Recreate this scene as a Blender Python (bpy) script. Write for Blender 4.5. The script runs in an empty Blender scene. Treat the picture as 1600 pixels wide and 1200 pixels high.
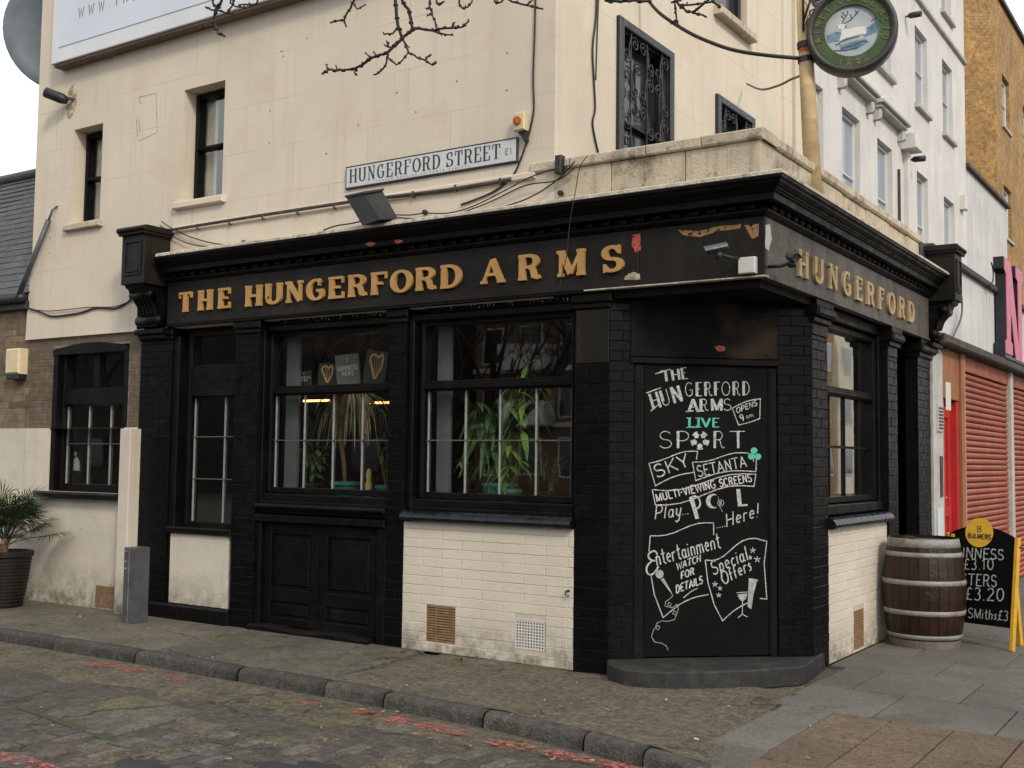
import bpy, bmesh, math, random
from mathutils import Vector, Matrix
random.seed(7)
R_ = math.radians
COL = bpy.context.scene.collection
scene = bpy.context.scene

# ------------------------------------------------------------------ camera
YAW, PITCH, ROLL, FPX = R_(-33.55), R_(3.84), R_(-0.69), 1769.0
CAM = Vector((3.0261, -7.8304, 1.65))
def cam_axes():
    cy, sy = math.cos(YAW), math.sin(YAW)
    f = Vector((sy*math.cos(PITCH), cy*math.cos(PITCH), math.sin(PITCH)))
    r = Vector((cy, -sy, 0)); d = f.cross(r)
    c, s = math.cos(ROLL), math.sin(ROLL)
    return c*r + s*d, -s*r + c*d, f
CR, CD, CF = cam_axes()
cd = bpy.data.cameras.new('camera'); co = bpy.data.objects.new('camera', cd); COL.objects.link(co)
cd.sensor_width = 36; cd.lens = FPX/1600*36; cd.clip_start = .05; cd.clip_end = 2000
m = Matrix((CR, -CD, -CF)).transposed().to_4x4(); m.translation = CAM
co.matrix_world = m; scene.camera = co
def ray(px, py):
    return CR*((px-800)/FPX) + CD*((py-600)/FPX) + CF
def at(px, py, ax, val):                     # where the sight line through a photo point meets a plane of the place
    d = ray(px, py); t = (val-CAM[ax])/d[ax]
    return CAM + d*t

# ------------------------------------------------------------------ light
world = bpy.data.worlds.new('World'); scene.world = world; world.use_nodes = True
SUN_EL, SUN_AZ = R_(36), R_(122)             # azimuth from +Y clockwise: hazy sun over the main road, to the right
nt = world.node_tree; nt.nodes.clear()
sky = nt.nodes.new('ShaderNodeTexSky'); sky.sky_type = 'NISHITA'; sky.sun_disc = False
sky.sun_elevation = SUN_EL; sky.sun_rotation = SUN_AZ; sky.air_density = 1.6; sky.dust_density = 4.0; sky.ozone_density = 1.0
hs = nt.nodes.new('ShaderNodeHueSaturation'); hs.inputs['Saturation'].default_value = .38; hs.inputs['Value'].default_value = 1.0
tc = nt.nodes.new('ShaderNodeTexCoord'); mp = nt.nodes.new('ShaderNodeMapping'); mp.inputs['Scale'].default_value = (1.2, 1.2, 3.5)
nz = nt.nodes.new('ShaderNodeTexNoise'); nz.inputs['Scale'].default_value = 1.6; nz.inputs['Detail'].default_value = 6
cr = nt.nodes.new('ShaderNodeValToRGB'); cr.color_ramp.elements[0].position = .3; cr.color_ramp.elements[1].position = .62
mx = nt.nodes.new('ShaderNodeMixRGB'); mx.inputs['Color2'].default_value = (13.5, 13.8, 14.2, 1)
bg = nt.nodes.new('ShaderNodeBackground'); bg.inputs['Strength'].default_value = .080
ou = nt.nodes.new('ShaderNodeOutputWorld')
L = nt.links.new
L(tc.outputs['Generated'], mp.inputs['Vector']); L(mp.outputs[0], nz.inputs['Vector']); L(nz.outputs['Fac'], cr.inputs[0])
mm = nt.nodes.new('ShaderNodeMath'); mm.operation = 'MULTIPLY_ADD'; mm.inputs[1].default_value = .35; mm.inputs[2].default_value = .6
L(cr.outputs[0], mm.inputs[0]); L(mm.outputs[0], mx.inputs['Fac'])
L(sky.outputs[0], hs.inputs['Color']); L(hs.outputs[0], mx.inputs['Color1']); L(mx.outputs[0], bg.inputs['Color']); L(bg.outputs[0], ou.inputs[0])
sl = bpy.data.lights.new('sun', 'SUN'); so = bpy.data.objects.new('sun', sl); COL.objects.link(so)
sl.energy = 1.7; sl.angle = R_(10); sl.color = (1, .88, .72)
sd = Vector((math.sin(SUN_AZ)*math.cos(SUN_EL), math.cos(SUN_AZ)*math.cos(SUN_EL), math.sin(SUN_EL)))
so.rotation_euler = sd.to_track_quat('Z', 'Y').to_euler(); so.location = (6, -6, 14)
scene.view_settings.view_transform = 'Standard'; scene.view_settings.look = 'None'
scene.view_settings.exposure = 0.30; scene.view_settings.gamma = 1; scene.view_settings.use_curve_mapping = False
scene.cycles.max_bounces = 8; scene.cycles.transparent_max_bounces = 16

# ------------------------------------------------------------------ materials
def mat(name, col, rough=.6, var=.15, scale=5, bump=.15, bscale=60, dirt=None, dcol=(.05, .045, .04), dscale=3,
        streak=None, scol=(.25, .22, .18), metal=0, spec=.5, rnd=0, joints=None, col2=None, c2amt=.5, basedirt=None, speckle=None, emit=None, coat=0, cracks=None, bdist=.006, tint=None, alpha=None, grain=None):
    m = bpy.data.materials.new(name); m.use_nodes = True
    t = m.node_tree; t.nodes.clear(); N = t.nodes.new; L = t.links.new
    out = N('ShaderNodeOutputMaterial'); b = N('ShaderNodeBsdfPrincipled'); L(b.outputs[0], out.inputs[0])
    b.inputs['Roughness'].default_value = rough; b.inputs['Metallic'].default_value = metal
    b.inputs['Specular IOR Level'].default_value = spec; b.inputs['Coat Weight'].default_value = coat
    g = N('ShaderNodeNewGeometry'); pos = g.outputs['Position']
    def noise(s, d=4, vec=pos, r=.55):
        n = N('ShaderNodeTexNoise'); n.inputs['Scale'].default_value = s; n.inputs['Detail'].default_value = d; n.inputs['Roughness'].default_value = r
        L(vec, n.inputs['Vector']); return n.outputs['Fac']
    def ramp(f, a, c, lo=0, hi=1):
        r = N('ShaderNodeMapRange'); r.inputs['From Min'].default_value = a; r.inputs['From Max'].default_value = c
        r.inputs['To Min'].default_value = lo; r.inputs['To Max'].default_value = hi; L(f, r.inputs['Value']); return r.outputs[0]
    def mix(f, a, c, mode='MIX'):
        x = N('ShaderNodeMixRGB'); x.blend_type = mode
        for s, v in ((0, f), (1, a), (2, c)):
            if hasattr(v, 'is_linked') or hasattr(v, 'links'): L(v, x.inputs[s])
            elif isinstance(v, (int, float)): x.inputs[s].default_value = v
            else: x.inputs[s].default_value = (*v[:3], 1)
        return x.outputs[0]
    def scaled(v3):
        x = N('ShaderNodeVectorMath'); x.operation = 'MULTIPLY'; x.inputs[1].default_value = v3; L(pos, x.inputs[0]); return x.outputs[0]
    c = mix(ramp(noise(scale, 6), .3, .7), [v*(1-var) for v in col], [min(1, v*(1+var)) for v in col])
    if col2: c = mix(ramp(noise(scale*.45+.31, 5), .5-.12, .5+.25, 0, c2amt), c, col2)
    c = mix(ramp(noise(bscale, 3), .35, .65, 0, .25*min(1, var*3)), c, [v*.6 for v in col])
    if rnd:
        oi = N('ShaderNodeObjectInfo'); r = ramp(oi.outputs['Random'], 0, 1, 1-rnd, 1+rnd)
        cm = N('ShaderNodeVectorMath'); cm.operation = 'SCALE'; L(c, cm.inputs[0]); L(r, cm.inputs['Scale']); c = cm.outputs[0]
    if streak: c = mix(ramp(noise(1, 5, scaled((9, 9, .55))), .52, .75, 0, streak), c, scol)
    if dirt: c = mix(ramp(noise(dscale, 8, r=.7), .52, .68, 0, dirt), c, dcol)
    if joints:                                           # scored lines of rendered masonry: shallow relief
        s = N('ShaderNodeSeparateXYZ'); L(pos, s.inputs[0]); ad = N('ShaderNodeMath'); ad.operation = 'ADD'; L(s.outputs[0], ad.inputs[0]); L(s.outputs[1], ad.inputs[1])
        cb = N('ShaderNodeCombineXYZ'); L(ad.outputs[0], cb.inputs[0]); L(s.outputs[2], cb.inputs[1])
        br = N('ShaderNodeTexBrick'); br.inputs['Scale'].default_value = 1; br.inputs['Brick Width'].default_value = joints[0]; br.inputs['Row Height'].default_value = joints[1]
        br.inputs['Mortar Size'].default_value = joints[2]; br.inputs['Mortar Smooth'].default_value = .3; L(cb.outputs[0], br.inputs['Vector'])
        jf = N('ShaderNodeMath'); jf.operation = 'MULTIPLY'; L(br.outputs['Fac'], jf.inputs[0]); L(ramp(noise(1.1, 3), .42, .62, .05, joints[3]), jf.inputs[1])
        c = mix(jf.outputs[0], c, joints[4] if len(joints) > 4 else scol)
    if basedirt:
        s2 = N('ShaderNodeSeparateXYZ'); L(pos, s2.inputs[0])
        zz = ramp(s2.outputs[2], basedirt[0], 0, 0, 1); nn = ramp(noise(7, 7, r=.7), .35, .62)
        ml = N('ShaderNodeMath'); ml.operation = 'MULTIPLY'; L(zz, ml.inputs[0]); L(nn, ml.inputs[1])
        c = mix(ml.outputs[0], c, basedirt[1])
    if tint: c = mix(ramp(noise(tint[0], 5, r=.65), tint[1], tint[1]+.10, 0, tint[3]), c, tint[2])
    if speckle:
        for q, sc_ in ((0, speckle[0]), (.03, speckle[0]*2.1)): c = mix(ramp(noise(sc_, 2), speckle[1]+q, speckle[1]+q+.04, 0, speckle[3]), c, speckle[2])
        c = mix(ramp(noise(speckle[0]*.8, 3), .40, .34, 0, .55), c, [v*.3 for v in col])
    if cracks:
        wv = N('ShaderNodeVectorMath'); wv.operation = 'ADD'; nv = N('ShaderNodeTexNoise'); nv.inputs['Scale'].default_value = cracks[0]*3; nv.inputs['Detail'].default_value = 4; L(pos, nv.inputs['Vector'])
        sc2 = N('ShaderNodeVectorMath'); sc2.operation = 'SCALE'; sc2.inputs['Scale'].default_value = cracks[3]; L(nv.outputs['Color'], sc2.inputs[0]); L(pos, wv.inputs[0]); L(sc2.outputs[0], wv.inputs[1])
        vo = N('ShaderNodeTexVoronoi'); vo.feature = 'DISTANCE_TO_EDGE'; vo.inputs['Scale'].default_value = cracks[0]; L(wv.outputs[0], vo.inputs['Vector'])
        cf = N('ShaderNodeMath'); cf.operation = 'MULTIPLY'; L(ramp(vo.outputs['Distance'], cracks[1], 0, 0, 1), cf.inputs[0]); L(ramp(noise(cracks[0]*.9, 3), .45, .6, 0, cracks[2]), cf.inputs[1]); c = mix(cf.outputs[0], c, (.015, .014, .012))
    if grain:
        for gs, ga in ((grain[0], grain[1]), (grain[0]*2.7, grain[1]*.8)):
            gm = N('ShaderNodeVectorMath'); gm.operation = 'SCALE'; L(c, gm.inputs[0]); L(ramp(noise(gs, 3, r=.6), .34, .66, 1-ga, 1+ga), gm.inputs['Scale']); c = gm.outputs[0]
    L(c, b.inputs['Base Color'])
    if alpha: L(ramp(noise(alpha[0], 5, r=.7), alpha[1], alpha[1]+(alpha[2] if len(alpha) > 2 else .05), 0, 1), b.inputs['Alpha'])
    rr = ramp(noise(scale*2.3, 5), .3, .7, max(.02, rough-.12), min(1, rough+.12)); L(rr, b.inputs['Roughness'])
    if bump:
        bp = N('ShaderNodeBump'); bp.inputs['Strength'].default_value = min(1, bump*2); bp.inputs['Distance'].default_value = bdist
        a2 = N('ShaderNodeMath'); a2.operation = 'ADD'; L(noise(bscale, 6), a2.inputs[0]); L(noise(scale*1.7, 4), a2.inputs[1]); L(a2.outputs[0], bp.inputs['Height'])
        L(bp.outputs[0], b.inputs['Normal'])
    if emit: b.inputs['Emission Color'].default_value = (*emit[:3], 1); b.inputs['Emission Strength'].default_value = emit[3]
    return m
def glass(name, refl=1.0, tint=(.93, .95, .93), wav=.0015, ior=1.5, extra=0.0):
    m = bpy.data.materials.new(name); m.use_nodes = True; t = m.node_tree; t.nodes.clear(); N = t.nodes.new; L = t.links.new
    out = N('ShaderNodeOutputMaterial'); mixs = N('ShaderNodeMixShader'); tr = N('ShaderNodeBsdfTransparent'); gl = N('ShaderNodeBsdfGlossy')
    tr.inputs[0].default_value = (*tint, 1); gl.inputs['Roughness'].default_value = .015; gl.inputs['Color'].default_value = (refl, refl, refl, 1)
    fr = N('ShaderNodeFresnel'); g0 = N('ShaderNodeNewGeometry'); io = N('ShaderNodeMath'); io.operation = 'MULTIPLY_ADD'
    io.inputs[1].default_value = 1/ior-ior; io.inputs[2].default_value = ior; L(g0.outputs['Backfacing'], io.inputs[0]); L(io.outputs[0], fr.inputs['IOR'])
    ad = N('ShaderNodeMath'); ad.operation = 'ADD'; ad.inputs[1].default_value = extra; ad.use_clamp = True; L(fr.outputs[0], ad.inputs[0])
    g = N('ShaderNodeNewGeometry'); n = N('ShaderNodeTexNoise'); n.inputs['Scale'].default_value = 2.2; n.inputs['Detail'].default_value = 1; L(g.outputs['Position'], n.inputs['Vector'])
    bp = N('ShaderNodeBump'); bp.inputs['Strength'].default_value = 1; bp.inputs['Distance'].default_value = wav; L(n.outputs['Fac'], bp.inputs['Height'])
    L(bp.outputs[0], gl.inputs['Normal']); L(ad.outputs[0], mixs.inputs[0]); L(tr.outputs[0], mixs.inputs[1]); L(gl.outputs[0], mixs.inputs[2]); L(mixs.outputs[0], out.inputs[0])
    return m
CREAM = (.655, .58, .472)
M = {}
M['cream'] = mat('cream_render', CREAM, .78, .06, 1.1, .14, 70, dirt=.4, dcol=(.53, .465, .38), dscale=.8, streak=.32, scol=(.45, .39, .31), joints=(.95, .47, .005, .5, (.34, .30, .24)), tint=(1.6, .56, (.60, .49, .36), .4))
M['cream_dirty'] = mat('weathered_cream_stone', (.56, .48, .355), .82, .16, 3, .4, 50, dirt=.9, dcol=(.11, .09, .065), dscale=2.4, streak=.65, scol=(.16, .13, .095), bdist=.012, tint=(9, .60, (.10, .10, .06), .7))
M['cream_low'] = mat('cream_render_low', (.60, .545, .455), .78, .09, 1.7, .25, 60, dirt=.5, dcol=(.44, .40, .34), dscale=1.6, streak=.35, scol=(.42, .37, .30), basedirt=(.5, (.13, .115, .08)), tint=(26, .66, (.12, .10, .08), .8), bdist=.010)
M['cream_brick'] = mat('cream_painted_brick', (.62, .565, .475), .65, .06, 2, .2, 50, dirt=.4, dcol=(.48, .43, .36), dscale=1.5, basedirt=(.34, (.15, .13, .09)), tint=(24, .67, (.09, .08, .06), .85), bdist=.008)
M['cream_joint'] = mat('cream_joint', (.50, .45, .37), .85, .1, 9, .1)
M['black'] = mat('black_gloss_paint', (.0045, .0042, .0042), .42, .3, 4, .3, 26, dirt=.6, dcol=(.015, .0135, .0115), dscale=2.2, spec=.13)
M['black_matt'] = mat('black_matt_paint', (.006, .0055, .005), .65, .25, 3, .3, 45, dirt=.5, dcol=(.016, .0135, .011), dscale=2.2, spec=.12)
M['fascia'] = mat('weathered_fascia_paint', (.016, .0138, .012), .5, .25, 2, .3, 50, dirt=.6, dcol=(.034, .028, .022), dscale=1.7, streak=.5, scol=(.030, .025, .020), spec=.16)
M['fascia_road'] = mat('road_lit_fascia_paint', (.088, .079, .067), .6, .25, 2, .3, 50, dirt=.7, dcol=(.13, .115, .095), dscale=1.7, streak=.7, scol=(.050, .045, .038), spec=.4, grain=(14, .18))  # lighter copy of the fascia paint: brighter road-side light put into the colour
M['black_brick'] = mat('black_glazed_brick', (.0034, .0034, .0038), .38, .3, 9, .25, 34, rnd=.2, dirt=.65, dcol=(.011, .0095, .008), dscale=2.4, spec=.12, bdist=.004)
M['black_joint'] = mat('black_joint', (.0042, .0040, .0037), .8, .2, 9, .1, spec=.1)
M['blue_tile'] = mat('blue_black_glazed_tile', (.006, .008, .013), .24, .25, 9, .1, 30, rnd=.4, spec=.35)
M['board'] = mat('blackboard_paint', (.0036, .0038, .0040), .6, .25, 2.5, .08, 60, dirt=.4, dcol=(.008, .0075, .0072), dscale=3, spec=.09)
M['overdoor'] = mat('stained_black_panel', (.006, .0055, .005), .6, .3, 2, .15, 60, spec=.12, tint=(1.9, .52, (.034, .024, .014), .8))
M['gold'] = mat('gold_letter_paint', (.47, .275, .10), .5, .12, 9, .12, 60, dirt=.35, dcol=(.31, .18, .07), dscale=8, spec=.25)
M['gold_pale'] = mat('pale_gold_letter_paint', (.42, .31, .165), .5, .15, 9, .12, 60, dirt=.5, dcol=(.22, .15, .07), dscale=8, spec=.3)
M['wood_bare'] = mat('bare_wood', (.36, .20, .085), .85, .35, 14, .5, 60, dirt=.8, dcol=(.10, .05, .025), dscale=14, alpha=(26, .37, .08))
M['chalk'] = mat('white_chalk_paint', (.42, .44, .43), .9, .35, 40, .1, grain=(60, .35))
M['chalk_dim'] = mat('dim_chalk', (.33, .34, .33), .9, .35, 40, .1)
M['chalk_green'] = mat('green_chalk_paint', (.10, .45, .33), .85, .2, 30, .1)
M['red_spray'] = mat('red_spray_paint', (.50, .10, .07), .7, .15, 30, .1, tint=(60, .56, (.12, .04, .03), .7), alpha=(34, .36, .12))
M['lead'] = mat('weathered_lead_flashing', (.52, .47, .38), .8, .25, 16, .5, 40, dirt=.75, dcol=(.16, .13, .10), dscale=9, bdist=.01)
M['brick_yellow'] = mat('london_stock_brick', (.17, .125, .080), .9, .3, 12, .4, 60, rnd=.38, dirt=.5, dcol=(.06, .05, .042), dscale=5)
M['mortar'] = mat('mortar', (.20, .17, .135), .95, .2, 12, .3)
M['slate'] = mat('roof_slate', (.045, .048, .053), .65, .22, 9, .3, 50, rnd=.2, dirt=.5, dcol=(.075, .072, .066), dscale=3)
M['white_paint'] = mat('white_painted_brick', (.63, .615, .595), .75, .08, 1.5, .3, 30, streak=.5, scol=(.40, .385, .36), dirt=.35, dcol=(.45, .43, .41), dscale=1.1, joints=(.225, .075, .008, .35, (.45, .44, .43)))
M['white_wall'] = mat('white_render', (.56, .56, .56), .78, .1, 1.2, .2, 50, streak=.7, scol=(.30, .30, .29), dirt=.4, dcol=(.36, .36, .36), dscale=1.3)
M['stone_grey'] = mat('grey_painted_stone', (.44, .43, .41), .8, .15, 6, .3, 50, dirt=.4, dcol=(.2, .19, .17), dscale=8)
M['orange_brick'] = mat('orange_brick_far', (.345, .205, .075), .9, .28, 1.2, .4, 12, dirt=.5, dcol=(.22, .135, .06), dscale=1.6, joints=(.225, .075, .012, .9, (.25, .16, .08)), streak=.3, scol=(.20, .13, .065), grain=(9, .3))
M['glass'] = glass('window_glass', wav=.0006, extra=.035)
M['glass_road'] = glass('road_side_glass', wav=.0007, extra=.42, tint=(.8, .82, .8))
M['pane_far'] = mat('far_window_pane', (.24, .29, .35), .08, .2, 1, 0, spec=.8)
M['pane_dark'] = mat('dark_window_pane', (.03, .035, .04), .08, .2, 1, 0, spec=.7)
M['upvc'] = mat('white_window_frame', (.62, .62, .61), .45, .04, 5, .03)
M['grey_metal'] = mat('grey_galvanised_metal', (.085, .09, .10), .5, .2, 9, .15, 40, metal=.2, dirt=.4, dcol=(.06, .055, .05), dscale=6)
M['steel'] = mat('galvanised_hoop', (.25, .245, .235), .6, .22, 9, .2, 60, metal=.1, dirt=.8, dcol=(.12, .085, .06), dscale=6)
M['iron'] = mat('black_wrought_iron', (.014, .015, .019), .42, .2, 12, .1)
M['dark_plastic'] = mat('black_plastic_housing', (.018, .018, .019), .5, .2, 12, .1, dirt=.3, dcol=(.05, .05, .05), dscale=14)
M['cable'] = mat('black_cable', (.014, .013, .012), .6, .2, 12, .05)
M['brown_pipe'] = mat('dark_brown_conduit', (.050, .036, .026), .6, .3, 12, .2, dirt=.5, dcol=(.14, .11, .08), dscale=12)
M['white_plastic'] = mat('white_plastic', (.60, .59, .55), .5, .06, 12, .05)
M['cream_plastic'] = mat('cream_plastic', (.66, .56, .36), .5, .06, 12, .05)
M['sign_white'] = mat('street_sign_enamel', (.58, .60, .61), .4, .06, 5, .03, dirt=.3, dcol=(.42, .42, .41), dscale=9)
M['sign_black'] = mat('sign_lettering_black', (.022, .026, .035), .5, .1, 12, 0)
M['sign_red'] = mat('sign_lettering_red', (.30, .12, .10), .5, .1, 12, 0)
M['banner'] = mat('banner_face', (.60, .67, .75), .5, .05, 1, .03)
M['banner_frame'] = mat('banner_frame_white', (.66, .69, .72), .6, .06, 2, .05)
M['banner_under'] = mat('banner_soffit_timber', (.17, .115, .085), .8, .2, 4, .2)
M['banner_text'] = mat('banner_lettering', (.26, .17, .14), .5, .1, 12, 0)
M['pole'] = mat('yellow_ochre_pole_paint', (.60, .455, .25), .65, .18, 7, .3, 50, dirt=.6, dcol=(.34, .20, .08), dscale=6, streak=.4, scol=(.36, .22, .10))
M['rust'] = mat('rust', (.42, .13, .03), .85, .3, 20, .3)
M['green_ring'] = mat('green_sign_ring', (.030, .075, .018), .6, .6, 6, .15, 50, dirt=.8, dcol=(.060, .062, .026), dscale=3)
M['sign_rim'] = mat('sign_rim_black', (.035, .037, .034), .45, .3, 8, .15)
M['sign_letter_old'] = mat('faded_gold_lettering', (.15, .115, .05), .7, .4, 20, .1)
M['emblem_sky'] = mat('emblem_pale_sky', (.36, .40, .43), .6, .15, 6, .05)
M['emblem_blue'] = mat('emblem_blue', (.13, .25, .34), .6, .5, 12, .05)
M['emblem_white'] = mat('emblem_white_stag', (.66, .64, .61), .6, .1, 12, .05)
M['emblem_line'] = mat('emblem_dark_line', (.05, .06, .075), .6, .1, 12, .05)
M['dish'] = mat('blue_grey_dish', (.19, .235, .28), .55, .15, 4, .05)
M['asphalt'] = mat('asphalt', (.080, .071, .059), .94, .26, 2.2, .8, 70, dirt=.8, dcol=(.125, .098, .068), dscale=1.3, col2=(.046, .042, .038), c2amt=.85, speckle=(34, .62, (.18, .155, .12), .45), cracks=(.9, .012, .9, .35), bdist=.025, grain=(16, .28))
M['asphalt_old'] = mat('old_gritty_asphalt', (.120, .100, .070), .95, .28, 5, .8, 60, dirt=.9, dcol=(.078, .082, .032), dscale=1.2, speckle=(34, .61, (.24, .20, .145), .5), tint=(2.6, .54, (.066, .056, .042), .75), cracks=(1.3, .018, .9, .3), bdist=.025, grain=(18, .34))
M['concrete'] = mat('worn_concrete_slab', (.130, .117, .091), .92, .24, 4, .8, 60, dirt=.95, dcol=(.098, .102, .034), dscale=1.4, col2=(.068, .060, .049), c2amt=.9, rnd=.15, speckle=(40, .61, (.19, .165, .13), .45), cracks=(.9, .018, 1, .3), bdist=.02, grain=(15, .28))
M['slab_grey'] = mat('grey_paving_slab', (.122, .113, .098), .9, .16, 2.0, .5, 80, dirt=.6, dcol=(.080, .071, .057), dscale=1.4, rnd=.14, speckle=(60, .62, (.17, .16, .15), .3), tint=(1.4, .54, (.088, .079, .064), .8), bdist=.01, grain=(24, .16))
M['slab_buff'] = mat('buff_paving_slab', (.160, .114, .074), .9, .18, 2.4, .6, 80, dirt=.6, dcol=(.095, .076, .056), dscale=1.6, rnd=.14, speckle=(26, .60, (.07, .05, .036), .85), bdist=.02, grain=(20, .22))
M['kerb'] = mat('granite_kerb', (.064, .058, .050), .78, .28, 4, .7, 60, dirt=.8, dcol=(.034, .033, .020), dscale=2.4, rnd=.2, speckle=(60, .62, (.12, .115, .11), .35), bdist=.018, grain=(18, .30))
M['sett'] = mat('worn_granite_sett', (.090, .080, .070), .8, .32, 5, .9, 40, dirt=.95, dcol=(.130, .103, .072), dscale=1.8, rnd=.35, bdist=.025, grain=(14, .3), tint=(1.7, .54, (.056, .050, .045), .8))
M['tar'] = mat('fresh_tar_patch', (.026, .026, .028), .8, .2, 5, .6, 90, speckle=(160, .7, (.12, .11, .10), .3))
M['moss'] = mat('moss', (.045, .056, .017), .95, .3, 20, .8, 120)
M['red_line'] = mat('worn_red_road_paint', (.44, .115, .10), .92, .3, 8, .6, 60, dirt=.7, dcol=(.20, .095, .07), dscale=7, bdist=.01, alpha=(24, .42, .20), grain=(20, .3))
M['litter'] = mat('pale_litter', (.32, .24, .14), .8, .3, 30, .1)
M['red_door'] = mat('red_door_paint', (.42, .022, .020), .42, .15, 3, .1)
M['shutter'] = mat('terracotta_shutter_paint', (.31, .066, .028), .5, .22, 1.5, .15, 60, dirt=.7, dcol=(.17, .045, .024), dscale=1.2, streak=.6, scol=(.12, .038, .025), rnd=.10)
M['orange_board'] = mat('orange_brown_board', (.28, .105, .04), .6, .2, 3, .15)
M['pink'] = mat('pink_sign_letter', (.56, .16, .25), .5, .08, 3, .05)
M['ledge'] = mat('dark_grimy_ledge', (.055, .048, .042), .8, .3, 5, .3, dirt=.5, dcol=(.12, .11, .09), dscale=4)
M['oak'] = mat('barrel_oak', (.024, .0092, .0048), .40, .35, 6, .3, 50, rnd=.07, dirt=.5, dcol=(.010, .006, .004), dscale=3, streak=.5, scol=(.008, .005, .004), spec=.35)
M['barrel_end'] = mat('worn_barrel_end', (.16, .145, .125), .8, .25, 12, .4, 60, dirt=.5, dcol=(.07, .06, .05), dscale=9)
M['yellow_wood'] = mat('yellow_painted_wood', (.62, .34, .025), .5, .15, 9, .15, dirt=.25, dcol=(.3, .17, .04), dscale=14)
M['badge'] = mat('yellow_badge', (.72, .42, .03), .5, .05, 9, .02)
M['pot'] = mat('dark_brown_pot', (.013, .0105, .008), .5, .3, 12, .2, spec=.3)
M['palm'] = mat('palm_leaf', (.018, .034, .012), .55, .35, 9, .1, rnd=.2)
M['palm_dry'] = mat('straw_coloured_leaf', (.55, .45, .26), .6, .3, 20, .1)
M['leaf'] = mat('indoor_leaf_green', (.055, .12, .028), .5, .35, 9, .1)
M['leaf_light'] = mat('bright_leaf_green', (.17, .30, .05), .5, .3, 9, .1)
M['stem'] = mat('brown_stem', (.16, .10, .05), .8, .3, 20, .2)
M['pot_green'] = mat('teal_green_pot', (.035, .19, .14), .4, .1, 9, .05)
M['bark'] = mat('dark_bark', (.032, .027, .025), .9, .3, 30, .6)
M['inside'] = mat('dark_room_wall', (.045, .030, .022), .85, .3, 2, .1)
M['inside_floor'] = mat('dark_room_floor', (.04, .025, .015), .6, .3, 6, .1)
M['curtain'] = mat('grey_reveal_board', (.16, .17, .18), .8, .15, 5, .1)
M['bar_grey'] = mat('grey_glazing_bar', (.10, .10, .10), .6, .15, 20, .1)
M['net'] = mat('pale_net_curtain', (.60, .57, .53), .9, .2, 9, .1)
M['bar_white'] = mat('pale_glazing_bar', (.27, .28, .27), .6, .15, 20, .1)
M['card'] = mat('black_display_card', (.020, .017, .014), .45, .2, 9, .02)
M['card_grey'] = mat('grey_display_card', (.14, .14, .12), .5, .2, 9, .02)
M['harp'] = mat('gold_print', (.62, .33, .10), .5, .1, 9, 0)
M['print_white'] = mat('white_print', (.5, .5, .48), .5, .2, 9, 0)
M['wood_candle'] = mat('pale_carved_wood', (.5, .36, .13), .6, .2, 20, .1)
M['lamp'] = mat('warm_strip_lamp', (.8, .4, .15), .5, 0, 1, 0, emit=(1, .38, .12, 5))
M['terracotta_vent'] = mat('terracotta_air_brick', (.24, .145, .070), .85, .25, 20, .3, dirt=.4, dcol=(.12, .08, .05), dscale=9)
M['poster'] = mat('pale_poster', (.55, .62, .68), .5, .1, 6, .02)
M['poster_blue'] = mat('blue_print', (.05, .22, .42), .5, .1, 6, .02)
M['poster_orange'] = mat('orange_print', (.65, .32, .10), .5, .1, 6, .02)
M['brown_brick_far'] = mat('brown_brick_across', (.22, .125, .07), .9, .3, .8, .2, 12, joints=(.225, .075, .01, .6, (.2, .17, .13)))
M['cream_far'] = mat('cream_stucco_across', (.78, .68, .50), .8, .1, 1, .1)
M['car_paint'] = mat('dark_blue_car_paint', (.02, .03, .06), .2, .1, 5, 0, coat=.6)
M['rubber'] = mat('tyre_rubber', (.02, .02, .02), .8, .1, 20, .1)

# ------------------------------------------------------------------ mesh helpers
class Fr:
    def __init__(s, o, u, v, w): s.o, s.u, s.v, s.w = Vector(o), Vector(u).normalized(), Vector(v).normalized(), Vector(w).normalized()
    def __call__(s, u, v, w=0): return s.o + s.u*u + s.v*v + s.w*w
FW = Fr((0, 0, 0), (1, 0, 0), (0, 1, 0), (0, 0, 1))
FA = Fr((0, 0, 0), (1, 0, 0), (0, 0, 1), (0, -1, 0))       # Hungerford Street front: u = x, v = z, w = outwards
FB = Fr((0, 0, 0), (0, 1, 0), (0, 0, 1), (1, 0, 0))        # road front
FC = Fr((-1.776, 0, 0), (0, 1, 0), (0, 0, 1), (1, 0, 0))   # set-back upper wall
D0, D1 = Vector((-1.25, 0, 0)), Vector((0, 1.13, 0)); DL = (D1-D0).length
du = (D1-D0).normalized()
FD = Fr(D0, du, (0, 0, 1), (du.y, -du.x, 0))               # cut-off corner
def dpt(px, py, w=0.0):                                     # photo point -> (s, z) on the cut-off corner
    n = FD.w; p0 = FD.o + n*w; d = ray(px, py); t = (p0-CAM).dot(n)/d.dot(n); q = CAM + d*t
    return (q-FD.o).dot(FD.u), q.z
ORG = {}
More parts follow.
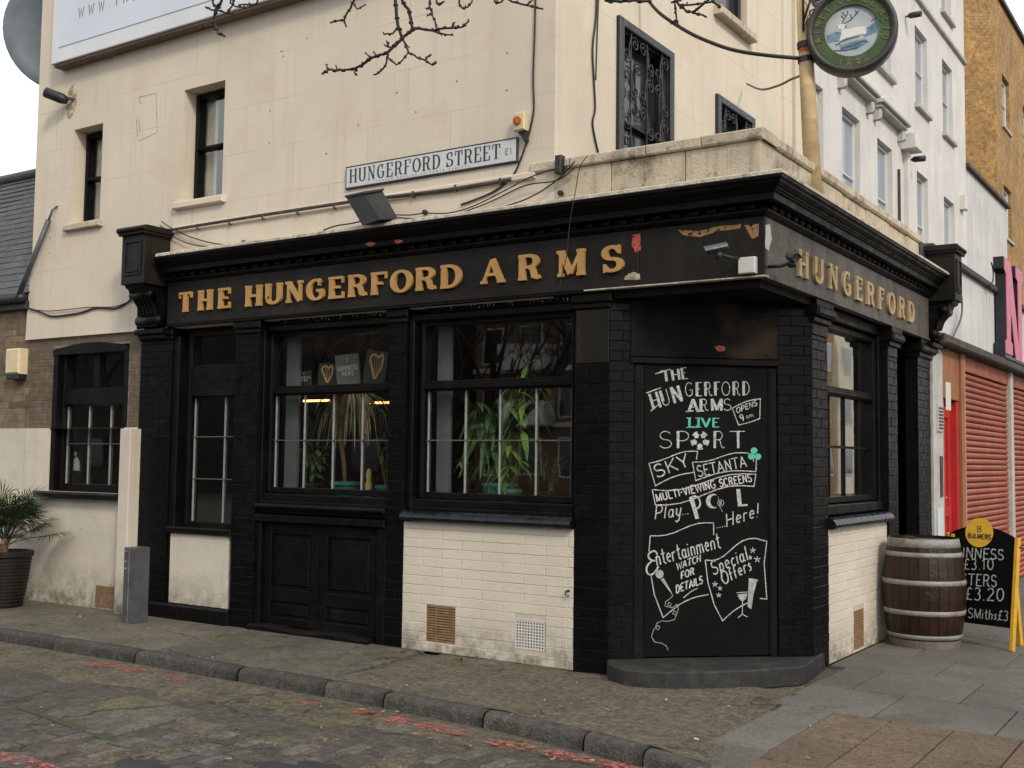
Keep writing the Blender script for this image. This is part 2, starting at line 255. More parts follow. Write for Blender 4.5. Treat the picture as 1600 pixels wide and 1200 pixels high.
class MB:
    def __init__(s, F=FW): s.F = F; s.v = []; s.f = []; s.mi = []; s.m = 0; s.sm = []; s.smooth = False
    def add(s, verts, faces, world=False):
        b = len(s.v); s.v += [Vector(p) if world else s.F(*p) for p in verts]
        for f in faces: s.f.append([b+i for i in f]); s.mi.append(s.m); s.sm.append(s.smooth)
        return s
    def box(s, u0, u1, v0, v1, w0, w1, b=0):
        if b <= 0:
            P = [(u, v, w) for w in (w0, w1) for v in (v0, v1) for u in (u0, u1)]
            return s.add(P, [(0, 2, 3, 1), (4, 5, 7, 6), (0, 1, 5, 4), (2, 6, 7, 3), (0, 4, 6, 2), (1, 3, 7, 5)])
        P = [(u0, v0, w0), (u1, v0, w0), (u1, v1, w0), (u0, v1, w0), (u0, v0, w1-b), (u1, v0, w1-b), (u1, v1, w1-b), (u0, v1, w1-b),
             (u0+b, v0+b, w1), (u1-b, v0+b, w1), (u1-b, v1-b, w1), (u0+b, v1-b, w1)]
        return s.add(P, [(3, 2, 1, 0), (0, 1, 5, 4), (1, 2, 6, 5), (2, 3, 7, 6), (3, 0, 4, 7), (4, 5, 9, 8), (5, 6, 10, 9), (6, 7, 11, 10), (7, 4, 8, 11), (8, 9, 10, 11)])
    def prism(s, poly, w0, w1, back=True):                 # poly in (u,v) anticlockwise seen from +w
        n = len(poly); P = [(p[0], p[1], w0) for p in poly] + [(p[0], p[1], w1) for p in poly]
        F = [tuple(range(n, 2*n))] + [(i, (i+1) % n, n+(i+1) % n, n+i) for i in range(n)]
        if back: F.append(tuple(range(n-1, -1, -1)))
        return s.add(P, F)
    def profile(s, prof, u0, u1):                           # prof (v,w) closed loop swept along u
        n = len(prof); P = [(u0, p[0], p[1]) for p in prof] + [(u1, p[0], p[1]) for p in prof]
        return s.add(P, [tuple(range(n)), tuple(range(2*n-1, n-1, -1))] + [((i+1) % n, i, n+i, n+(i+1) % n) for i in range(n)])
    def tube(s, pts, r, n=6, world=False, caps=True, r2=None):
        pts = [Vector(p) if world else s.F(*p) for p in pts]; rs = [r + ((r2-r)*i/(len(pts)-1) if r2 is not None else 0) for i in range(len(pts))]
        rings = []; up = None
        for i, p in enumerate(pts):
            t = (pts[min(i+1, len(pts)-1)] - pts[max(i-1, 0)])
            t = t.normalized() if t.length > 1e-9 else Vector((0, 0, 1))
            if up is None: up = t.orthogonal().normalized()
            up = (up - t*up.dot(t)); up = up.normalized() if up.length > 1e-6 else t.orthogonal().normalized()
            bi = t.cross(up); rings.append([p + (up*math.cos(a)+bi*math.sin(a))*rs[i] for a in [2*math.pi*k/n for k in range(n)]])
        V = [q for r_ in rings for q in r_]; F = []
        for i in range(len(rings)-1):
            for k in range(n): F.append((i*n+k, i*n+(k+1) % n, (i+1)*n+(k+1) % n, (i+1)*n+k))
        if caps: F += [tuple(range(n-1, -1, -1)), tuple(range((len(rings)-1)*n, len(rings)*n))]
        return s.add(V, F, True)
    def lathe(s, prof, n=24, a0=0, a1=2*math.pi):           # prof (r, z) around the frame's third axis
        full = abs(a1-a0-2*math.pi) < 1e-6; k = n if full else n+1; P = []
        for (r, z) in prof:
            for i in range(k):
                a = a0 + (a1-a0)*i/n; P.append((r*math.cos(a), r*math.sin(a), z))
        F = []
        for j in range(len(prof)-1):
            for i in range(n):
                i2 = (i+1) % k; F.append((j*k+i, j*k+i2, (j+1)*k+i2, (j+1)*k+i))
        return s.add(P, F)
    def disc(s, cu, cv, r, w0, w1, n=20):
        return s.prism([(cu+r*math.cos(2*math.pi*i/n), cv+r*math.sin(2*math.pi*i/n)) for i in range(n)], w0, w1)
    def ribbon(s, pts, wd, w0, w1):                         # flat stroke with real thickness, pts in (u,v); wd number or per-segment function(dir)
        pts = [Vector((p[0], p[1])) for p in pts]; n = len(pts)
        if n < 2: return s
        closed = (pts[0]-pts[-1]).length < 1e-6 and n > 3
        Lf = []; Rt = []
        for i in range(n):
            a = pts[i-1] if i > 0 else (pts[-2] if closed else None); c = pts[i+1] if i < n-1 else (pts[1] if closed else None)
            d1 = (pts[i]-a) if a is not None else (c-pts[i]); d2 = (c-pts[i]) if c is not None else d1
            d1 = d1.normalized() if d1.length > 1e-9 else Vector((1, 0)); d2 = d2.normalized() if d2.length > 1e-9 else d1
            t = d1+d2; t = t.normalized() if t.length > .2 else d1
            nn = Vector((-t.y, t.x)); k = 1/max(.5, nn.dot(Vector((-d1.y, d1.x))))
            h = (wd(t) if callable(wd) else wd)/2*k; Lf.append(pts[i]+nn*h); Rt.append(pts[i]-nn*h)
        P = [(p.x, p.y, w) for w in (w0, w1) for p in Lf+Rt]; F = []; o = 2*n
        for i in range(n-1):
            F.append((o+n+i, o+n+i+1, o+i+1, o+i)); F.append((i, o+i, o+i+1, i+1)); F.append((n+i, n+i+1, o+n+i+1, o+n+i)); 
        if not closed: F += [(0, n, o+n, o), (n-1, o+n-1, o+2*n-1, 2*n-1)]
        return s.add(P, F)
    def build(s, name, ms, parent=None, kind=None, label=None):
        me = bpy.data.meshes.new(name); o0 = ORG.get(parent.name if parent else None, Vector((0, 0, 0)))
        me.from_pydata([p-o0 for p in s.v], [], s.f)
        for m in (ms if isinstance(ms, (list, tuple)) else [ms]): me.materials.append(m)
        me.polygons.foreach_set('material_index', s.mi); me.polygons.foreach_set('use_smooth', s.sm); me.update()
        o = bpy.data.objects.new(name, me); COL.objects.link(o)
        if parent: o.parent = parent
        ORG[o.name] = o0
        if kind: o['kind'] = kind
        if label: o['label'] = label
        return o
def tag(o, label, cat, group=None):
    o['label'] = label; o['category'] = cat
    if group: o['group'] = group
    return o
def thing(name, label, cat, loc=(0, 0, 0), group=None):
    o = bpy.data.objects.new(name, None); o.empty_display_size = .2; COL.objects.link(o); o.location = loc; ORG[o.name] = Vector(loc)
    return tag(o, label, cat, group)
def solo(mb, name, m, label, cat, group=None):              # a thing that is one mesh, origin at its own middle bottom
    lo = Vector((min(p.x for p in mb.v), min(p.y for p in mb.v), min(p.z for p in mb.v))); hi = Vector((max(p.x for p in mb.v), max(p.y for p in mb.v), 0))
    c = Vector(((lo.x+hi.x)/2, (lo.y+hi.y)/2, lo.z)); mb.v = [p-c for p in mb.v]
    o = mb.build(name, m); o.location = c; ORG[o.name] = c; return tag(o, label, cat, group)
def holes_sheet(mb, u0, u1, v0, v1, w, holes, depth):
    us = sorted({u0, u1, *[x for h in holes for x in h[:2] if u0 < x < u1]}); vs = sorted({v0, v1, *[x for h in holes for x in h[2:4] if v0 < x < v1]})
    for i in range(len(us)-1):
        for j in range(len(vs)-1):
            a, b, c, d = us[i], us[i+1], vs[j], vs[j+1]; mu, mv = (a+b)/2, (c+d)/2
            if any(h[0] < mu < h[1] and h[2] < mv < h[3] for h in holes): continue
            mb.add([(a, c, w), (b, c, w), (b, d, w), (a, d, w)], [(0, 1, 2, 3)])
    for (a, b, c, d) in [h[:4] for h in holes]:
        for q in (((a, c), (a, d)), ((b, d), (b, c)), ((a, d), (b, d)), ((b, c), (a, c))):
            (p0, q0), (p1, q1) = q; mb.add([(p0, q0, w), (p1, q1, w), (p1, q1, w-depth), (p0, q0, w-depth)], [(0, 3, 2, 1)])
    return mb
def arc(cx, cy, rx, ry, a0, a1, n=12):
    return [(cx+rx*math.cos(R_(a0+(a1-a0)*i/n)), cy+ry*math.sin(R_(a0+(a1-a0)*i/n))) for i in range(n+1)]
# stroke letters: (advance width, strokes); serif strokes are drawn from the same skeletons
G = {
 'T': (.72, [[(.36, 0), (.36, 1)], [(0, 1), (.72, 1)]]), 'H': (.74, [[(.1, 0), (.1, 1)], [(.64, 0), (.64, 1)], [(.1, .5), (.64, .5)]]),
 'E': (.62, [[(.1, 0), (.1, 1)], [(.1, 1), (.6, 1)], [(.1, .52), (.46, .52)], [(.1, 0), (.62, 0)]]),
 'U': (.74, [[(.1, 1), (.1, .3)]+arc(.37, .3, .27, .3, 180, 360)+[(.64, 1)]]),
 'N': (.74, [[(.1, 0), (.1, 1)], [(.1, 1), (.64, 0)], [(.64, 0), (.64, 1)]]),
 'G': (.76, [arc(.4, .5, .34, .5, 50, 270)+arc(.4, .24, .26, .24, 270, 345)+[(.66, .45)], [(.42, .45), (.72, .45)]]),
 'R': (.74, [[(.1, 0), (.1, 1)], [(.1, 1), (.36, 1)]+arc(.36, .75, .24, .25, 90, -90)+[(.1, .5)], [(.36, .5), (.48, .42), (.54, .1), (.66, 0), (.74, .06)]]),
 'F': (.6, [[(.1, 0), (.1, 1)], [(.1, 1), (.6, 1)], [(.1, .5), (.44, .5)]]),
 'O': (.76, [arc(.38, .5, .34, .5, 90, 450, 22)]), 'D': (.74, [[(.1, 0), (.1, 1)], [(.1, 1), (.3, 1)]+arc(.3, .5, .36, .5, 90, -90, 14)+[(.1, 0)]]),
 'A': (.74, [[(.04, 0), (.36, 1)], [(.36, 1), (.70, 0)], [(.15, .33), (.59, .33)]]),
 'M': (.9, [[(.1, 0), (.1, 1)], [(.1, 1), (.45, .05)], [(.45, .05), (.8, 1)], [(.8, 1), (.8, 0)]]),
 'S': (.62, [arc(.31, .75, .24, .25, 25, 180, 9)[:-1]+arc(.31, .75, .24, .25, 180, 270, 5)+arc(.31, .25, .27, .25, 90, -155, 12)]),
 'P': (.68, [[(.1, 0), (.1, 1)], [(.1, 1), (.36, 1)]+arc(.36, .72, .26, .28, 90, -90)+[(.1, .44)]]),
 'V': (.7, [[(.04, 1), (.35, 0)], [(.35, 0), (.66, 1)]]), 'I': (.2, [[(.1, 0), (.1, 1)]]), 'L': (.58, [[(.1, 0), (.1, 1)], [(.1, 0), (.58, 0)]]),
 'W': (1.0, [[(.04, 1), (.26, 0), (.5, .8), (.74, 0), (.96, 1)]]), 'C': (.68, [arc(.38, .5, .32, .5, 45, 315, 16)]),
 'K': (.66, [[(.1, 0), (.1, 1)], [(.62, 1), (.1, .42)], [(.26, .58), (.66, 0)]]), 'Y': (.68, [[(.34, 0), (.34, .45), (.04, 1)], [(.34, .45), (.64, 1)]]),
 'B': (.68, [[(.1, 0), (.1, 1)], [(.1, 1), (.34, 1)]+arc(.34, .76, .22, .24, 90, -90)+[(.1, .52)], [(.34, .52)]+arc(.36, .26, .26, .26, 90, -90)+[(.1, 0)]]),
 'X': (.66, [[(.04, 0), (.62, 1)], [(.04, 1), (.62, 0)]]),
 'e': (.5, [[(.08, .32), (.42, .36)]+arc(.26, .33, .18, .28, 10, 310, 12)]), 'n': (.52, [[(.08, 0), (.08, .6)], [(.08, .45)]+arc(.27, .4, .17, .2, 140, 0, 6)+[(.44, 0)]]),
 't': (.4, [[(.2, 1), (.2, .12), (.34, 0), (.4, .06)], [(.02, .66), (.42, .7)]]), 'r': (.4, [[(.08, 0), (.08, .6)], [(.08, .42)]+arc(.24, .42, .15, .18, 150, 40, 5)]),
 'a': (.54, [arc(.25, .3, .18, .28, 50, 400, 14), [(.43, .58), (.43, .08), (.54, 0)]]), 'i': (.2, [[(.1, 0), (.1, .6)], [(.1, .8), (.11, .86)]]),
 'm': (.8, [[(.08, 0), (.08, .6)], [(.08, .45)]+arc(.24, .42, .15, .18, 140, 0, 6)+[(.39, 0)], [(.39, .45)]+arc(.55, .42, .15, .18, 140, 0, 6)+[(.72, 0)]]),
 'p': (.52, [[(.1, -.38), (.1, .6)], arc(.28, .3, .17, .28, 150, -150, 14)]), 'l': (.24, [[(.1, 0), (.12, 1.05)]]), 'c': (.46, [arc(.26, .3, .18, .28, 45, 315, 12)]),
 'y': (.5, [[(.06, .6), (.1, .15), (.28, .05), (.4, .2)], [(.44, .6), (.36, -.25), (.2, -.4), (.05, -.28)]]), 'f': (.36, [[(.36, .92), (.26, 1), (.16, .85), (.14, 0)], [(.02, .55), (.32, .58)]]),
 'h': (.52, [[(.08, 0), (.08, 1)], [(.08, .42)]+arc(.27, .4, .17, .2, 140, 0, 6)+[(.44, 0)]]),
 's': (.4, [[(.36, .5), (.22, .6), (.08, .47), (.3, .25), (.24, .03), (.04, .06)]]),
 '0': (.66, [arc(.33, .5, .26, .5, 90, 450, 18)]), '1': (.4, [[(.08, .75), (.24, 1), (.24, 0)]]), '2': (.62, [arc(.3, .75, .22, .25, 160, -30, 9)+[(.06, 0), (.58, 0)]]),
 '3': (.6, [arc(.28, .76, .2, .24, 150, -80, 9), arc(.28, .27, .24, .27, 85, -150, 10)]), '8': (.62, [arc(.31, .77, .2, .23, 90, 450, 14), arc(.31, .27, .25, .27, 90, 450, 14)]),
 '9': (.58, [arc(.28, .7, .2, .28, 0, 360, 14), [(.48, .7), (.44, .3), (.26, 0)]]), '£': (.6, [[(.55, .85), (.42, 1), (.26, .9), (.24, .6), (.24, .2), (.06, 0), (.3, .06), (.58, 0)], [(.08, .48), (.44, .48)]]),
 '.': (.2, [[(.08, 0), (.12, .03)]]), '-': (.3, [[(.05, .45), (.25, .45)]]), '!': (.25, [[(.12, .25), (.2, 1)], [(.08, 0), (.1, .04)]]), ' ': (.4, []), '&': (.7, [[(.66, 0), (.2, .7), (.3, 1), (.44, .85), (.1, .3), (.25, 0), (.62, .35)]]),
}
def slab_letter(mb, ch, u, v, h, wx, w0, w1, thick=.24, thin=.10, serif=.34):
    """one letter with heavy stems, light cross strokes and slab serifs; wx stretches the width"""
    k = 0; strokes = G[ch][1]
    ends = {}
    for st in strokes:
        P = [(u+x*h*wx, v+thin*h/2+y*h*(1-thin)) for x, y in st]
        light = (ch == 'N' and st[0][0] == st[1][0]) or (ch == 'M' and st[0] == (.1, 0)) or (ch in 'A' and st[0] == (.04, 0)) or (ch == 'M' and st[0] == (.45, .05)) or (ch == 'V' and st[0] == (.35, 0))
        tk = thin*1.15 if light else thick
        e = k*.0004; mb.ribbon(P, lambda t, tk=tk: h*(thin+(tk-thin)*abs(t.y)**1.6), w0, w1+e); k += 1
        for i, j in ((0, 1), (-1, -2)):
            x, y = st[i]; x2, y2 = st[j]
            if y in (0, 1) and abs(y2-y) > .3 and not (ch == 'M' and x == .45) and not (ch in 'AV' and x in (.36, .35)) and not (ch == 'N' and (x, y) == (.64, 0)) and ch not in 'GS':
                ends[(x, y)] = tk
        if ch in 'TEFL' and st[0][1] == st[-1][1] and st[0][1] in (0, 1):   # beaks on the arms
            y = st[0][1]; sgn = -1 if y == 1 else 1
            for x in ((0, .72) if ch == 'T' else (st[-1][0],)):
                e = k*.0004; cx = u+x*h*wx + (h*.03 if x == 0 else -h*.03); a, b = sorted((v+(h if y == 1 else 0), v+(h if y == 1 else 0)+sgn*h*.30))
                mb.box(cx-h*.035, cx+h*.035, a, b, w0, w1+e); k += 1
    for (x, y), tk in ends.items():
        if ch == 'T' and y == 1: continue
        e = k*.0004; wd = h*serif*(.8 if tk < thick else 1.0); c = u+x*h*wx; vv = v if y == 0 else v+h*(1-thin)
        mb.box(c-wd/2, c+wd/2, vv, vv+h*thin, w0, w1+e); k += 1
    if ch in 'SG':
        mb.box(u+.50*h*wx, u+.57*h*wx, v+h*.68, v+h, w0, w1+.003)
    if ch == 'S': mb.box(u+.03*h*wx, u+.10*h*wx, v, v+h*.32, w0, w1+.0034)
def word_slots(text, u0, u1, h, wx):
    tot = sum(G[c][0] for c in text)*h*wx; gap = (u1-u0-tot)/max(1, len(text)-1); u = u0; out = []
    for c in text: out.append((c, u)); u += G[c][0]*h*wx + gap
    return out
def text_strokes(text, x0, y0, x1, y1, h, slant=0, wx=1.0):
    """stroke text laid along a photo baseline; returns polylines in photo points"""
    d = Vector((x1-x0, y1-y0)); Ln = d.length; d.normalize(); n = Vector((d.y, -d.x)); tot = sum(G[c][0]+.12 for c in text)-.12; sc = Ln/tot; u = 0; out = []
    for c in text:
        for st in G[c][1]:
            out.append([(x0+d.x*(u+x+slant*y*h/sc)*sc+n.x*y*h, y0+d.y*(u+x+slant*y*h/sc)*sc+n.y*y*h) for x, y in st])
        u += G[c][0]+.12
    return out

# ------------------------------------------------------------------ the ground
def kerb_y(x):
    K = [(-40, -1.9), (-6.9, -1.50), (-4.97, -1.48), (-2.6, -1.53), (-1.286, -1.623), (-.45, -1.76), (.02, -1.887), (.45, -2.06), (1.2, -2.32), (2.2, -2.5), (3.2, -2.3), (4.0, -1.6)]
    for (a, b), (c, d) in zip(K, K[1:]):
        if a <= x <= c: return b+(d-b)*(x-a)/(c-a)
    return K[-1][1]
g = MB(); g.add([(-400, -400, -.105), (400, -400, -.105), (400, 400, -.105), (-400, 400, -.105)], [(0, 1, 2, 3)])
road = g.build('road', M['asphalt'], kind='structure')
mb = MB()
xs = [-40, -20, -12, -8, -6.9, -6, -5, -4, -3.2, -2.6, -2, -1.3, -.8, -.45, 0, .45, .8, 1.2, 1.7, 2.2, 2.7, 3.2, 3.6, 4.0]
top = [(x, kerb_y(x)+.105) for x in xs] + [(4.55, .2), (4.6, 80)]
poly = top + [(-40, 80)]
mb.add([(x, y, -.03) for x, y in poly], [tuple(range(len(poly)))])
pav = mb.build('pavement', M['asphalt_old'], kind='structure')
# the near strip of gritty old asphalt up to the paving slabs
def strip(name, poly, z0, z1, m, parent, b=.006):
    mb = MB(); n = len(poly); cx = sum(p[0] for p in poly)/n; cy = sum(p[1] for p in poly)/n
    inn = [(p[0]+(cx-p[0])*b/max(.05, math.hypot(cx-p[0], cy-p[1]))*1.4, p[1]+(cy-p[1])*b/max(.05, math.hypot(cx-p[0], cy-p[1]))*1.4) for p in poly]
    V = [(x, y, z0) for x, y in poly]+[(x, y, z1-b) for x, y in poly]+[(x, y, z1) for x, y in inn]
    F = [(i, (i+1) % n, n+(i+1) % n, n+i) for i in range(n)]+[(n+i, n+(i+1) % n, 2*n+(i+1) % n, 2*n+i) for i in range(n)]+[tuple(range(2*n, 3*n))]
    return mb.add(V, F).build(name, m, parent)
joints = [(-12.0, -11.9), (-9.6, -9.5), (-8.0, -7.9), (-6.2, -6.35), (-4.88, -5.13), (-3.95, -4.05), (-2.86, -3.05)]
for i in range(len(joints)-1):
    a0, a1 = joints[i]; b0, b1 = joints[i+1]
    xs2 = [a0+.006+(b0-a0-.012)*k/4 for k in range(5)]
    poly = [(x, kerb_y(x)+.115) for x in xs2] + [(b1-.006, .04), (a1+.006, .04)]
    strip('paving_slab', poly, -.03, random.uniform(-.002, .003), M['concrete'], pav)
# the old asphalt infill with an uneven top
mb = MB(); nx, ny = 46, 22; mb.smooth = True
VV = []; 
for i in range(nx+1):
    for j in range(ny+1):
        x = -2.85+(3.35)*i/nx; y0 = kerb_y(x)+.115; y = y0+(.25-y0)*j/ny
        xe = min(x, .18+(.35*(-y)/2 if y < 0 else 0)+.02*math.sin(y*9)); VV.append((xe, y, .004*math.sin(x*5+y*3)+.003*math.sin(x*13-y*11)-.004))
FF = [(i*(ny+1)+j, (i+1)*(ny+1)+j, (i+1)*(ny+1)+j+1, i*(ny+1)+j+1) for i in range(nx) for j in range(ny)]
mb.add(VV, FF).build('asphalt_infill', M['asphalt_old'], pav)
# slabs in front of the road side
def slab(x0, x1, y0, y1, m='slab_grey', g=.006):
    z = random.uniform(-.0015, .0025); sk = .006
    cor = [(x0+g, y0+g), (x1-g, y0+g), (x1-g, y1-g), (x0+g, y1-g)]
    poly = [(x - sk*(y)*1.0, y - .05*(x-.2)) for x, y in cor]
    strip('paving_slab', poly, -.03, z, M[m], pav, .005)
slab(.40, .62, -2.05, -1.45); slab(.24, .60, -1.45, -.22)
yy = [-2.3, -1.62, -.97, -.22]
for xi, (a, b) in enumerate([(.60, .98), (.98, 1.37), (1.37, 1.77), (1.77, 2.17), (2.17, 2.57), (2.57, 2.97), (2.97, 3.37), (3.37, 3.77)]):
    off = .0
    for c, d in zip(yy, yy[1:]):
        if kerb_y((a+b)/2)+.16 > d: continue
        slab(a, b, max(c, kerb_y(a)+.17), d, 'slab_buff')
rows = [(-.22, .62)]; y = .62
while y < 14: rows.append((y, y+.86)); y += .86
for r, (c, d) in enumerate(rows):
    x = .16 if c < 1.0 else .02; first = True
    edges = [.84, 1.60, 2.35, 3.1, 3.85, 4.6] if r % 2 == 0 else [.46, 1.22, 1.98, 2.74, 3.5, 4.26, 4.6]
    for e in edges:
        if e-x > .1 and e > x: slab(x, e, c, d)
        x = e
strip('paving_slab', [(.2, -.2), (.62, -.2), (.62, -.215), (.2, -.215)], -.03, .0, M['slab_grey'], pav)
# kerb stones
kerb = MB(); kj = [-14, -12.5, -11.2, -9.9, -8.6, -7.4, -6.08, -4.97, -3.71, -2.78, -2.185, -1.286, -.45, .018, .55, 1.1, 1.7, 2.3, 2.9, 3.5, 4.0]
kroot = MB().add([(x, kerb_y(x)+dy, -.104) for x in (-14, 4) for dy in (0, .1)], [(0, 2, 3, 1)]).build('kerb', M['kerb'], kind='structure')
for a, b in zip(kj, kj[1:]):
    mb = MB(); n = 6; P = []; dz = random.uniform(-.004, .004); dy = random.uniform(-.006, .006)
    for i in range(n+1):
        x = a+.007+(b-a-.014)*i/n; y = kerb_y(x)+dy; e = .012 if i in (0, n) else 0
        prof = [(-.005, -.12), (-.002, -.035-e), (.008, -.012-e), (.026, -.001-e*.6), (.07, .002-e*.4), (.112, .001-e*.4), (.114, -.03)]
        P += [(x, y+p, z+dz) for p, z in prof]
    k = 7; F = [(i*k+j, (i+1)*k+j, (i+1)*k+j+1, i*k+j+1) for i in range(n) for j in range(k-1)] + [tuple(range(k-1, -1, -1)), tuple(range(n*k, n*k+k))]
    mb.smooth = True; mb.add(P, F).build('kerb_stone', M['kerb'], kroot)
# things in the road surface
zr = -.105
def blob(cx, cy, rx, ry, n=18, jit=.25, ang=0, seed=0):
    rnd = random.Random(seed); ph = [rnd.uniform(0, 6.28) for _ in range(4)]; out = []
    for i in range(n):
        a = 2*math.pi*i/n; k = 1+jit*(.5*math.sin(3*a+ph[0])+.35*math.sin(5*a+ph[1])+.3*math.sin(9*a+ph[2])); x, y = rx*k*math.cos(a), ry*k*math.sin(a)
        out.append((cx+x*math.cos(ang)-y*math.sin(ang), cy+x*math.sin(ang)+y*math.cos(ang)))
    return out
# concrete cover slab with mossy edge, lower left
P4 = [at(*p, 2, zr)[:2] for p in ((72, 1117), (178, 1151), (312, 1114), (210, 1088))]
strip('manhole_slab', [P4[i] for i in range(4)], zr, zr+.012, M['concrete'], road, .01)
mb = MB(); mb.add([(*at(*p, 2, zr+.004)[:2], zr+.004) for p in ((20, 1105), (60, 1118), (172, 1160), (190, 1158), (180, 1150), (72, 1117), (44, 1104))], [tuple(range(7))]); mb.build('moss_seam', M['moss'], road)
mb = MB(); mb.add([(x, y, zr+.004) for x, y in [at(*p, 2, zr)[:2] for p in ((175, 1178), (215, 1168), (290, 1172), (330, 1200), (300, 1230), (200, 1225))]], [tuple(range(6))]); mb.build('tar_patch', M['tar'], road)
# broad areas of old gritty surface between kerb and setts
mb = MB(); n = 26
lo = [(-7.5+7.2*i/n, kerb_y(-7.5+7.2*i/n)+.01) for i in range(n+1)]
hi = [(-7.5+6.5*i/n, -2.40-.10*math.sin(i*1.3)-.06*math.sin(i*3.1)+.30*(i/n)) for i in range(n+1)]
V = []; nj = 8
for j in range(nj+1):
    for i in range(n+1):
        t = j/nj; e = min(1, t*8, (1-t)*3, (n-i)/2.5); x = lo[i][0]+(hi[i][0]-lo[i][0])*t; y = lo[i][1]+(hi[i][1]-lo[i][1])*t; V.append((x, y, zr-.003+.015*e+.002*math.sin(x*7+y*9)*e))
mb.smooth = True; mb.add(V, [((j+1)*(n+1)+i, (j+1)*(n+1)+i+1, j*(n+1)+i+1, j*(n+1)+i) for j in range(nj) for i in range(n)]).build('old_road_surface', M['asphalt_old'], road)
# setts: rows running towards the road, many worn and half tarred over
rs = random.Random(3); row = 0; x = -3.3
sett_me = None
def sett_mesh():
    mb = MB(); mb.add([(-.5, -.5, 0), (.5, -.5, 0), (.5, .5, 0), (-.5, .5, 0), (-.49, -.49, .6), (.49, -.49, .6), (.49, .49, .6), (-.49, .49, .6), (-.38, -.40, 1), (.40, -.38, .93), (.38, .40, 1), (-.40, .38, .95)],
        [(0, 1, 5, 4), (1, 2, 6, 5), (2, 3, 7, 6), (3, 0, 4, 7), (4, 5, 9, 8), (5, 6, 10, 9), (6, 7, 11, 10), (7, 4, 8, 11), (8, 9, 10, 11)]); return mb
cnt = 0; smesh = None
while x < -.55:
    y = -2.42-.25*math.sin(x*2.1)+rs.uniform(-.1, .1); wd = rs.uniform(.11, .14)
    y -= max(0, (-2.2-x))*.18
    while y > -4.1:
        ln = rs.uniform(.18, .30)
        if rs.random() < (.95 if x > -2.6 else .7) and cnt < 290 and math.sin(x*2.6+1.1)*math.sin(y*3.1+.4) < .42:
            if smesh is None:
                o = sett_mesh().build('sett', M['sett'], road); smesh = o.data
            else:
                o = bpy.data.objects.new('sett', smesh); COL.objects.link(o); o.parent = road
            o.location = (x, y-ln/2, zr-.004); o.scale = (wd-.014, ln-.014, rs.uniform(.012, .024)); o.rotation_euler = (rs.uniform(-.02, .02), rs.uniform(-.02, .02), R_(rs.uniform(-3, 3))); cnt += 1
        y -= ln
    x += wd
for i, (cx, cy, rx, ry, m_) in enumerate(((-2.05, -2.62, .30, .14, 'asphalt_old'), (-1.2, -2.62, .26, .10, 'asphalt_old'), (-2.75, -2.72, .35, .16, 'asphalt_old'), (-1.55, -3.05, .30, .13, 'tar'), (-2.55, -3.35, .30, .16, 'asphalt_old'), (-.9, -2.95, .3, .16, 'asphalt_old'), (-1.9, -3.5, .4, .12, 'tar'))):
    P = blob(cx, cy, rx, ry, 26, .5, .5+i, i); n = len(P); mb = MB(); mb.smooth = True
    V = [(x, y, zr) for x, y in P]+[(cx+(x-cx)*.8, cy+(y-cy)*.8, zr+.016+.003*math.sin(x*19+y*13)) for x, y in P]+[(cx, cy, zr+.020)]
    mb.add(V, [(k, (k+1) % n, n+(k+1) % n, n+k) for k in range(n)]+[(n+k, n+(k+1) % n, 2*n) for k in range(n)]).build('filled_patch', M[m_], road)
# worn red lines
def red_piece(p, z, seed):
    (x0, y0), (x1, y1), wd = p[0], p[1], p[2]; rnd = random.Random(seed); n = 9; d = Vector((x1-x0, y1-y0)); nn = Vector((-d.y, d.x)).normalized(); L1 = []; L2 = []
    for i in range(n+1):
        t = i/n; c = Vector((x0, y0))+d*t; k = wd/2*(.45+.55*math.sin(math.pi*min(1, max(.06, t*.94+.03)))**.5)
        L1.append(c+nn*k*rnd.uniform(.75, 1.1)); L2.append(c-nn*k*rnd.uniform(.75, 1.1))
    poly = L2+L1[::-1]; MB().add([(q.x, q.y, z) for q in poly], [tuple(range(len(poly)))]).build('red_line_patch', M['red_line'], road)
for i, (a, b, wd, px) in enumerate([((135, 1037), (190, 1041), 8, 0), ((192, 1043), (221, 1049), 7, 0), ((258, 1055), (290, 1063), 3, 0), ((468, 1096), (500, 1101), 3, 0), ((550, 1108), (590, 1119), 5, 0), ((568, 1114), (586, 1117), 4, 0),
        ((610, 1121), (638, 1128), 7, 0), ((650, 1130), (700, 1141), 8, 0), ((702, 1141), (728, 1146), 7, 0), ((762, 1157), (832, 1169), 11, 0), ((850, 1174), (925, 1188), 11, 0), ((925, 1189), (1010, 1206), 9, 0),
        ((-30, 1172), (84, 1202), 16, 0)]):
    z = zr+.0165; A = at(*a, 2, z); B = at(*b, 2, z); h = (at(a[0], a[1]-wd/2, 2, z)-at(a[0], a[1]+wd/2, 2, z)).length
    red_piece(((A.x, A.y), (B.x, B.y), min(.17, h*1.35)), z, i)
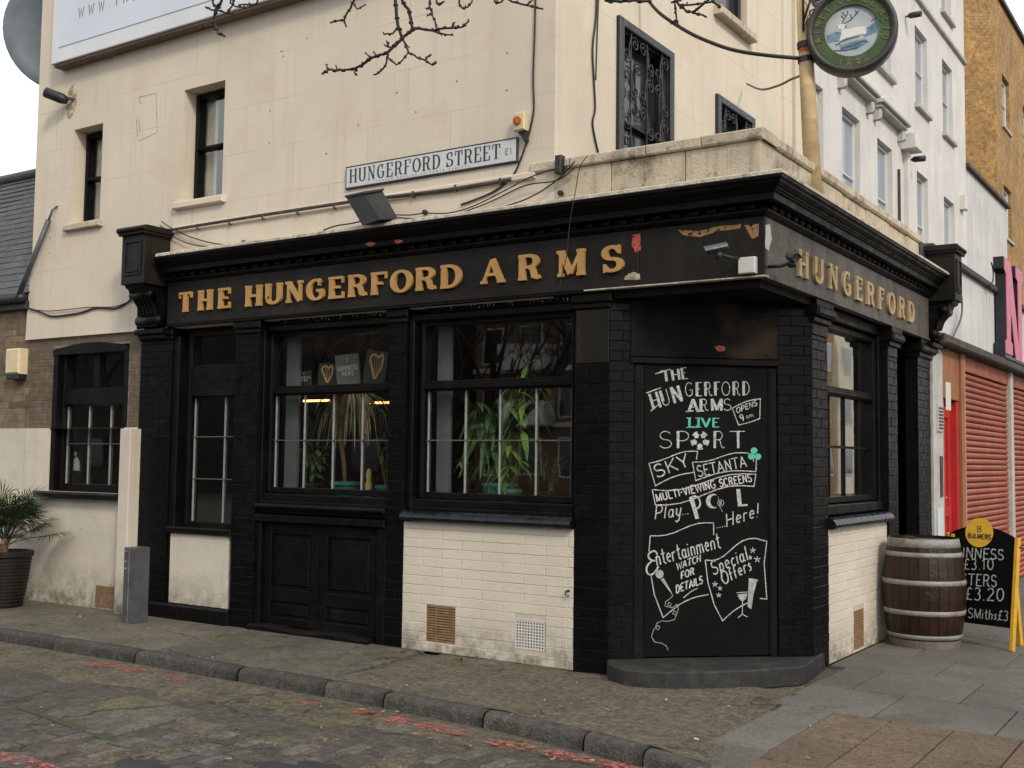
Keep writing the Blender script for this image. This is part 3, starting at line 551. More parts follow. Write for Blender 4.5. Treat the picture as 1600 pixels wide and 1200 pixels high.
# litter and cigarette ends in the gutter: too small to tell apart
mb = MB(); rl = random.Random(5)
spots = [(824, 1143), (858, 1150), (888, 1157), (1022, 1185), (1056, 1191), (800, 1116), (700, 1120), (755, 1125), (690, 1118), (440, 1072), (133, 1163), (600, 1186), (1266, 1135), (1262, 1184), (440, 1052), (1238, 1063), (296, 976), (311, 1027), (332, 1027), (125, 963), (876, 1103), (835, 1119), (800, 1140), (620, 1112), (598, 1112), (502, 1137)]
spots += [(rl.uniform(50, 1150), rl.uniform(1080, 1195)) for _ in range(12)]+[(rl.uniform(500, 1150), rl.uniform(1060, 1110)) for _ in range(8)]
for px, py in spots:
    q0 = at(px, py, 2, 0); on = q0.y > kerb_y(max(-40, min(4, q0.x))); z = .006 if on else zr+.022; q = at(px, py, 2, z)
    if .0 < q.y: continue
    a = rl.uniform(0, 6.28); l = rl.uniform(.006, .018); dx, dy = math.cos(a)*l, math.sin(a)*l; ww = rl.uniform(.003, .007)
    mb.m = rl.choice((0, 0, 0, 1)); mb.tube([(q.x-dx, q.y-dy, z), (q.x+dx, q.y+dy, z+rl.uniform(0, .004))], ww, 5, True)
mb.build('street_litter', [M['litter'], M['white_plastic']], kind='stuff')

# ------------------------------------------------------------------ the pub
pub = thing('pub_building', 'black fronted corner pub with cream upper walls, gold lettered fascia and cut-off corner', 'building', (-4, 3, 0))
BR = []                                                      # every brick of the pub: (frame, u0, u1, v0, v1, w, depth, material)
def bricks(F, u0, u1, v0, v1, w, m, holes=(), bl=.225, bh=.08, dep=.02, jm=None, parent=pub, store=None, name='brick_bed'):
    store = BR if store is None else store; r = 0; v = v0; mo = .0022
    while v < v1-.015:
        vt = min(v+bh, v1); u = u0-(0 if r % 2 == 0 else bl/2)
        while u < u1-.01:
            a, b = max(u, u0), min(u+bl, u1); cells = [(a, b)]
            for h in holes:
                if v < h[3]-.02 and vt > h[2]+.02:
                    nc = []
                    for (p, q) in cells:
                        if q <= h[0] or p >= h[1]: nc.append((p, q))
                        else:
                            if h[0]-p > .03: nc.append((p, h[0]))
                            if q-h[1] > .03: nc.append((h[1], q))
                    cells = nc
            for (p, q) in cells:
                if q-p > .03: store.append((F, p+mo, q-mo, v+mo, vt-mo, w+random.uniform(-.0015, .0015), dep, m))
            u += bl
        v += bh; r += 1
    if jm:
        mb = MB(F); holes_sheet(mb, u0, u1, v0, v1, w-.0032, list(holes), .1); mb.build(name, jm, parent)
def unit_brick():
    mb = MB(); b = .035; bz = .10
    return mb.add([(0, 0, 0), (1, 0, 0), (1, 1, 0), (0, 1, 0), (0, 0, 1-bz), (1, 0, 1-bz), (1, 1, 1-bz), (0, 1, 1-bz), (.02, b, 1), (.98, b, 1), (.98, 1-b, 1), (.02, 1-b, 1)],
        [(3, 2, 1, 0), (0, 1, 5, 4), (1, 2, 6, 5), (2, 3, 7, 6), (3, 0, 4, 7), (4, 5, 9, 8), (5, 6, 10, 9), (6, 7, 11, 10), (7, 4, 8, 11), (8, 9, 10, 11)])
BM = {}
def lay_bricks(store, parent, limit=300, seed=1):
    def size(b):
        F = b[0]; p = F((b[1]+b[2])/2, (b[3]+b[4])/2, b[5]); d = p-CAM; return -(b[2]-b[1])*(b[4]-b[3])*abs(F.w.dot(d.normalized()))/d.length_squared
    store.sort(key=size); o0 = ORG[parent.name]
    for b in store[:limit]:
        F, u0, u1, v0, v1, w, dep, m = b
        if m not in BM:
            t = unit_brick(); me = bpy.data.meshes.new('brick'); me.from_pydata(t.v, [], t.f); me.materials.append(M[m]); BM[m] = me
        o = bpy.data.objects.new('brick', BM[m]); COL.objects.link(o); o.parent = parent
        mt = Matrix((F.u*(u1-u0), F.v*(v1-v0), F.w*dep)).transposed().to_4x4(); mt.translation = F(u0, v0, w-dep)-o0; o.matrix_local = mt
    rest = store[limit:]
    if rest:
        ms = sorted({b[7] for b in rest}); mb = MB()
        for b in rest:
            mb.F = b[0]; mb.m = ms.index(b[7]); mb.box(b[1], b[2], b[3], b[4], b[5]-b[6], b[5], .004)
        mb.build('brickwork', [M[x] for x in ms], parent, kind='stuff')

def make_window(parent, F, u0, u1, v0, v1, wg, fw=.055, rails=(), bars_u=(), bars_v=(), gl='glass', fm='black', bm='bar_white', fd=.09, bwid=.009, round_top=0, name='window', mul=(), barsplit=None):
    """frame mesh with panes and glazing bars as pieces of it; u0..v1 is the glazed area, wg the glass plane"""
    mb = MB(F); w0, w1 = wg-.04, wg+fd-.03
    mb.box(u0-fw, u0, v0-fw, v1+fw, w0, w1, .006); mb.box(u1, u1+fw, v0-fw, v1+fw, w0, w1, .006)
    mb.box(u0, u1, v1, v1+fw, w0, w1-.002, .005); mb.box(u0, u1, v0-fw, v0, w0, w1-.002, .005)
    mb.box(u0-fw*.55, u0-.004, v0-fw*.6, v1+fw*.6, w1-.001, w1+.012, .005); mb.box(u1+.004, u1+fw*.55, v0-fw*.6, v1+fw*.6, w1-.001, w1+.012, .005)
    for a, b in rails: mb.box(u0, u1, a, b, w0, w1-.012, .008); mb.box(u0, u1, a+.015, b-.03, w1-.013, w1+.006, .005)
    for a, b, c, d in mul: mb.box(a, b, c, d, w0, w1-.014, .005)
    if round_top:
        r = round_top
        for su, s in ((u0, 1), (u1, -1)):
            pts = [(su, v1)] + [(su+s*(r-r*math.cos(R_(a))), v1-r+r*math.sin(R_(a))) for a in range(0, 91, 15)]
            if s > 0: pts = pts[::1]
            pl = pts if s < 0 else pts[::-1]
            mb.prism(pl[::-1] if False else pl, w0, w1-.02)
    win = mb.build(name, M[fm], parent)
    vs = [v0]+[x for r in rails for x in r]+[v1]; vs = [(vs[i], vs[i+1]) for i in range(0, len(vs), 2)]
    us = [u0]+[x for r in mul for x in r[:2]]+[u1]; us = [(us[i], us[i+1]) for i in range(0, len(us), 2)]
    for a, b in vs:
        for c, d in us: MB(F).box(c-.004, d+.004, a-.004, b+.004, wg-.002, wg+.002).build('pane', M[gl], win)
    lv = vs[0] if barsplit is None else barsplit
    k = 0
    for u in bars_u:
        MB(F).box(u-bwid/2, u+bwid/2, lv[0], lv[1], wg+.003, wg+.020+k*.0004).build('glazing_bar', M[bm], win); k += 1
    for v in bars_v:
        MB(F).box(u0, u1, v-bwid*.5, v+bwid*.5, wg+.003, wg+.024).build('glazing_bar', M['bar_grey' if bm == 'bar_white' else bm], win)
    return win

# lower wall behind everything (A side)
WA0 = (-8.47, -7.15, 1.24, 2.86)
W1 = (-6.27, -5.48, .93, 2.95); W2 = (-5.10, -3.47, 1.29, 2.89); W3 = (-3.24, -1.585, 1.29, 2.89); DR = (-5.18, -3.55, -.01, 1.10)
mb = MB(FA); holes_sheet(mb, -7.0, -1.25, 0, 3.0, -.13, [W1, W2, W3], .12); mb.build('wall', M['black_matt'], pub)
# windows
make_window(pub, FA, -6.21, -5.55, .985, 2.885, -.15, rails=((2.25, 2.59),), bars_u=(-6.19, -5.74), bars_v=(1.42, 1.85), fw=.06)
make_window(pub, FA, -5.04, -3.53, 1.36, 2.825, -.15, rails=((2.25, 2.34),), bars_u=(-5.02, -4.64, -4.27, -3.91), bars_v=(1.815,), round_top=.07)
make_window(pub, FA, -3.16, -1.645, 1.36, 2.825, -.15, rails=((2.25, 2.34),), bars_u=(-3.14, -2.735, -2.375, -2.01, -1.665), bars_v=(1.815,), round_top=.07)
# outer mouldings around the big windows
for (a, b) in ((-5.10, -3.47), (-3.24, -1.585)):
    mb = MB(FA); mb.box(a-.05, a+.005, 1.22, 2.93, -.13, -.03, .008); mb.box(b-.005, b+.02, 1.22, 2.93, -.13, -.04, .008); mb.box(a-.05, b+.02, 2.87, 2.93, -.128, -.035, .008)
    mb.box(a, b, 1.225, 1.30, -.13, -.035, .01); mb.box(a, b, 1.20, 1.232, -.13, .0, .006); mb.build('window_surround', M['black'], pub)
# pierced strips over the two big windows
for (a, b) in ((-4.92, -3.55), (-3.12, -1.62)):
    mb = MB(FA); mb.box(a, b, 2.935, 2.995, -.12, -.045, .004); mb.m = 1; rr = random.Random(int(a*10))
    for i in range(74):
        u = rr.uniform(a+.02, b-.02) if rr.random() < .35 else rr.uniform(a+(b-a)*.25, b-.02); h = rr.uniform(.004, .02); v = rr.uniform(2.945, 2.975); w = rr.uniform(.003, .008)
        mb.m = 1 if rr.random() < .45 else 2; mb.box(u, u+w, v, v+h, -.0455, -.042-i*.00004)
    mb.build('pierced_vent_strip', [M['black'], M['white_plastic'], M['iron']], pub)
# upper lintel, fascia, cornice, soffit
MB(FA).box(-7.0, -1.24, 2.995, 3.45, -.13, .0).build('lintel', M['black_matt'], pub)
fas = MB(FA).box(-6.46, -.97, 3.01, 3.45, .001, .05, .004).build('fascia', M['fascia'], pub)
MB(FA).box(-.966, .05, 3.012, 3.449, .001, .047, .004).build('fascia', M['fascia'], pub, label='blank end panel of the fascia with flaking paint')
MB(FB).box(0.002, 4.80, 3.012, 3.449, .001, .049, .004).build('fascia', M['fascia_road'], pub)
mb = MB(FA); mb.box(-1.45, .062, 2.998, 3.009, .0, .066, .002); mb.build('fascia_lip', M['lead'], pub)
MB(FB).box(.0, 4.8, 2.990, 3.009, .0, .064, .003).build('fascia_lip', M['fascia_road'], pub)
MB(FA).box(-6.46, -1.452, 2.985, 3.006, .0, .06, .003).build('fascia_lip', M['black'], pub)
mb = MB(); mb.prism([(-1.30, .002), (-.001, .002), (-.001, 1.2), (-.25, 1.2)], 2.93, 3.44); mb.build('soffit', M['black_matt'], pub)
def sweep_corner(prof, ua, ub, name, m):
    n = len(prof); P = [(ua, -w, v) for v, w in prof]+[(w, -w, v) for v, w in prof]+[(w, ub, v) for v, w in prof]
    F = [tuple(range(n)), tuple(range(3*n-1, 2*n-1, -1))]
    for k in (0, 1): F += [(k*n+(i+1) % n, k*n+i, (k+1)*n+i, (k+1)*n+(i+1) % n) for i in range(n)]
    return MB().add(P, F).build(name, m, pub)
sweep_corner([(3.45, .0), (3.45, .062), (3.462, .080), (3.475, .092), (3.488, .092), (3.490, .055), (3.535, .055), (3.537, .165), (3.588, .168), (3.590, .182), (3.602, .186), (3.604, .198), (3.617, .202), (3.620, .216), (3.640, .236), (3.655, .240), (3.668, .258), (3.685, .258), (3.70, .0)], -6.45, 4.80, 'cornice', M['black'])
sweep_corner([(3.687, .0), (3.687, .264), (3.690, .270), (3.712, .268), (3.724, .25), (3.765, .0)], -6.40, 4.79, 'lead_flashing', M['lead'])
u = -6.38
while u < -.02: MB(FA).box(u, u+.075, 3.493, 3.534, .05, .105, .010).build('dentil', M['black'], pub); u += .15
u = .0
while u < 4.7: MB(FB).box(u, u+.075, 3.493, 3.534, .05, .105, .010).build('dentil', M['black'], pub); u += .15
# flaked and sprayed patches that really are on the paint
def patch(F, w, pts, m, name='paint_patch'):
    c = []
    for i in range(len(pts)):
        a, b = Vector(pts[i]), Vector(pts[(i+1) % len(pts)]); 
        for k in range(4):
            q = a.lerp(b, k/4); c.append((q.x+random.uniform(-.7, .7), q.y+random.uniform(-.7, .7)))
    P = []
    for p in c:
        n = F.w; d = ray(*p); o = F.o+n*w; t = (o-CAM).dot(n)/d.dot(n); P.append(CAM+d*t)
    MB().add(P[::-1], [tuple(range(len(P)))], True).build(name, m, pub)
patch(FA, .0518, [(988, 367), (1001, 364), (1001, 391), (993, 394), (987, 383)], M['red_spray'])
patch(FA, .0518, [(974, 437), (982, 427), (992, 425), (1000, 428), (1000, 437)], M['cream_dirty'])
patch(FA, .0488, [(1059, 359), (1090, 361), (1125, 353), (1158, 350), (1157, 357), (1120, 361), (1094, 370), (1068, 368)], M['wood_bare'])
patch(FA, .0488, [(1163, 351), (1186, 350), (1185, 369), (1176, 373), (1168, 361)], M['wood_bare'])
patch(FA, .169, [(570, 382), (578, 378), (588, 380), (580, 385)], M['red_spray']); patch(FA, .169, [(614, 377), (622, 374), (630, 376), (622, 381)], M['red_spray'])
patch(FD, .0125, [(1117, 543), (1124, 539), (1133, 543), (1133, 548), (1122, 549)], M['red_spray'])
patch(FB, .0508, [(1196, 352), (1203, 350), (1206, 372), (1201, 392), (1196, 388)], M['stone_grey'])
# pilasters of the street front
for (a, b, top, wf) in ((-6.92, -6.42, 2.86, .0), (-5.44, -5.12, 2.86, .02), (-3.49, -3.30, 2.86, .0), (-1.56, -1.25, 2.42, .0)):
    MB(FA).box(a+.003, b-.003, 0, 2.9, -.135, wf-.0035).build('pilaster', M['black_joint'], pub)
    bricks(FA, a, b, .02, top, wf, 'black_brick')
    if top < 2.6: MB(FA).box(a+.004, b-.004, top+.004, 2.86, -.13, wf+.002, .006).build('pilaster_head', M['fascia'], pub)
    mb = MB(FA); mb.box(a-.015, b+.015, 2.865, 2.905, -.13, wf+.018, .006); mb.box(a-.03, b+.03, 2.908, 2.985, -.13, wf+.035, .012); mb.build('capital', M['black'], pub)
MB(FA).box(-6.42, -6.33, 0, 2.9, -.14, -.02, .01).build('window_surround', M['black'], pub)
MB(FA).box(-5.50, -5.44, 0.9, 2.9, -.14, -.02, .01).build('window_surround', M['black'], pub)
# narrow bay: sill, cream panel, plinth
MB(FA).box(-6.40, -5.44, .865, .93, -.14, .035, .012).build('sill', M['black'], pub)
MB(FA).box(-6.36, -5.50, .155, .862, -.14, -.004, .004).build('panel', M['cream_low'], pub)
MB(FA).box(-6.62, -5.44, -.02, .15, -.14, .045, .02).build('plinth', M['black'], pub)
# cellar doors under the middle window
mb = MB(FA); mb.box(-5.14, -3.50, 1.03, 1.10, -.13, .02, .01); mb.box(-5.14, -3.50, 1.10, 1.205, -.13, -.02, .02); mb.box(-5.12, -3.49, 1.155, 1.205, -.13, .045, .02); mb.build('sill', M['black'], pub)
MB(FA).box(-5.14, -5.06, 0, 1.03, -.13, -.005, .008).build('door_frame', M['black'], pub); MB(FA).box(-3.60, -3.50, 0, 1.03, -.13, -.005, .008).build('door_frame', M['black'], pub)
for a, b in ((-5.055, -4.34), (-4.33, -3.605)):
    mb = MB(FA); mb.box(a, b, .05, 1.025, -.125, -.075); 
    for (p, q, r, s) in ((a, a+.10, .05, 1.02), (b-.10, b, .05, 1.02), (a+.10, b-.10, .92, 1.02), (a+.10, b-.10, .28, .40), (a+.10, b-.10, .05, .13)): mb.box(p, q, r, s, -.076, -.05, .004)
    d = mb.build('cellar_door', M['black'], pub)
    MB(FA).box(a+.13, b-.13, .43, .89, -.076, -.062, .012).build('door_panel', M['black'], d); MB(FA).box(a+.13, b-.13, .15, .26, -.076, -.062, .01).build('door_panel', M['black'], d)
mb = MB(FA); mb.smooth = True
P = []; nn = 12
for i in range(nn+1):
    u = -5.16+1.52*i/nn; s = .012*math.sin(i*.9); P.append((u, s))
mb.smooth = False; mb.F = FW
V = []; 
for u, s in P:
    for y, z in ((0.07, -.01), (-.055, -.01), (-.06, .03+s), (-.03, .05+s), (0.07, .055+s)): V.append((u, y, z))
mb.add(V, [(i*5+j, i*5+j+1, (i+1)*5+j+1, (i+1)*5+j) for i in range(nn) for j in range(4)]+[(0, 1, 2, 3, 4), tuple(range(nn*5+4, nn*5-1, -1))][::-1]); mb.build('threshold', M['black_matt'], pub)
# cream brick panel 3 with sill tiles
bricks(FA, -3.295, -1.562, .0, 1.105, -.004, 'cream_brick', jm=M['cream_joint'], holes=[(-3.03, -2.72, .085, .395), (-2.115, -1.82, .115, .355)], bl=.42, name='panel')
def tile_row(F, u0, u1, v0, v1, w0, w1, n, m='blue_tile'):
    for i in range(n):
        a = u0+(u1-u0)*i/n+.0015; b = u0+(u1-u0)*(i+1)/n-.0015; h = v1-v0; d = random.uniform(-.001, .001)
        pr = [(v0, w0), (v0, w1-.012), (v0+.010, w1+d), (v0+h*.35, w1+.006+d), (v0+h*.6, w1-.004+d), (v0+h*.78, w1-.022), (v1-.004, w1-.05), (v1, w0)]
        mb = MB(F); mb.profile(pr[::-1], a, b); mb.build('sill_tile', M[m], pub)
tile_row(FA, -3.295, -1.562, 1.108, 1.205, -.13, .06, 13)
# vents
def pierced_vent(F, u0, u1, v0, v1, w, m, nx, nv, parent, dark):
    mb = MB(F); us = [u0+(u1-u0)*(i/(nx)) for i in range(nx+1)]; holes = []
    du_ = (u1-u0-.02)/nx; dv = (v1-v0-.02)/nv
    for i in range(nx):
        for j in range(nv): holes.append((u0+.01+du_*(i+.17), u0+.01+du_*(i+.83), v0+.01+dv*(j+.17), v0+.01+dv*(j+.83)))
    holes_sheet(mb, u0, u1, v0, v1, w, holes, .03); mb.m = 1; mb.add([(u0, v0, w-.03), (u1, v0, w-.03), (u1, v1, w-.03), (u0, v1, w-.03)], [(0, 1, 2, 3)])
    mb.m = 0; mb.box(u0-.006, u1+.006, v1, v1+.006, w-.02, w+.003); mb.build('air_vent', [m, dark], parent)
pierced_vent(FA, -2.112, -1.823, .118, .352, -.004, M['white_plastic'], 10, 9, pub, M['iron'])
def brick_vent(F, u0, u1, v0, v1, w, parent, m='terracotta_vent', n=14):
    mb = MB(F); mb.m = 1; mb.box(u0, u1, v0, v1, w-.05, w-.022); mb.m = 0; h = (v1-v0)/n
    for k in range(n): mb.box(u0+.003, u1-.003, v0+h*k+.0035, v0+h*(k+1)-.0025, w-.03, w-.006+random.uniform(-.002, .002), .002)
    for uu in (u0+(u1-u0)*.33,): mb.box(uu, uu+.008, v0, v1, w-.03, w-.002)
    mb.build('air_brick', [M[m], M['iron']], parent)
brick_vent(FA, -3.03, -2.72, .085, .395, -.004, pub)
mb = MB(FA); mb.tube([(-1.60, .62, -.004), (-1.60, .62, .02)], .009, 8); mb.tube([(-1.60+.022*math.cos(a/3), .60+.022*math.sin(a/3), .02) for a in range(3, 17)], .005, 6); mb.build('hook', M['iron'], pub)
# ---- cut-off corner
bricks(FD, 0.0, .205, .12, 2.90, .0, 'black_brick'); bricks(FD, 1.39, DL, .12, 2.90, .0, 'black_brick')
MB(FD).box(.003, .200, 0, 2.95, -.2, -.0035).build('pilaster', M['black_joint'], pub); MB(FD).box(1.393, DL-.003, 0, 2.95, -.2, -.0035).build('pilaster', M['black_joint'], pub)
MB(FD).box(.205, .29, .11, 2.42, -.2, .0, .008).build('door_frame', M['black_matt'], pub); MB(FD).box(1.325, 1.39, .11, 2.42, -.2, -.01, .008).build('door_frame', M['black_matt'], pub)
mb = MB(FD); mb.box(.165, 1.392, 2.425, 2.475, -.2, .02, .006); mb.build('door_head', M['black_matt'], pub)
MB(FD).box(.168, 1.389, 2.478, 2.93, -.2, .011, .006).build('overdoor_panel', M['overdoor'], pub)
board = thing('chalkboard', 'tall black chalkboard on the cut-off corner, hand lettered with sport, pool and special offers', 'chalkboard', tuple(FD(.8, .13, 0)))
MB(FD).box(.292, 1.323, .13, 2.421, -.03, -.012, .003).build('board_panel', M['board'], board)
for (a, b, c, d) in ((.292, .302, .13, 2.42), (1.313, 1.323, .13, 2.42)): MB(FD).box(a, b, c, d, -.012, -.004, .002).build('edge_strip', M['black'], board)
# corner step with rounded left end
stp = [at(*p, 2, .115)[:2] for p in ((950, 1035), (958, 1041), (975, 1046), (1005, 1049), (1040, 1051), (1100, 1050), (1180, 1047), (1250, 1042), (1262, 1038), (1290, 1018))]
poly = [tuple(p) for p in stp]+[(-.02, 1.35), (-.3, 1.1), (-1.2, .2), (-1.32, .1)]
mb = MB(); n = len(poly); cx, cy = -.6, .6
inn = [(p[0]+(cx-p[0])*.018, p[1]+(cy-p[1])*.018) for p in poly]
mb.add([(x, y, -.02) for x, y in poly]+[(x, y, .105) for x, y in poly]+[(x, y, .118) for x, y in inn], [(i, (i+1) % n, n+(i+1) % n, n+i) for i in range(n)]+[(n+i, n+(i+1) % n, 2*n+(i+1) % n, 2*n+i) for i in range(n)]+[tuple(range(2*n, 3*n))])
mb.build('corner_step', mat('dark_worn_step', (.018, .018, .0185), .75, .3, 5, .6, 60, dirt=.8, dcol=(.042, .045, .018), dscale=5), pub)
# ---- road front
WB = (1.56, 3.26, 1.29, 2.90)
mb = MB(FB); holes_sheet(mb, 1.13, 5.06, 0, 3.0, -.13, [WB, (3.62, 4.5, -.01, 2.86)], .1); mb.build('wall', M['black_matt'], pub)
make_window(pub, FB, 1.66, 3.17, 1.365, 2.825, -.15, rails=((2.25, 2.33),), bars_u=(1.97, 2.40, 2.82), bars_v=(1.80,), gl='glass_road', bm='black', bwid=.022)
mb = MB(FB); mb.box(1.54, 1.60, 1.22, 2.93, -.13, -.05, .008); mb.box(3.22, 3.28, 1.22, 2.93, -.13, -.05, .008); mb.box(1.54, 3.28, 1.215, 1.30, -.13, -.03, .01); mb.box(1.54, 3.28, 2.89, 2.99, -.13, -.04, .008); mb.build('window_surround', M['black'], pub)
tile_row(FB, 1.52, 3.30, 1.108, 1.205, -.13, .06, 24)
bricks(FB, 1.52, 3.30, .0, 1.105, -.004, 'cream_brick', jm=M['cream_joint'], holes=[(2.21, 2.52, .02, .36)], name='panel')
brick_vent(FB, 2.21, 2.52, .02, .36, -.004, pub)
for (a, b, c) in ((1.13, 1.52, .0), (3.28, 3.62, .02), (4.50, 5.04, .0)):
    MB(FB).box(a+.003, b-.003, 0, 2.9, -.135, c-.0035).build('pilaster', M['black_joint'], pub); bricks(FB, a, b, .02, 2.70, c, 'black_brick')
    MB(FB).box(a+.002, b-.002, 2.703, 2.80, -.13, c+.004, .005).build('pilaster_head', M['black'], pub)
    mb = MB(FB); mb.box(a-.02, b+.02, 2.80, 2.85, -.13, c+.03, .008); mb.box(a-.04, b+.04, 2.852, 2.93, -.13, c+.075, .02); mb.box(a-.02, b+.02, 2.932, 2.99, -.13, c+.05, .005); mb.build('capital', M['black'], pub)
mb = MB(FB); mb.box(3.0, 4.6, 0, 2.95, -.85, -.82); mb.build('entrance_back', M['black_joint'], pub)
mb = MB(FB); mb.add([(3.62, 0, -.13), (3.62, 0, -.82), (3.62, 2.9, -.82), (3.62, 2.9, -.13)], [(0, 1, 2, 3)]); mb.add([(4.5, 0, -.13), (4.5, 2.9, -.13), (4.5, 2.9, -.82), (4.5, 0, -.82)], [(0, 1, 2, 3)]); mb.add([(3.62, 2.86, -.13), (3.62, 2.86, -.82), (4.5, 2.86, -.82), (4.5, 2.86, -.13)], [(0, 1, 2, 3)]); mb.build('entrance_reveal', M['black_matt'], pub)
dm = MB(FB); dm.box(3.66, 4.46, .03, 2.2, -.81, -.76); 
for (a, b, c, d) in ((3.66, 3.78, .03, 2.2), (4.34, 4.46, .03, 2.2), (3.78, 4.34, 2.08, 2.2), (3.78, 4.34, 1.0, 1.12), (3.78, 4.34, .03, .2)): dm.box(a, b, c, d, -.765, -.735, .004)
dr = dm.build('door', M['black'], pub); MB(FB).tube([(4.40, 1.02, -.735), (4.40, 1.02, -.69), (4.33, 1.02, -.69)], .01).build('handle', M['steel'], dr)
MB(FB).box(3.60, 4.52, -.02, .03, -.8, .03, .01).build('threshold', M['ledge'], pub)
MB(FB).box(1.1, 5.05, 2.995, 3.45, -.13, .0).build('lintel', M['black_matt'], pub)
# ---- corner consoles at the two ends of the fascia
def console(F, u0, u1, top, bot, dep, lab=None):
    mb = MB(F); mb.box(u0, u1, bot, top, 0, dep, .006); c = mb.build('console', M['fascia'], pub)
    mb = MB(F); mb.box(u0-.035, u1+.035, top+.002, top+.03, -.0, dep+.03, .008); mb.box(u0-.055, u1+.055, top+.031, top+.085, -.0, dep+.05, .02); mb.build('console_cap', M['fascia'], c)
    mb = MB(F); a, b = u0+.05, u1-.05; v0, v1 = bot+.09, top-.06
    for q in ((a, a+.02, v0, v1), (b-.02, b, v0, v1), (a+.02, b-.02, v1-.02, v1), (a+.02, b-.02, v0, v0+.02)): mb.box(*q, dep, dep+.012, .003)
    for k in range(4): mb.disc(a+.06+k*(b-a-.12)/3, v0+.05, .022, dep, dep+.014-k*.0003, 8)
    mb.build('raised_moulding', M['fascia'], c)
    mb = MB(F); A = [(bot-.001, .0), (bot-.001, dep-.03), (bot-.03, dep-.04), (bot-.045, dep-.075), (bot-.08, dep-.09), (bot-.10, dep-.15), (bot-.16, dep-.20), (bot-.22, .11), (bot-.34, .085), (bot-.42, .11), (bot-.44, .0)]
    mb.profile(A, u0+.03, u1-.03); mb.smooth = True
    mb.tube([(u0+.0, bot-.36, .085), (u1-.0, bot-.36, .085)], .055, 12); mb.tube([(u0+.02, bot-.10, dep-.14), (u1-.02, bot-.10, dep-.14)], .05, 10); mb.smooth = False
    for k in range(5): mb.disc(0, 0, 0, 0, 0, 3) if False else mb.tube([(u0+.06+k*(u1-u0-.12)/4, bot-.13, dep-.13), (u0+.06+k*(u1-u0-.12)/4, bot-.2, .14), (u0+.06+k*(u1-u0-.12)/4, bot-.3, .105)], .022, 6)
    mb.build('scroll_bracket', M['black'], c)
    mb = MB(F); mb.box(u0-.05, u1+.04, bot-.50, bot-.445, -.02, .11, .012); mb.box(u0-.02, u1+.02, bot-.545, bot-.502, -.02, .07, .008); mb.build('console_base', M['black'], c)
console(FA, -6.86, -6.50, 3.93, 3.42, .33); console(FB, 4.80, 5.12, 3.93, 3.42, .33)
# ---- upper walls
A0 = (-8.22, -7.70, 4.26, 5.36); A1 = (-6.355, -5.735, 4.30, 5.50)
mb = MB(FA); holes_sheet(mb, -8.93, -1.776, 2.98, 12, .0, [A0, A1], .26)
mb.add([(-9.0, 2.98, .0), (-8.93, 2.98, 0), (-8.93, 3.72, 0), (-8.96, 3.72, 0)], [(0, 1, 2, 3)])
mb.add([(-9.0, 2.98, .0), (-1.776, 2.98, .0), (-1.776, 2.98, -.2), (-9.0, 2.98, -.2)], [(3, 2, 1, 0)])
mb.add([(-8.93, 2.98, 0), (-8.93, 12, 0), (-8.93, 12, -9), (-8.93, 2.98, -9)], [(0, 1, 2, 3)])
mb.build('upper_wall', M['cream'], pub)
mb = MB(FC); C1 = (1.10, 2.16, 3.95, 5.66); C2 = (3.34, 4.30, 3.95, 5.56); C3 = (3.30, 4.20, 6.56, 8.3)
holes_sheet(mb, 0.0, 6.0, 3.6, 12, .0, [C1, C2, C3], .16); mb.build('upper_wall', M['cream'], pub)
mb = MB(FC); mb.box(5.30, 5.55, 3.85, 12, .0, .05, .01); mb.box(5.62, 5.9, 3.85, 12, .0, .08, .01); mb.build('wall_strip', M['cream'], pub)
MB().box(-8.93, -1.776, 0, 14, 12, 12.02).build('roof', M['ledge'], pub)
MB().box(-1.774, -.02, .02, 6.0, 3.80, 3.86).build('flat_roof', M['ledge'], pub)
for (h, bars) in ((A0, 1), (A1, 1)):
    cu = (h[0]+h[1])/2
    make_window(pub, FA, h[0]+.055, h[1]-.03, h[2]+.055, h[3]-.07, -.215, rails=(((h[2]+h[3])/2-.02, (h[2]+h[3])/2+.02),), fw=.05, fm='black', name='window')
    MB(FA).box(h[0]-.08, h[1]+.06, h[2]-.075, h[2]-.002, -.16, .055, .01).build('window_sill', M['cream_dirty'] if h is A0 else M['cream'], pub)
    # blind and room edge behind the glass
    MB(FA).box(h[0]+.02, h[0]+.20, h[2]+.03, h[3]-.03, -.30, -.29).build('curtain', M['net'], pub)
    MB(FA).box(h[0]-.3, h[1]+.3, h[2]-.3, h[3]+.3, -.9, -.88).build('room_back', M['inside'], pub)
MB(FA).box(-6.46, -1.95, 3.985, 4.045, .0, .03, .01).build('string_course', M['cream'], pub)
# openings of the set-back wall
for h in (C1, C2, C3):
    make_window(pub, FC, h[0]+.07, h[1]-.07, h[2]+.07, h[3]-.07, -.13, rails=(((h[2]+h[3])/2-.02, (h[2]+h[3])/2+.02),), fw=.06, fm='iron', gl='pane_dark')
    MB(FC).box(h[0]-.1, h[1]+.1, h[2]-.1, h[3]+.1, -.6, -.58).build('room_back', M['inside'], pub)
MB(FC).box(3.24, 4.28, 6.46, 6.555, -.1, .10, .012).build('window_sill', M['cream_dirty'], pub)
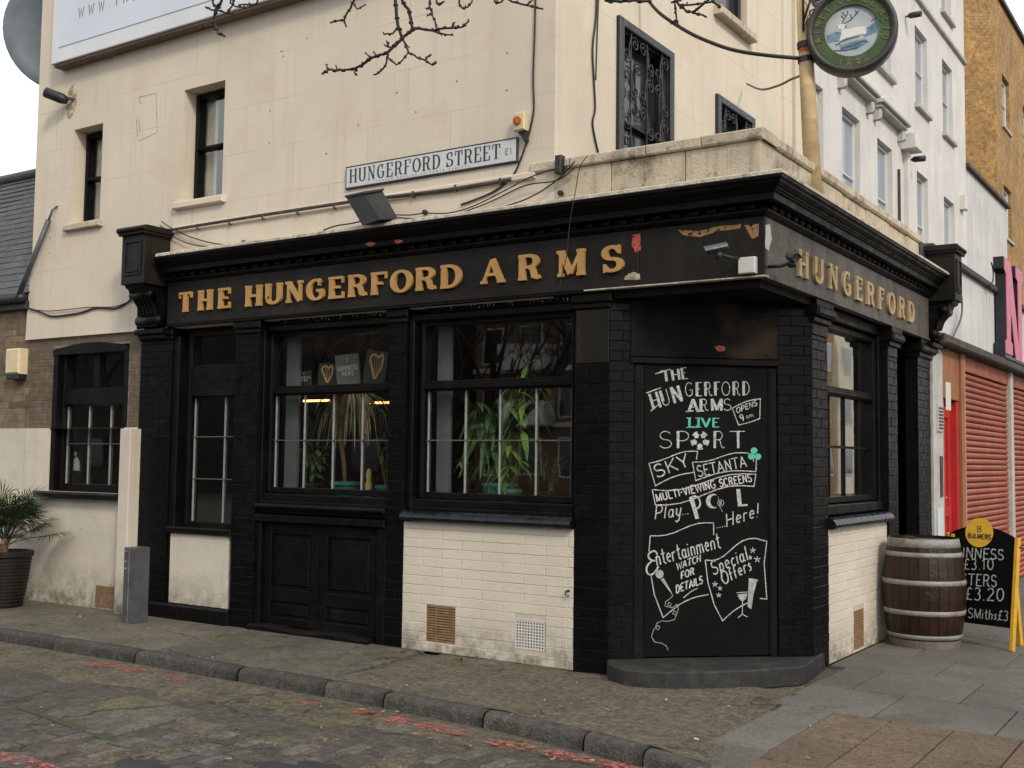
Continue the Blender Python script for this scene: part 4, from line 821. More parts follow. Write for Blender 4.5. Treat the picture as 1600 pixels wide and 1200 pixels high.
# parapet in front of the flat roof
pj = [-1.95, -1.245, -.605, -.265, .0]
for a, b in zip(pj, pj[1:]): MB(FA).box(a+.003, b-.003 if b < 0 else 0, 3.77, 4.03, -.28, random.uniform(-.003, .003)-.002, .006).build('parapet_stone', M['cream_dirty'], pub)
cj = [-2.0, -1.62, -.93, -.46, .0]
for a, b in zip(cj, cj[1:]): MB(FA).box(a+.003, b-.003 if b < 0 else .03, 4.033, 4.115, -.30, .03+random.uniform(-.003, .003), .010).build('coping_stone', M['cream_dirty'], pub)
pj = [.002, .62, 1.25, 1.95, 2.7, 3.45, 4.1, 4.62]
for a, b in zip(pj, pj[1:]):
    MB(FB).box(a+.003, b-.003, 3.77, 4.03, -.28, random.uniform(-.006, .006)-.002, .010).build('parapet_stone', M['cream_dirty'], pub)
    MB(FB).box(a+.028, b+.022, 4.033, 4.115, -.30, .03+random.uniform(-.006, .004), .014).build('coping_stone', M['cream_dirty'], pub)
sweep_corner([(3.735, -.2), (3.735, .06), (3.755, .065), (3.775, .03), (3.775, -.2)], -2.0, 4.62, 'parapet_base', M['cream_dirty'])
MB(FB).box(4.62, 4.82, 3.75, 4.06, -.3, .02, .01).build('parapet_end', M['ledge'], pub)
# ---- stock brick and render around the left window
lowb = []
bricks(FA, -8.93, -6.925, 1.95, 2.978, -.03, 'brick_yellow', holes=[WA0], jm=M['mortar'], name='wall', bh=.078)
mb = MB(FA); holes_sheet(mb, -8.93, -6.925, -.05, 1.948, -.0, [(-8.47, -7.15, 1.24, 1.948)], .14)
for q in (((-8.93, 1.948), (-8.47, 1.948)), ((-7.15, 1.948), (-6.925, 1.948))): mb.add([(q[0][0], 1.948, 0), (q[1][0], 1.948, 0), (q[1][0], 1.948, -.04), (q[0][0], 1.948, -.04)], [(0, 1, 2, 3)])
mb.build('render', M['cream_low'], pub)
make_window(pub, FA, -8.33, -7.30, 1.325, 2.775, -.15, rails=((2.20, 2.40),), bars_u=(-8.32, -7.935, -7.555), bars_v=(1.775,), fw=.10, mul=((-7.84, -7.76, 2.40, 2.775),) if False else (), barsplit=(1.325, 2.20))
MB(FA).box(-7.85, -7.75, 2.40, 2.775, -.19, -.10, .006).build('window_surround', M['black'], pub)
mb = MB(FA); mb.box(-8.475, -8.40, 1.24, 2.80, -.14, -.02, .01); mb.box(-7.22, -7.15, 1.24, 2.80, -.14, -.02, .01)
ar = [(-8.475, 2.78)]+[(-7.155, 2.78)]+[(-7.155-(1.32)*i/10, 2.84+.06*math.sin(math.pi*i/10)) for i in range(11)]
mb.prism(ar, -.12, -.012); mb.build('window_surround', M['black'], pub)
MB(FA).box(-8.60, -7.12, 1.165, 1.238, -.14, .10, .02).build('sill', M['black'], pub)
brick_vent(FA, -7.53, -7.22, .02, .25, .014, pub)
# white boxed pipe beside the black pilaster
mb = MB(FA); mb.box(-7.04, -6.87, -.02, 1.93, .0, .135, .008); mb.build('pipe_boxing', M['cream_low'], pub)
lay_bricks(BR, pub, 300)

# ---- the room behind the windows
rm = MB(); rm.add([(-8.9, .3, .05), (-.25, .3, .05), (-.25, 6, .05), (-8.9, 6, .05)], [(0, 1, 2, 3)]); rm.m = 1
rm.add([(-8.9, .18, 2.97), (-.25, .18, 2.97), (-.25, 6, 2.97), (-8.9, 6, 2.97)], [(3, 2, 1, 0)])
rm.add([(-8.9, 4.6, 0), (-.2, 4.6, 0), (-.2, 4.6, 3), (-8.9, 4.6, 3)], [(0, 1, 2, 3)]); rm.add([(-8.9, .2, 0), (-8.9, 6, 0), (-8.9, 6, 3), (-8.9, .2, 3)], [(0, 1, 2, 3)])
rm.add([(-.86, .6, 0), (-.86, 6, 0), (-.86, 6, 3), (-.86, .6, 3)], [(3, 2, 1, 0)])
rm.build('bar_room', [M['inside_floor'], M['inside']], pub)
for (a, b) in ((-5.03, -4.86), (-3.15, -3.00)): MB(FA).box(a, b, 1.3, 2.86, -.30, -.27).build('window_reveal', M['curtain'], pub)
MB(FA).box(-5.2, -1.5, 1.24, 1.28, -.75, -.18, .004).build('inner_sill', M['inside_floor'], pub)

# ------------------------------------------------------------------ raised letters on the two fascias
fs = thing('fascia_lettering', 'raised gold slab letters reading THE HUNGERFORD ARMS over the street-side windows', 'sign', (-3.7, -.05, 3.11))
def raised(F, root, slots, v, h, wx, w, m, dep=.028, thick=.29, thin=.12):
    for c, u in slots:
        mb = MB(F); slab_letter(mb, c, u, v, h, wx, w, w+dep, thick, thin); mb.build('letter', M[m], root)
hA = .205
raised(FA, fs, word_slots('THE', -6.245, -5.50, hA, 1.22), 3.125, hA, 1.22, .0505, 'gold')
raised(FA, fs, word_slots('HUNGERFORD', -5.27, -2.66, hA, 1.36), 3.12, hA, 1.36, .0505, 'gold')
raised(FA, fs, word_slots('ARMS', -2.43, -1.115, hA, 1.25), 3.128, hA+.008, 1.25, .0505, 'gold')
fs2 = thing('fascia_lettering', 'pale gold slab letters reading HUNGERFORD on the road-side fascia', 'sign', (.05, 2.4, 3.1))
raised(FB, fs2, word_slots('HUNGERFORD', .63, 4.10, .212, 1.3), 3.10, .212, 1.3, .0505, 'gold_pale', dep=.024)

# ------------------------------------------------------------------ chalkboard lettering
BW = -.0118
def chalk(strokes, wd=3.0, m='chalk', name='chalk_lettering', jit=.25, k0=0):
    bb = [(min(p[0] for p in q), min(p[1] for p in q), max(p[0] for p in q), max(p[1] for p in q)) for q in strokes]; grp = list(range(len(strokes)))
    for i in range(len(bb)):
        for j in range(i):
            A_, B_ = bb[i], bb[j]
            if max(A_[0]-B_[2], B_[0]-A_[2], A_[1]-B_[3], B_[1]-A_[3]) < 9 and grp[i] != grp[j]:
                gi, gj = grp[i], grp[j]; grp = [gj if q == gi else q for q in grp]
    if len(set(grp)) > 1:
        for q in sorted(set(grp)): chalk([strokes[i] for i in range(len(strokes)) if grp[i] == q], wd, m, name, jit, k0)
        return
    mb = MB(FD); k = k0; rc = random.Random(len(strokes))
    for st in strokes:
        P = []
        for p in st: P.append((p[0]+rc.uniform(-jit, jit), p[1]+rc.uniform(-jit, jit)))
        Q = [dpt(*p, BW) for p in P]
        mb.ribbon(Q, wd*.0040, BW, BW+.0008+k*.00003); k += 1
    return mb.build(name, M[m], board)
def tx(t, x0, y0, x1, y1, h, **k): return text_strokes(t, x0, y0, x1, y1, h, **k)
def smooth2(P):
    out = []
    for i in range(len(P)-1):
        a, b, c, d = (Vector(P[max(0, i-1)]), Vector(P[i]), Vector(P[i+1]), Vector(P[min(len(P)-1, i+2)]))
        for k in range(4): t = k/4; q = .5*((2*b)+(c-a)*t+(2*a-5*b+4*c-d)*t*t+(3*b-a-3*c+d)*t**3); out.append((q.x, q.y))
    return out+[P[-1]]
def fat(t, x0, y0, x1, y1, h, wd=2.2, off=3.0, m='chalk', slant=0):      # open-face letters with a heavy left stem
    s = tx(t, x0, y0, x1, y1, h, slant=slant); chalk(s, 1.6, m)
    st = [q for q in s if len(q) >= 2 and abs(q[0][1]-q[1][1]) > h*.5]
    chalk([[(p[0]+off*.5, p[1]) for p in q[:2]] for q in st], off*1.5, m, k0=40)
fat('THE', 1034, 597, 1075, 591, 17, off=3.2)
ser = []
fat('HUN', 1018, 640, 1066, 626, 25, off=3.4); fat('GERFORD', 1070, 619, 1172, 617, 21, off=3.4)
chalk([[(1010, 614), (1032, 606)], [(1017, 642), (1030, 631)], [(1024, 584), (1038, 580), (1047, 577)]], 2)
fat('ARMS', 1074, 642, 1143, 641, 18, off=3.6); chalk([[(1071, 643), (1084, 642)], [(1088, 643), (1100, 642)]], 2)
s = tx('LIVE', 1074, 667, 1124, 667, 13.5); chalk(s, 1.8, 'chalk_green'); chalk([[(p[0]+1.3, p[1]) for p in q[:2]] for q in s if abs(q[0][1]-q[1][1]) > 8], 4.5, 'chalk_green', k0=30)
chalk([[(1072, 653), (1080, 653)], [(1086, 653), (1096, 653)], [(1086, 667.5), (1096, 667.5)], [(1072, 667.8), (1088, 667.8), (1088, 664)]], 1.5, 'chalk_green')
fat('SP', 1029, 700, 1078, 700, 26, off=3.2); fat('R', 1113, 700, 1132, 700, 26, off=3); fat('T', 1140, 700, 1164, 700, 26, off=3)
# football
mb = MB(FD)
for i, a in enumerate((90, 162, 234, 306, 18)):
    cx, cy = 1093.5+9*math.cos(R_(a+180)), 688-9*math.sin(R_(a+180))
    mb.prism([dpt(cx+4.6*math.cos(R_(t)), cy-4.6*math.sin(R_(t)), BW) for t in range(a, a+360, 72)], BW, BW+.001+i*.0001)
    mb.ribbon([dpt(1093.5+13.5*math.cos(R_(a+180+q)), 688-13.5*math.sin(R_(a+180+q)), BW) for q in (-20, -10, 0, 10, 20)], .012, BW, BW+.0016+i*.0001)
mb.build('football_drawing', M['chalk'], board)
# flags and boxes
def flag(pts, wd=1.9, name='chalk_outline'): chalk([pts], wd, name=name, jit=.1)
def cur(p0, p1, sag, n=8, s2=0): return [(p0[0]+(p1[0]-p0[0])*i/n, p0[1]+(p1[1]-p0[1])*i/n - sag*math.sin(math.pi*i/n)-s2*math.sin(2*math.pi*i/n)) for i in range(n+1)]
flag(cur((1144, 638), (1188, 623), 3)+[(1187, 654)]+cur((1187, 654), (1154, 664), -1)[1:]+[(1144, 638)])
chalk(tx('OPENS', 1151, 646, 1183, 633, 8, slant=.3), 1.9); chalk(tx('9', 1158, 659, 1164, 657, 11), 2.2); chalk(tx('am', 1166, 654, 1178, 651, 7), 1.2, 'chalk_dim')
flag(cur((1014, 724), (1090, 705), 3, s2=-2)+[(1088, 718)]); flag([(1014, 724), (1024, 759)]+cur((1024, 759), (1084, 738), 4)[1:])
chalk(tx('SKY', 1026, 747, 1079, 727, 20), 2.6)
flag([(1082, 722), (1087, 751)]+cur((1087, 751), (1181, 737), 7)[1:]+[(1182, 718)]); flag(cur((1082, 722), (1170, 708), 1, s2=-3))
chalk(tx('SETANTA', 1091, 745, 1167, 729, 17), 2.2)
flag(cur((1019, 765), (1181, 741), -1, s2=-6)+[(1178, 760)]+cur((1178, 760), (1024, 789), 2, s2=6)[1:]+[(1019, 765)])
chalk(tx('MULTI-VIEWING', 1026, 784, 1119, 762, 12), 2.2, 'print_white'); chalk(tx('SCREENS', 1125, 761, 1175, 752, 12), 2.2, 'print_white')
chalk(tx('Play', 1022, 812, 1064, 806, 21, slant=.25), 2.3); chalk([[(1066+4*i, 804-.5*i), (1067.4+4*i, 803.7-.5*i)] for i in range(3)], 1.8)
s = tx('P', 1085, 811, 1102, 806, 34); chalk(s, 3.4); chalk([[(p[0]+2.5, p[1]) for p in q[:2]] for q in s[:1]], 7, k0=20)
chalk([[(1152, 764), (1154, 790), (1168, 789)]], 3.6); chalk([[(1154.5, 764), (1156.5, 789)]], 6, k0=9)
mb = MB(FD); o_ = [(1114+11*math.cos(R_(a)), 783-11.5*math.sin(R_(a))) for a in range(60, 301, 20)]+[(1114+7.5*math.cos(R_(a))+3, 783-9.5*math.sin(R_(a))) for a in range(290, 69, -20)]
mb.prism([dpt(*p, BW) for p in o_], BW, BW+.0012); mb.build('pool_ball_drawing', M['chalk'], board)
chalk([[(1126+5*math.cos(R_(a)), 786-5*math.sin(R_(a))) for a in range(0, 361, 30)], [(1122, 776), (1124, 790), (1129, 800)]], 1.0, 'chalk_dim')
chalk(tx('8', 1124.6, 788.5, 1127.6, 788.3, 5), 1.0, 'chalk')
chalk([[(1120+4*i, 825-.8*i), (1121.4+4*i, 824.7-.8*i)] for i in range(4)], 1.6); chalk(tx('Here!', 1134, 824, 1186, 807, 20, slant=.3), 2.3)
flag(cur((1016, 837), (1115, 817), 0, s2=-4)+[(1115, 836)]); flag([(1016, 837), (1014, 862)]); flag([(1017, 897), (1022, 928), (1036, 965)]+cur((1036, 965), (1107, 929), 8)[2:])
chalk([smooth2([(1027, 866), (1023, 861), (1016, 863), (1013, 869), (1017, 875), (1024, 876)]), smooth2([(1019, 876), (1012, 883), (1010, 892), (1015, 898), (1022, 895), (1029, 885)])], 3.2); chalk(tx('ntertainment', 1026, 884, 1126, 856, 23, slant=.1), 2.4)
chalk(tx('WATCH', 1057, 891, 1095, 877, 10, slant=.35), 2.2); chalk(tx('FOR', 1064, 905, 1085, 897, 10, slant=.35), 2.5); chalk(tx('DETAILS', 1056, 927, 1098, 911, 11, slant=.35), 2.5)
chalk([cur((1068, 934), (1090, 919), 1.5)], 1.7)
flag([(1102, 875)]+cur((1102, 875), (1180, 841), -2, s2=-6)[1:]+[(1198, 846), (1194, 880), (1198, 936), (1187, 935)]); flag([(1102, 875), (1106, 910), (1116, 945), (1129, 970)]+cur((1129, 970), (1168, 942), 3)[1:])
chalk(tx('Special', 1114, 899, 1170, 874, 21, slant=.2), 2.4); chalk(tx('Offers', 1130, 914, 1176, 890, 19, slant=.2), 2.4)
def star(cx, cy, r): return [[(cx, cy), (cx+r*math.cos(R_(a)), cy-r*math.sin(R_(a)))] for a in (90, 162, 234, 306, 18)]
chalk(sum([star(*q) for q in ((1176, 860, 4.5), (1172, 871, 3.2), (1183, 874, 5), (1117, 913, 4.5), (1125, 919, 3.5), (1123, 930, 3.8))], []), 1.7)
# microphone, glasses, curling flex
mb = MB(FD); mb.prism([dpt(1030.5+6.3*math.cos(R_(a)), 897-6.8*math.sin(R_(a)), BW) for a in range(0, 360, 24)], BW, BW+.0012)
mb.prism([dpt(*p, BW) for p in ((1032, 905), (1050, 929), (1049, 925), (1037, 903))][::1], BW, BW+.0015); mb.build('microphone_drawing', M['chalk_dim'], board)
sp = [(1049, 926), (1051, 931), (1046, 936), (1040, 940), (1039, 947), (1046, 949), (1049, 944), (1045, 941), (1043, 945), (1050, 950), (1058, 944), (1060, 952), (1056, 961), (1051, 959), (1053, 954), (1058, 958), (1054, 968), (1044, 971), (1034, 970), (1026, 974), (1024, 981), (1028, 984), (1031, 980), (1028, 977), (1021, 984), (1018, 995), (1023, 1003), (1034, 1005), (1041, 1009), (1044, 1016)]
chalk([sp], 1.1, 'chalk_dim', jit=.1)
mb = MB(FD); mb.prism([dpt(*p, BW) for p in ((1170, 903), (1168, 948), (1174, 952), (1177, 930), (1183, 907))], BW, BW+.0010); mb.prism([dpt(*p, BW) for p in ((1152, 929), (1155, 936), (1160, 940), (1165, 936), (1168, 927))], BW, BW+.0013); mb.build('drinks_drawing', M['chalk_dim'], board)
chalk([[(1171, 904), (1178, 905), (1185, 907)], [(1151, 926), (1168, 925)], [(1160, 940), (1160, 960), (1153, 965)], [(1160, 960), (1168, 964)]], 1.3)
mb = MB(FD)
for i, (x, y) in enumerate(((1178, 704), (1174, 713), (1184, 713.5))): mb.prism([dpt(x+5.4*math.cos(R_(a)), y-5*math.sin(R_(a)), BW) for a in range(0, 360, 30)], BW, BW+.0016+i*.0001)
mb.build('shamrock_drawing', M['chalk_green'], board); chalk([[(1178, 712), (1177, 722)]], 1.8, 'chalk_dim')

# ------------------------------------------------------------------ street name plate
sg = thing('street_name_sign', 'white street name plate reading HUNGERFORD STREET E1 on the cream wall', 'sign', (-3.1, -.03, 4.14))
MB(FA).box(-4.045, -2.125, 4.145, 4.362, .004, .022, .004).build('sign_frame', M['iron'], sg)
MB(FA).box(-4.030, -2.140, 4.160, 4.347, .021, .026, .002).build('plate', M['sign_white'], sg)
for t, a, b in (('HUNGERFORD', -3.985, -2.935), ('STREET', -2.865, -2.30)):
    mb = MB(FA)
    for c, u in word_slots(t, a, b, .128, .86): slab_letter(mb, c, u, 4.200, .128, .86, .026, .0275, .15, .05, .22)
    mb.build('lettering', M['sign_black'], sg)
mb = MB(FA)
for c, u in word_slots('E', -2.245, -2.21, .05, .7)+word_slots('1', -2.20, -2.18, .05, .7):
    for st in G[c][1]: mb.ribbon([(u+x*.045, 4.222+y*.05) for x, y in st], .008, .026, .0275)
mb.build('postcode_lettering', M['sign_red'], sg)
mb = MB(FA)
for c, u in word_slots('LONDON BOROUGH OF TOWER HAMLETS', -3.66, -2.62, .019, .9):
    for st in G[c][1]: mb.ribbon([(u+x*.017, 4.170+y*.017) for x, y in st], .0028, .026, .0272)
mb.build('small_lettering', M['sign_red'], sg, kind='stuff')
for u in (-3.7, -3.07, -2.45): MB(FA).disc(u, 4.354, .006, .02, .028, 8).build('screw', M['iron'], sg)

# ------------------------------------------------------------------ fittings on the pub walls
t = thing('isolator_switch', 'small yellow and red rotary switch box on the cream wall above the street sign', 'switch box', (-2.07, 0, 4.38))
MB(FA).box(-2.13, -2.02, 4.395, 4.55, .0, .085, .01).build('box', M['cream_plastic'], t); mb = MB(FA); mb.disc(-2.085, 4.475, .036, .085, .105, 12); mb.box(-2.094, -2.076, 4.445, 4.505, .105, .118, .003); mb.build('dial', M['rust'], t)
MB(FA).prism([(-2.10, 4.39), (-2.04, 4.30), (-2.02, 4.30), (-2.02, 4.39)], .01, .05).build('cable_gland', M['dark_plastic'], t)
def pxA(pts, w): return [tuple(at(p[0], p[1], 1, -w)) for p in pts]
def pxC(pts, w): return [tuple(at(p[0], p[1], 0, -1.776+w)) for p in pts]
def pxB(pts, w): return [tuple(at(p[0], p[1], 0, w)) for p in pts]
def smooth(pts, n=4):
    out = []; P = [Vector(p) for p in pts]
    for i in range(len(P)-1):
        a = P[max(0, i-1)]; b = P[i]; c = P[i+1]; d = P[min(len(P)-1, i+2)]
        for k in range(n):
            t = k/n; out.append(.5*((2*b)+(c-a)*t+(2*a-5*b+4*c-d)*t*t+(3*b-a-3*c+d)*t**3))
    return out+[P[-1]]
def cable(pts, r, label, name='cable', cat='cable', m='cable', group=None, n=4):
    mb = MB(); mb.smooth = True; mb.tube(smooth(pts, n), r, 6, True); return solo(mb, name, M[m], label, cat, group)
cable(pxA([(840, -260), (837, -30), (835, 60), (833, 125), (834, 170), (827, 207), (815, 245), (800, 276), (770, 300), (720, 320)], .012), .008, 'black cable running down the cream wall past the small switch box')
cable(pxC([(938, -260), (933, -30), (931, 30), (926, 75), (928, 125), (930, 170), (926, 195), (935, 240)], .015), .009, 'black cable hanging down the set-back wall left of the iron grille')
cable(pxC([(941, -260), (936, -30), (933, 60), (931, 125)], .012), .006, 'second thin cable beside the one left of the iron grille')
cable(pxA([(205, 466), (196, 475), (178, 482), (150, 481), (128, 488), (105, 492), (80, 494), (62, 487), (46, 482)], .014), .010, 'sagging bundled black cable low on the left cream wall')
cable(pxA([(207, 468), (180, 479), (140, 480), (110, 483), (75, 486), (46, 483)], .02), .005, 'thin black wire above the sagging bundle on the left cream wall')
cable(pxA([(252, 346), (268, 356), (300, 371), (345, 382), (385, 381)], .03), .006, 'upper of two wires drooping from the left console')
cable(pxA([(250, 352), (275, 372), (310, 384), (360, 386), (400, 380)], .03), .006, 'lower of two wires drooping from the left console')
cable(pxA([(505, 360), (525, 353), (550, 349), (575, 343)], .04), .007, 'short looped wire left of the black floodlight')
cable(pxA([(600, 335), (640, 336), (664, 333), (700, 333), (740, 322), (790, 297), (835, 274), (890, 258)], .04), .0055, 'wire from the floodlight rising to the parapet end')
cable(pxA([(605, 338), (650, 342), (700, 338), (760, 318), (820, 290), (870, 282), (898, 262)], .05), .0055, 'lower wire from the floodlight to the dark clip on the parapet')
cable(pxA([(898, 252), (880, 273), (850, 296), (820, 312), (790, 322)], .055), .006, 'wire falling from the dark clip to the lead edge')
cable(pxA([(918, 243), (906, 262), (899, 300), (890, 350), (886, 396), (878, 430), (873, 456)], .30), .0035, 'thin wire hanging in front of the S of the gold fascia letters')
mb = MB(); mb.smooth = True; mb.tube(pxA([(253, 362), (300, 354), (400, 338), (545, 316), (700, 297), (800, 280)], .02), .020, 8, True)
solo(mb, 'conduit', M['brown_pipe'], 'dark brown conduit clipped under the string course of the cream wall', 'pipe')
mb = MB(FA); mb.box(-1.72, -1.66, 3.98, 4.13, .02, .09, .008); solo(mb, 'cable_clip', M['dark_plastic'], 'dark clip holding the wires at the left end of the parapet', 'clip')
for (px, py) in ((664, 332), (876, 302), (381, 379)):
    mb = MB(); q = at(px, py, 1, -.04); mb.F = Fr(q, (1, 0, 0), (0, 0, 1), (0, -1, 0)); mb.lathe([(.001, -.02), (.022, -.018), (.026, 0), (.022, .018), (.001, .02)], 10)
    solo(mb, 'wire_knuckle', M['dark_plastic'], {664: 'round wire joint just right of the floodlight', 876: 'round wire joint on the ledge below the parapet end', 381: 'small round wire joint on the ledge near the left console'}[px], 'wire joint')
fl = thing('floodlight', 'black box floodlight tipped downwards on the ledge over the gold letters', 'floodlight', (-3.75, -.2, 3.75))
P = [at(*p, 1, -.36) for p in ((541, 309), (568, 303), (594, 343), (566, 352))]; 
mb = MB(); o = [p+Vector((.04, .17, .035)) for p in P]; o[2] += Vector((.02, 0, .0)); o[1] += Vector((.03, 0, .02))
mb.add(P+o, [(3, 2, 1, 0), (4, 5, 6, 7), (0, 1, 5, 4), (1, 2, 6, 5), (2, 3, 7, 6), (3, 0, 4, 7)], True); mb.build('housing', M['dark_plastic'], fl)
mb = MB(); mb.add([P[0]+Vector((-.01, -.01, .02)), P[1]+Vector((.02, -.01, .02)), o[1]+Vector((.02, 0, .02)), o[0]+Vector((-.01, 0, .02)), P[0]+Vector((-.01, -.01, 0)), P[1]+Vector((.02, -.01, 0)), o[1]+Vector((.02, 0, 0)), o[0]+Vector((-.01, 0, 0))], [(0, 3, 2, 1), (0, 1, 5, 4), (1, 2, 6, 5), (4, 5, 6, 7), (2, 3, 7, 6), (3, 0, 4, 7)], True).build('hood', M['dark_plastic'], fl)
MB().tube([o[2]+Vector((-.1, .0, -.02)), at(600, 340, 1, -.06), at(606, 334, 1, -.0)], .02, 6, True).build('bracket', M['rust'], fl)
# cameras and junction box at the corner
def cctv(base, head, aim, lab):
    t = thing('security_camera', lab, 'security camera', tuple(base)); d = (Vector(aim)).normalized(); up = Vector((0, 0, 1)); s = d.cross(up).normalized(); u2 = s.cross(d)
    F = Fr(head, s, u2, d); mb = MB(F); mb.smooth = True; mb.lathe([(.001, -.08), (.026, -.08), (.031, -.07), (.031, .075), (.028, .08), (.024, .075), (.001, .07)], 14); mb.build('camera_body', M['dark_plastic'], t)
    mb = MB(F); n = 10; a = [(.038*math.cos(R_(18*i)), .038*math.sin(R_(18*i))-.004) for i in range(n+1)]; b = [(.034*math.cos(R_(18*i)), .034*math.sin(R_(18*i))-.004) for i in range(n+1)][::-1]
    mb.prism(a+b, -.07, .105); mb.build('sun_shield', M['grey_metal'], t)
    mb = MB(F); mb.disc(0, 0, .024, .076, .079, 14); mb.build('lens', M['glass'], t)
    mb = MB(); mb.smooth = True; mb.tube([Vector(base), Vector(base)+(Vector(head)-Vector(base))*.5+Vector((0, 0, -.03)), Vector(head)-u2*.04], .013, 8, True); mb.tube([Vector(head)-u2*.075, Vector(head)-u2*.03], .028, 10, True); mb.build('bracket', M['dark_plastic'], t)
cctv((-.10, -.05, 3.14), (-.235, -.24, 3.20), (-.85, -.75, -.28), 'bullet security camera pointing left over the chalkboard')
cctv((.05, .03, 3.08), (.235, .02, 3.135), (.55, -.75, -.22), 'bullet security camera on an arm by the H of the road-side lettering')
t = solo(MB(FA).box(-.135, -.005, 3.025, 3.145, .048, .10, .006), 'junction_box', M['white_plastic'], 'square white junction box at the fascia corner', 'junction box')
# lamp on the far left of the wall
def spot(base, head, r, ln, d, lab, m='dark_plastic', group=None):
    t = thing('wall_spotlight', lab, 'spotlight', tuple(base), group); d = Vector(d).normalized(); s = d.orthogonal().normalized(); F = Fr(head, s, d.cross(s), d)
    mb = MB(F); mb.smooth = True; mb.lathe([(.001, -ln/2), (r*.7, -ln/2), (r, -ln*.3), (r, ln/2), (r*.85, ln/2), (.001, ln*.42)], 14); mb.build('housing', M[m], t)
    MB().tube([Vector(base), Vector(head)], r*.35, 8, True).build('bracket', M['grey_metal'], t)
spot((-8.24, 0, 5.72), (-8.38, -.14, 5.74), .06, .26, (-.75, -.55, .35), 'small black lamp sticking out near the top left of the cream wall')
# pipe leaning over the low roof
mb = MB(); mb.smooth = True; mb.tube([at(76, 344, 1, -.06), at(26, 470, 1, -.10)], .032, 10, True); mb.tube([at(76, 344, 1, -.06), at(82, 328, 1, -.05), at(90, 322, 1, .0)], .012, 8, True)
solo(mb, 'overflow_pipe', M['grey_metal'], 'slanting grey pipe from the cream wall down to the slate roof gutter', 'pipe')
# banner box
bn = thing('banner_sign', 'large pale blue and white banner box high on the cream wall with web address lettering', 'banner', (-6, -.1, 6.1))
P0 = at(79, 101, 1, -.16); zb = P0.z; xb = P0.x
MB(FA).box(xb, -1.9, zb, zb+3.2, .004, .155, .008).build('box_frame', M['banner_frame'], bn)
MB(FA).box(xb+.14, -2.0, zb+.17, zb+3.1, .154, .162, .004).build('face', M['banner'], bn)
MB(FA).box(xb+.02, -1.95, zb-.03, zb-.002, -.0, .13, .004).build('bearer', M['banner_under'], bn)
mb = MB(FA)
for c, u in word_slots('WWW.THE', at(122, 28, 1, -.165).x, at(212, 6, 1, -.165).x, .115, .9):
    for st in G[c][1]: mb.ribbon([(u+x*.1, at(122, 28, 1, -.165).z+y*.115) for x, y in st], .016, .162, .1635)
mb.build('web_address_lettering', M['banner_text'], bn)
# white building fittings come with that building; iron grilles belong to their windows' walls
def grille(y0, y1, z0, z1, lab, rows, cols):
    t = thing('window_grille', lab, 'window grille', (-1.74, (y0+y1)/2, z0)); F = FC; w = .045
    mb = MB(F); f = .085
    for q in ((y0, y0+f, z0, z1), (y1-f, y1, z0, z1), (y0+f, y1-f, z1-f, z1), (y0+f, y1-f, z0, z0+f)): mb.box(*q, -.01, w, .01)
    for q in ((y0+f+.01, y0+f+.03, z0+f, z1-f), (y1-f-.03, y1-f-.01, z0+f, z1-f)): mb.box(*q, .0, .018)
    mb.build('grille_frame', M['iron'], t)
    W = (y1-y0-2*f)/cols; Hh = (z1-z0-2*f)/rows
    def spiral(cu, cv, r0, a0, turns, d):
        n = int(14*turns); return [(cu+r0*(1-.75*i/n)*math.cos(a0+d*2*math.pi*turns*i/n), cv+r0*(1-.75*i/n)*math.sin(a0+d*2*math.pi*turns*i/n), .02) for i in range(n+1)]
    for c in range(cols):
        MB(F).box(y0+f+W*(c+.5)-.006, y0+f+W*(c+.5)+.006, z0+f, z1-f, .012, .026).build('upright_bar', M['iron'], t)
        for r in range(rows):
            u, v = y0+f+W*c, z0+f+Hh*r; fl_ = 1 if (r+c) % 2 == 0 else -1; mb = MB(F); mb.smooth = True
            cu = u+W*.5; R = min(W, Hh)*.26
            a = spiral(cu+fl_*W*.24, v+Hh*.72, R*.8, math.pi/2, 1.3, -fl_)[::-1]; b = spiral(cu-fl_*W*.24, v+Hh*.26, R*.8, -math.pi/2, 1.3, -fl_)
            mb.tube(a+[(cu+fl_*W*.0, v+Hh*.5, .02)]+b if False else a, .0085, 5); mb.tube(b, .0085, 5); mb.tube([(cu+fl_*W*.24, v+Hh*.72+R*.8, .02), (cu-fl_*W*.02, v+Hh*.86, .02), (cu-fl_*W*.12, v+Hh*.5, .02), (cu+fl_*.0, v+Hh*.1, .02), (cu-fl_*W*.24, v+Hh*.26-R*.8, .02)], .0085, 5)
            mb.build('scroll', M['iron'], t)
grille(1.06, 2.20, 3.97, 5.70, 'large black wrought iron window grille with scrolls behind the parapet', 5, 3)
grille(3.29, 4.35, 3.97, 5.60, 'smaller wrought iron grille half hidden by the parapet, right of the large one', 5, 3)

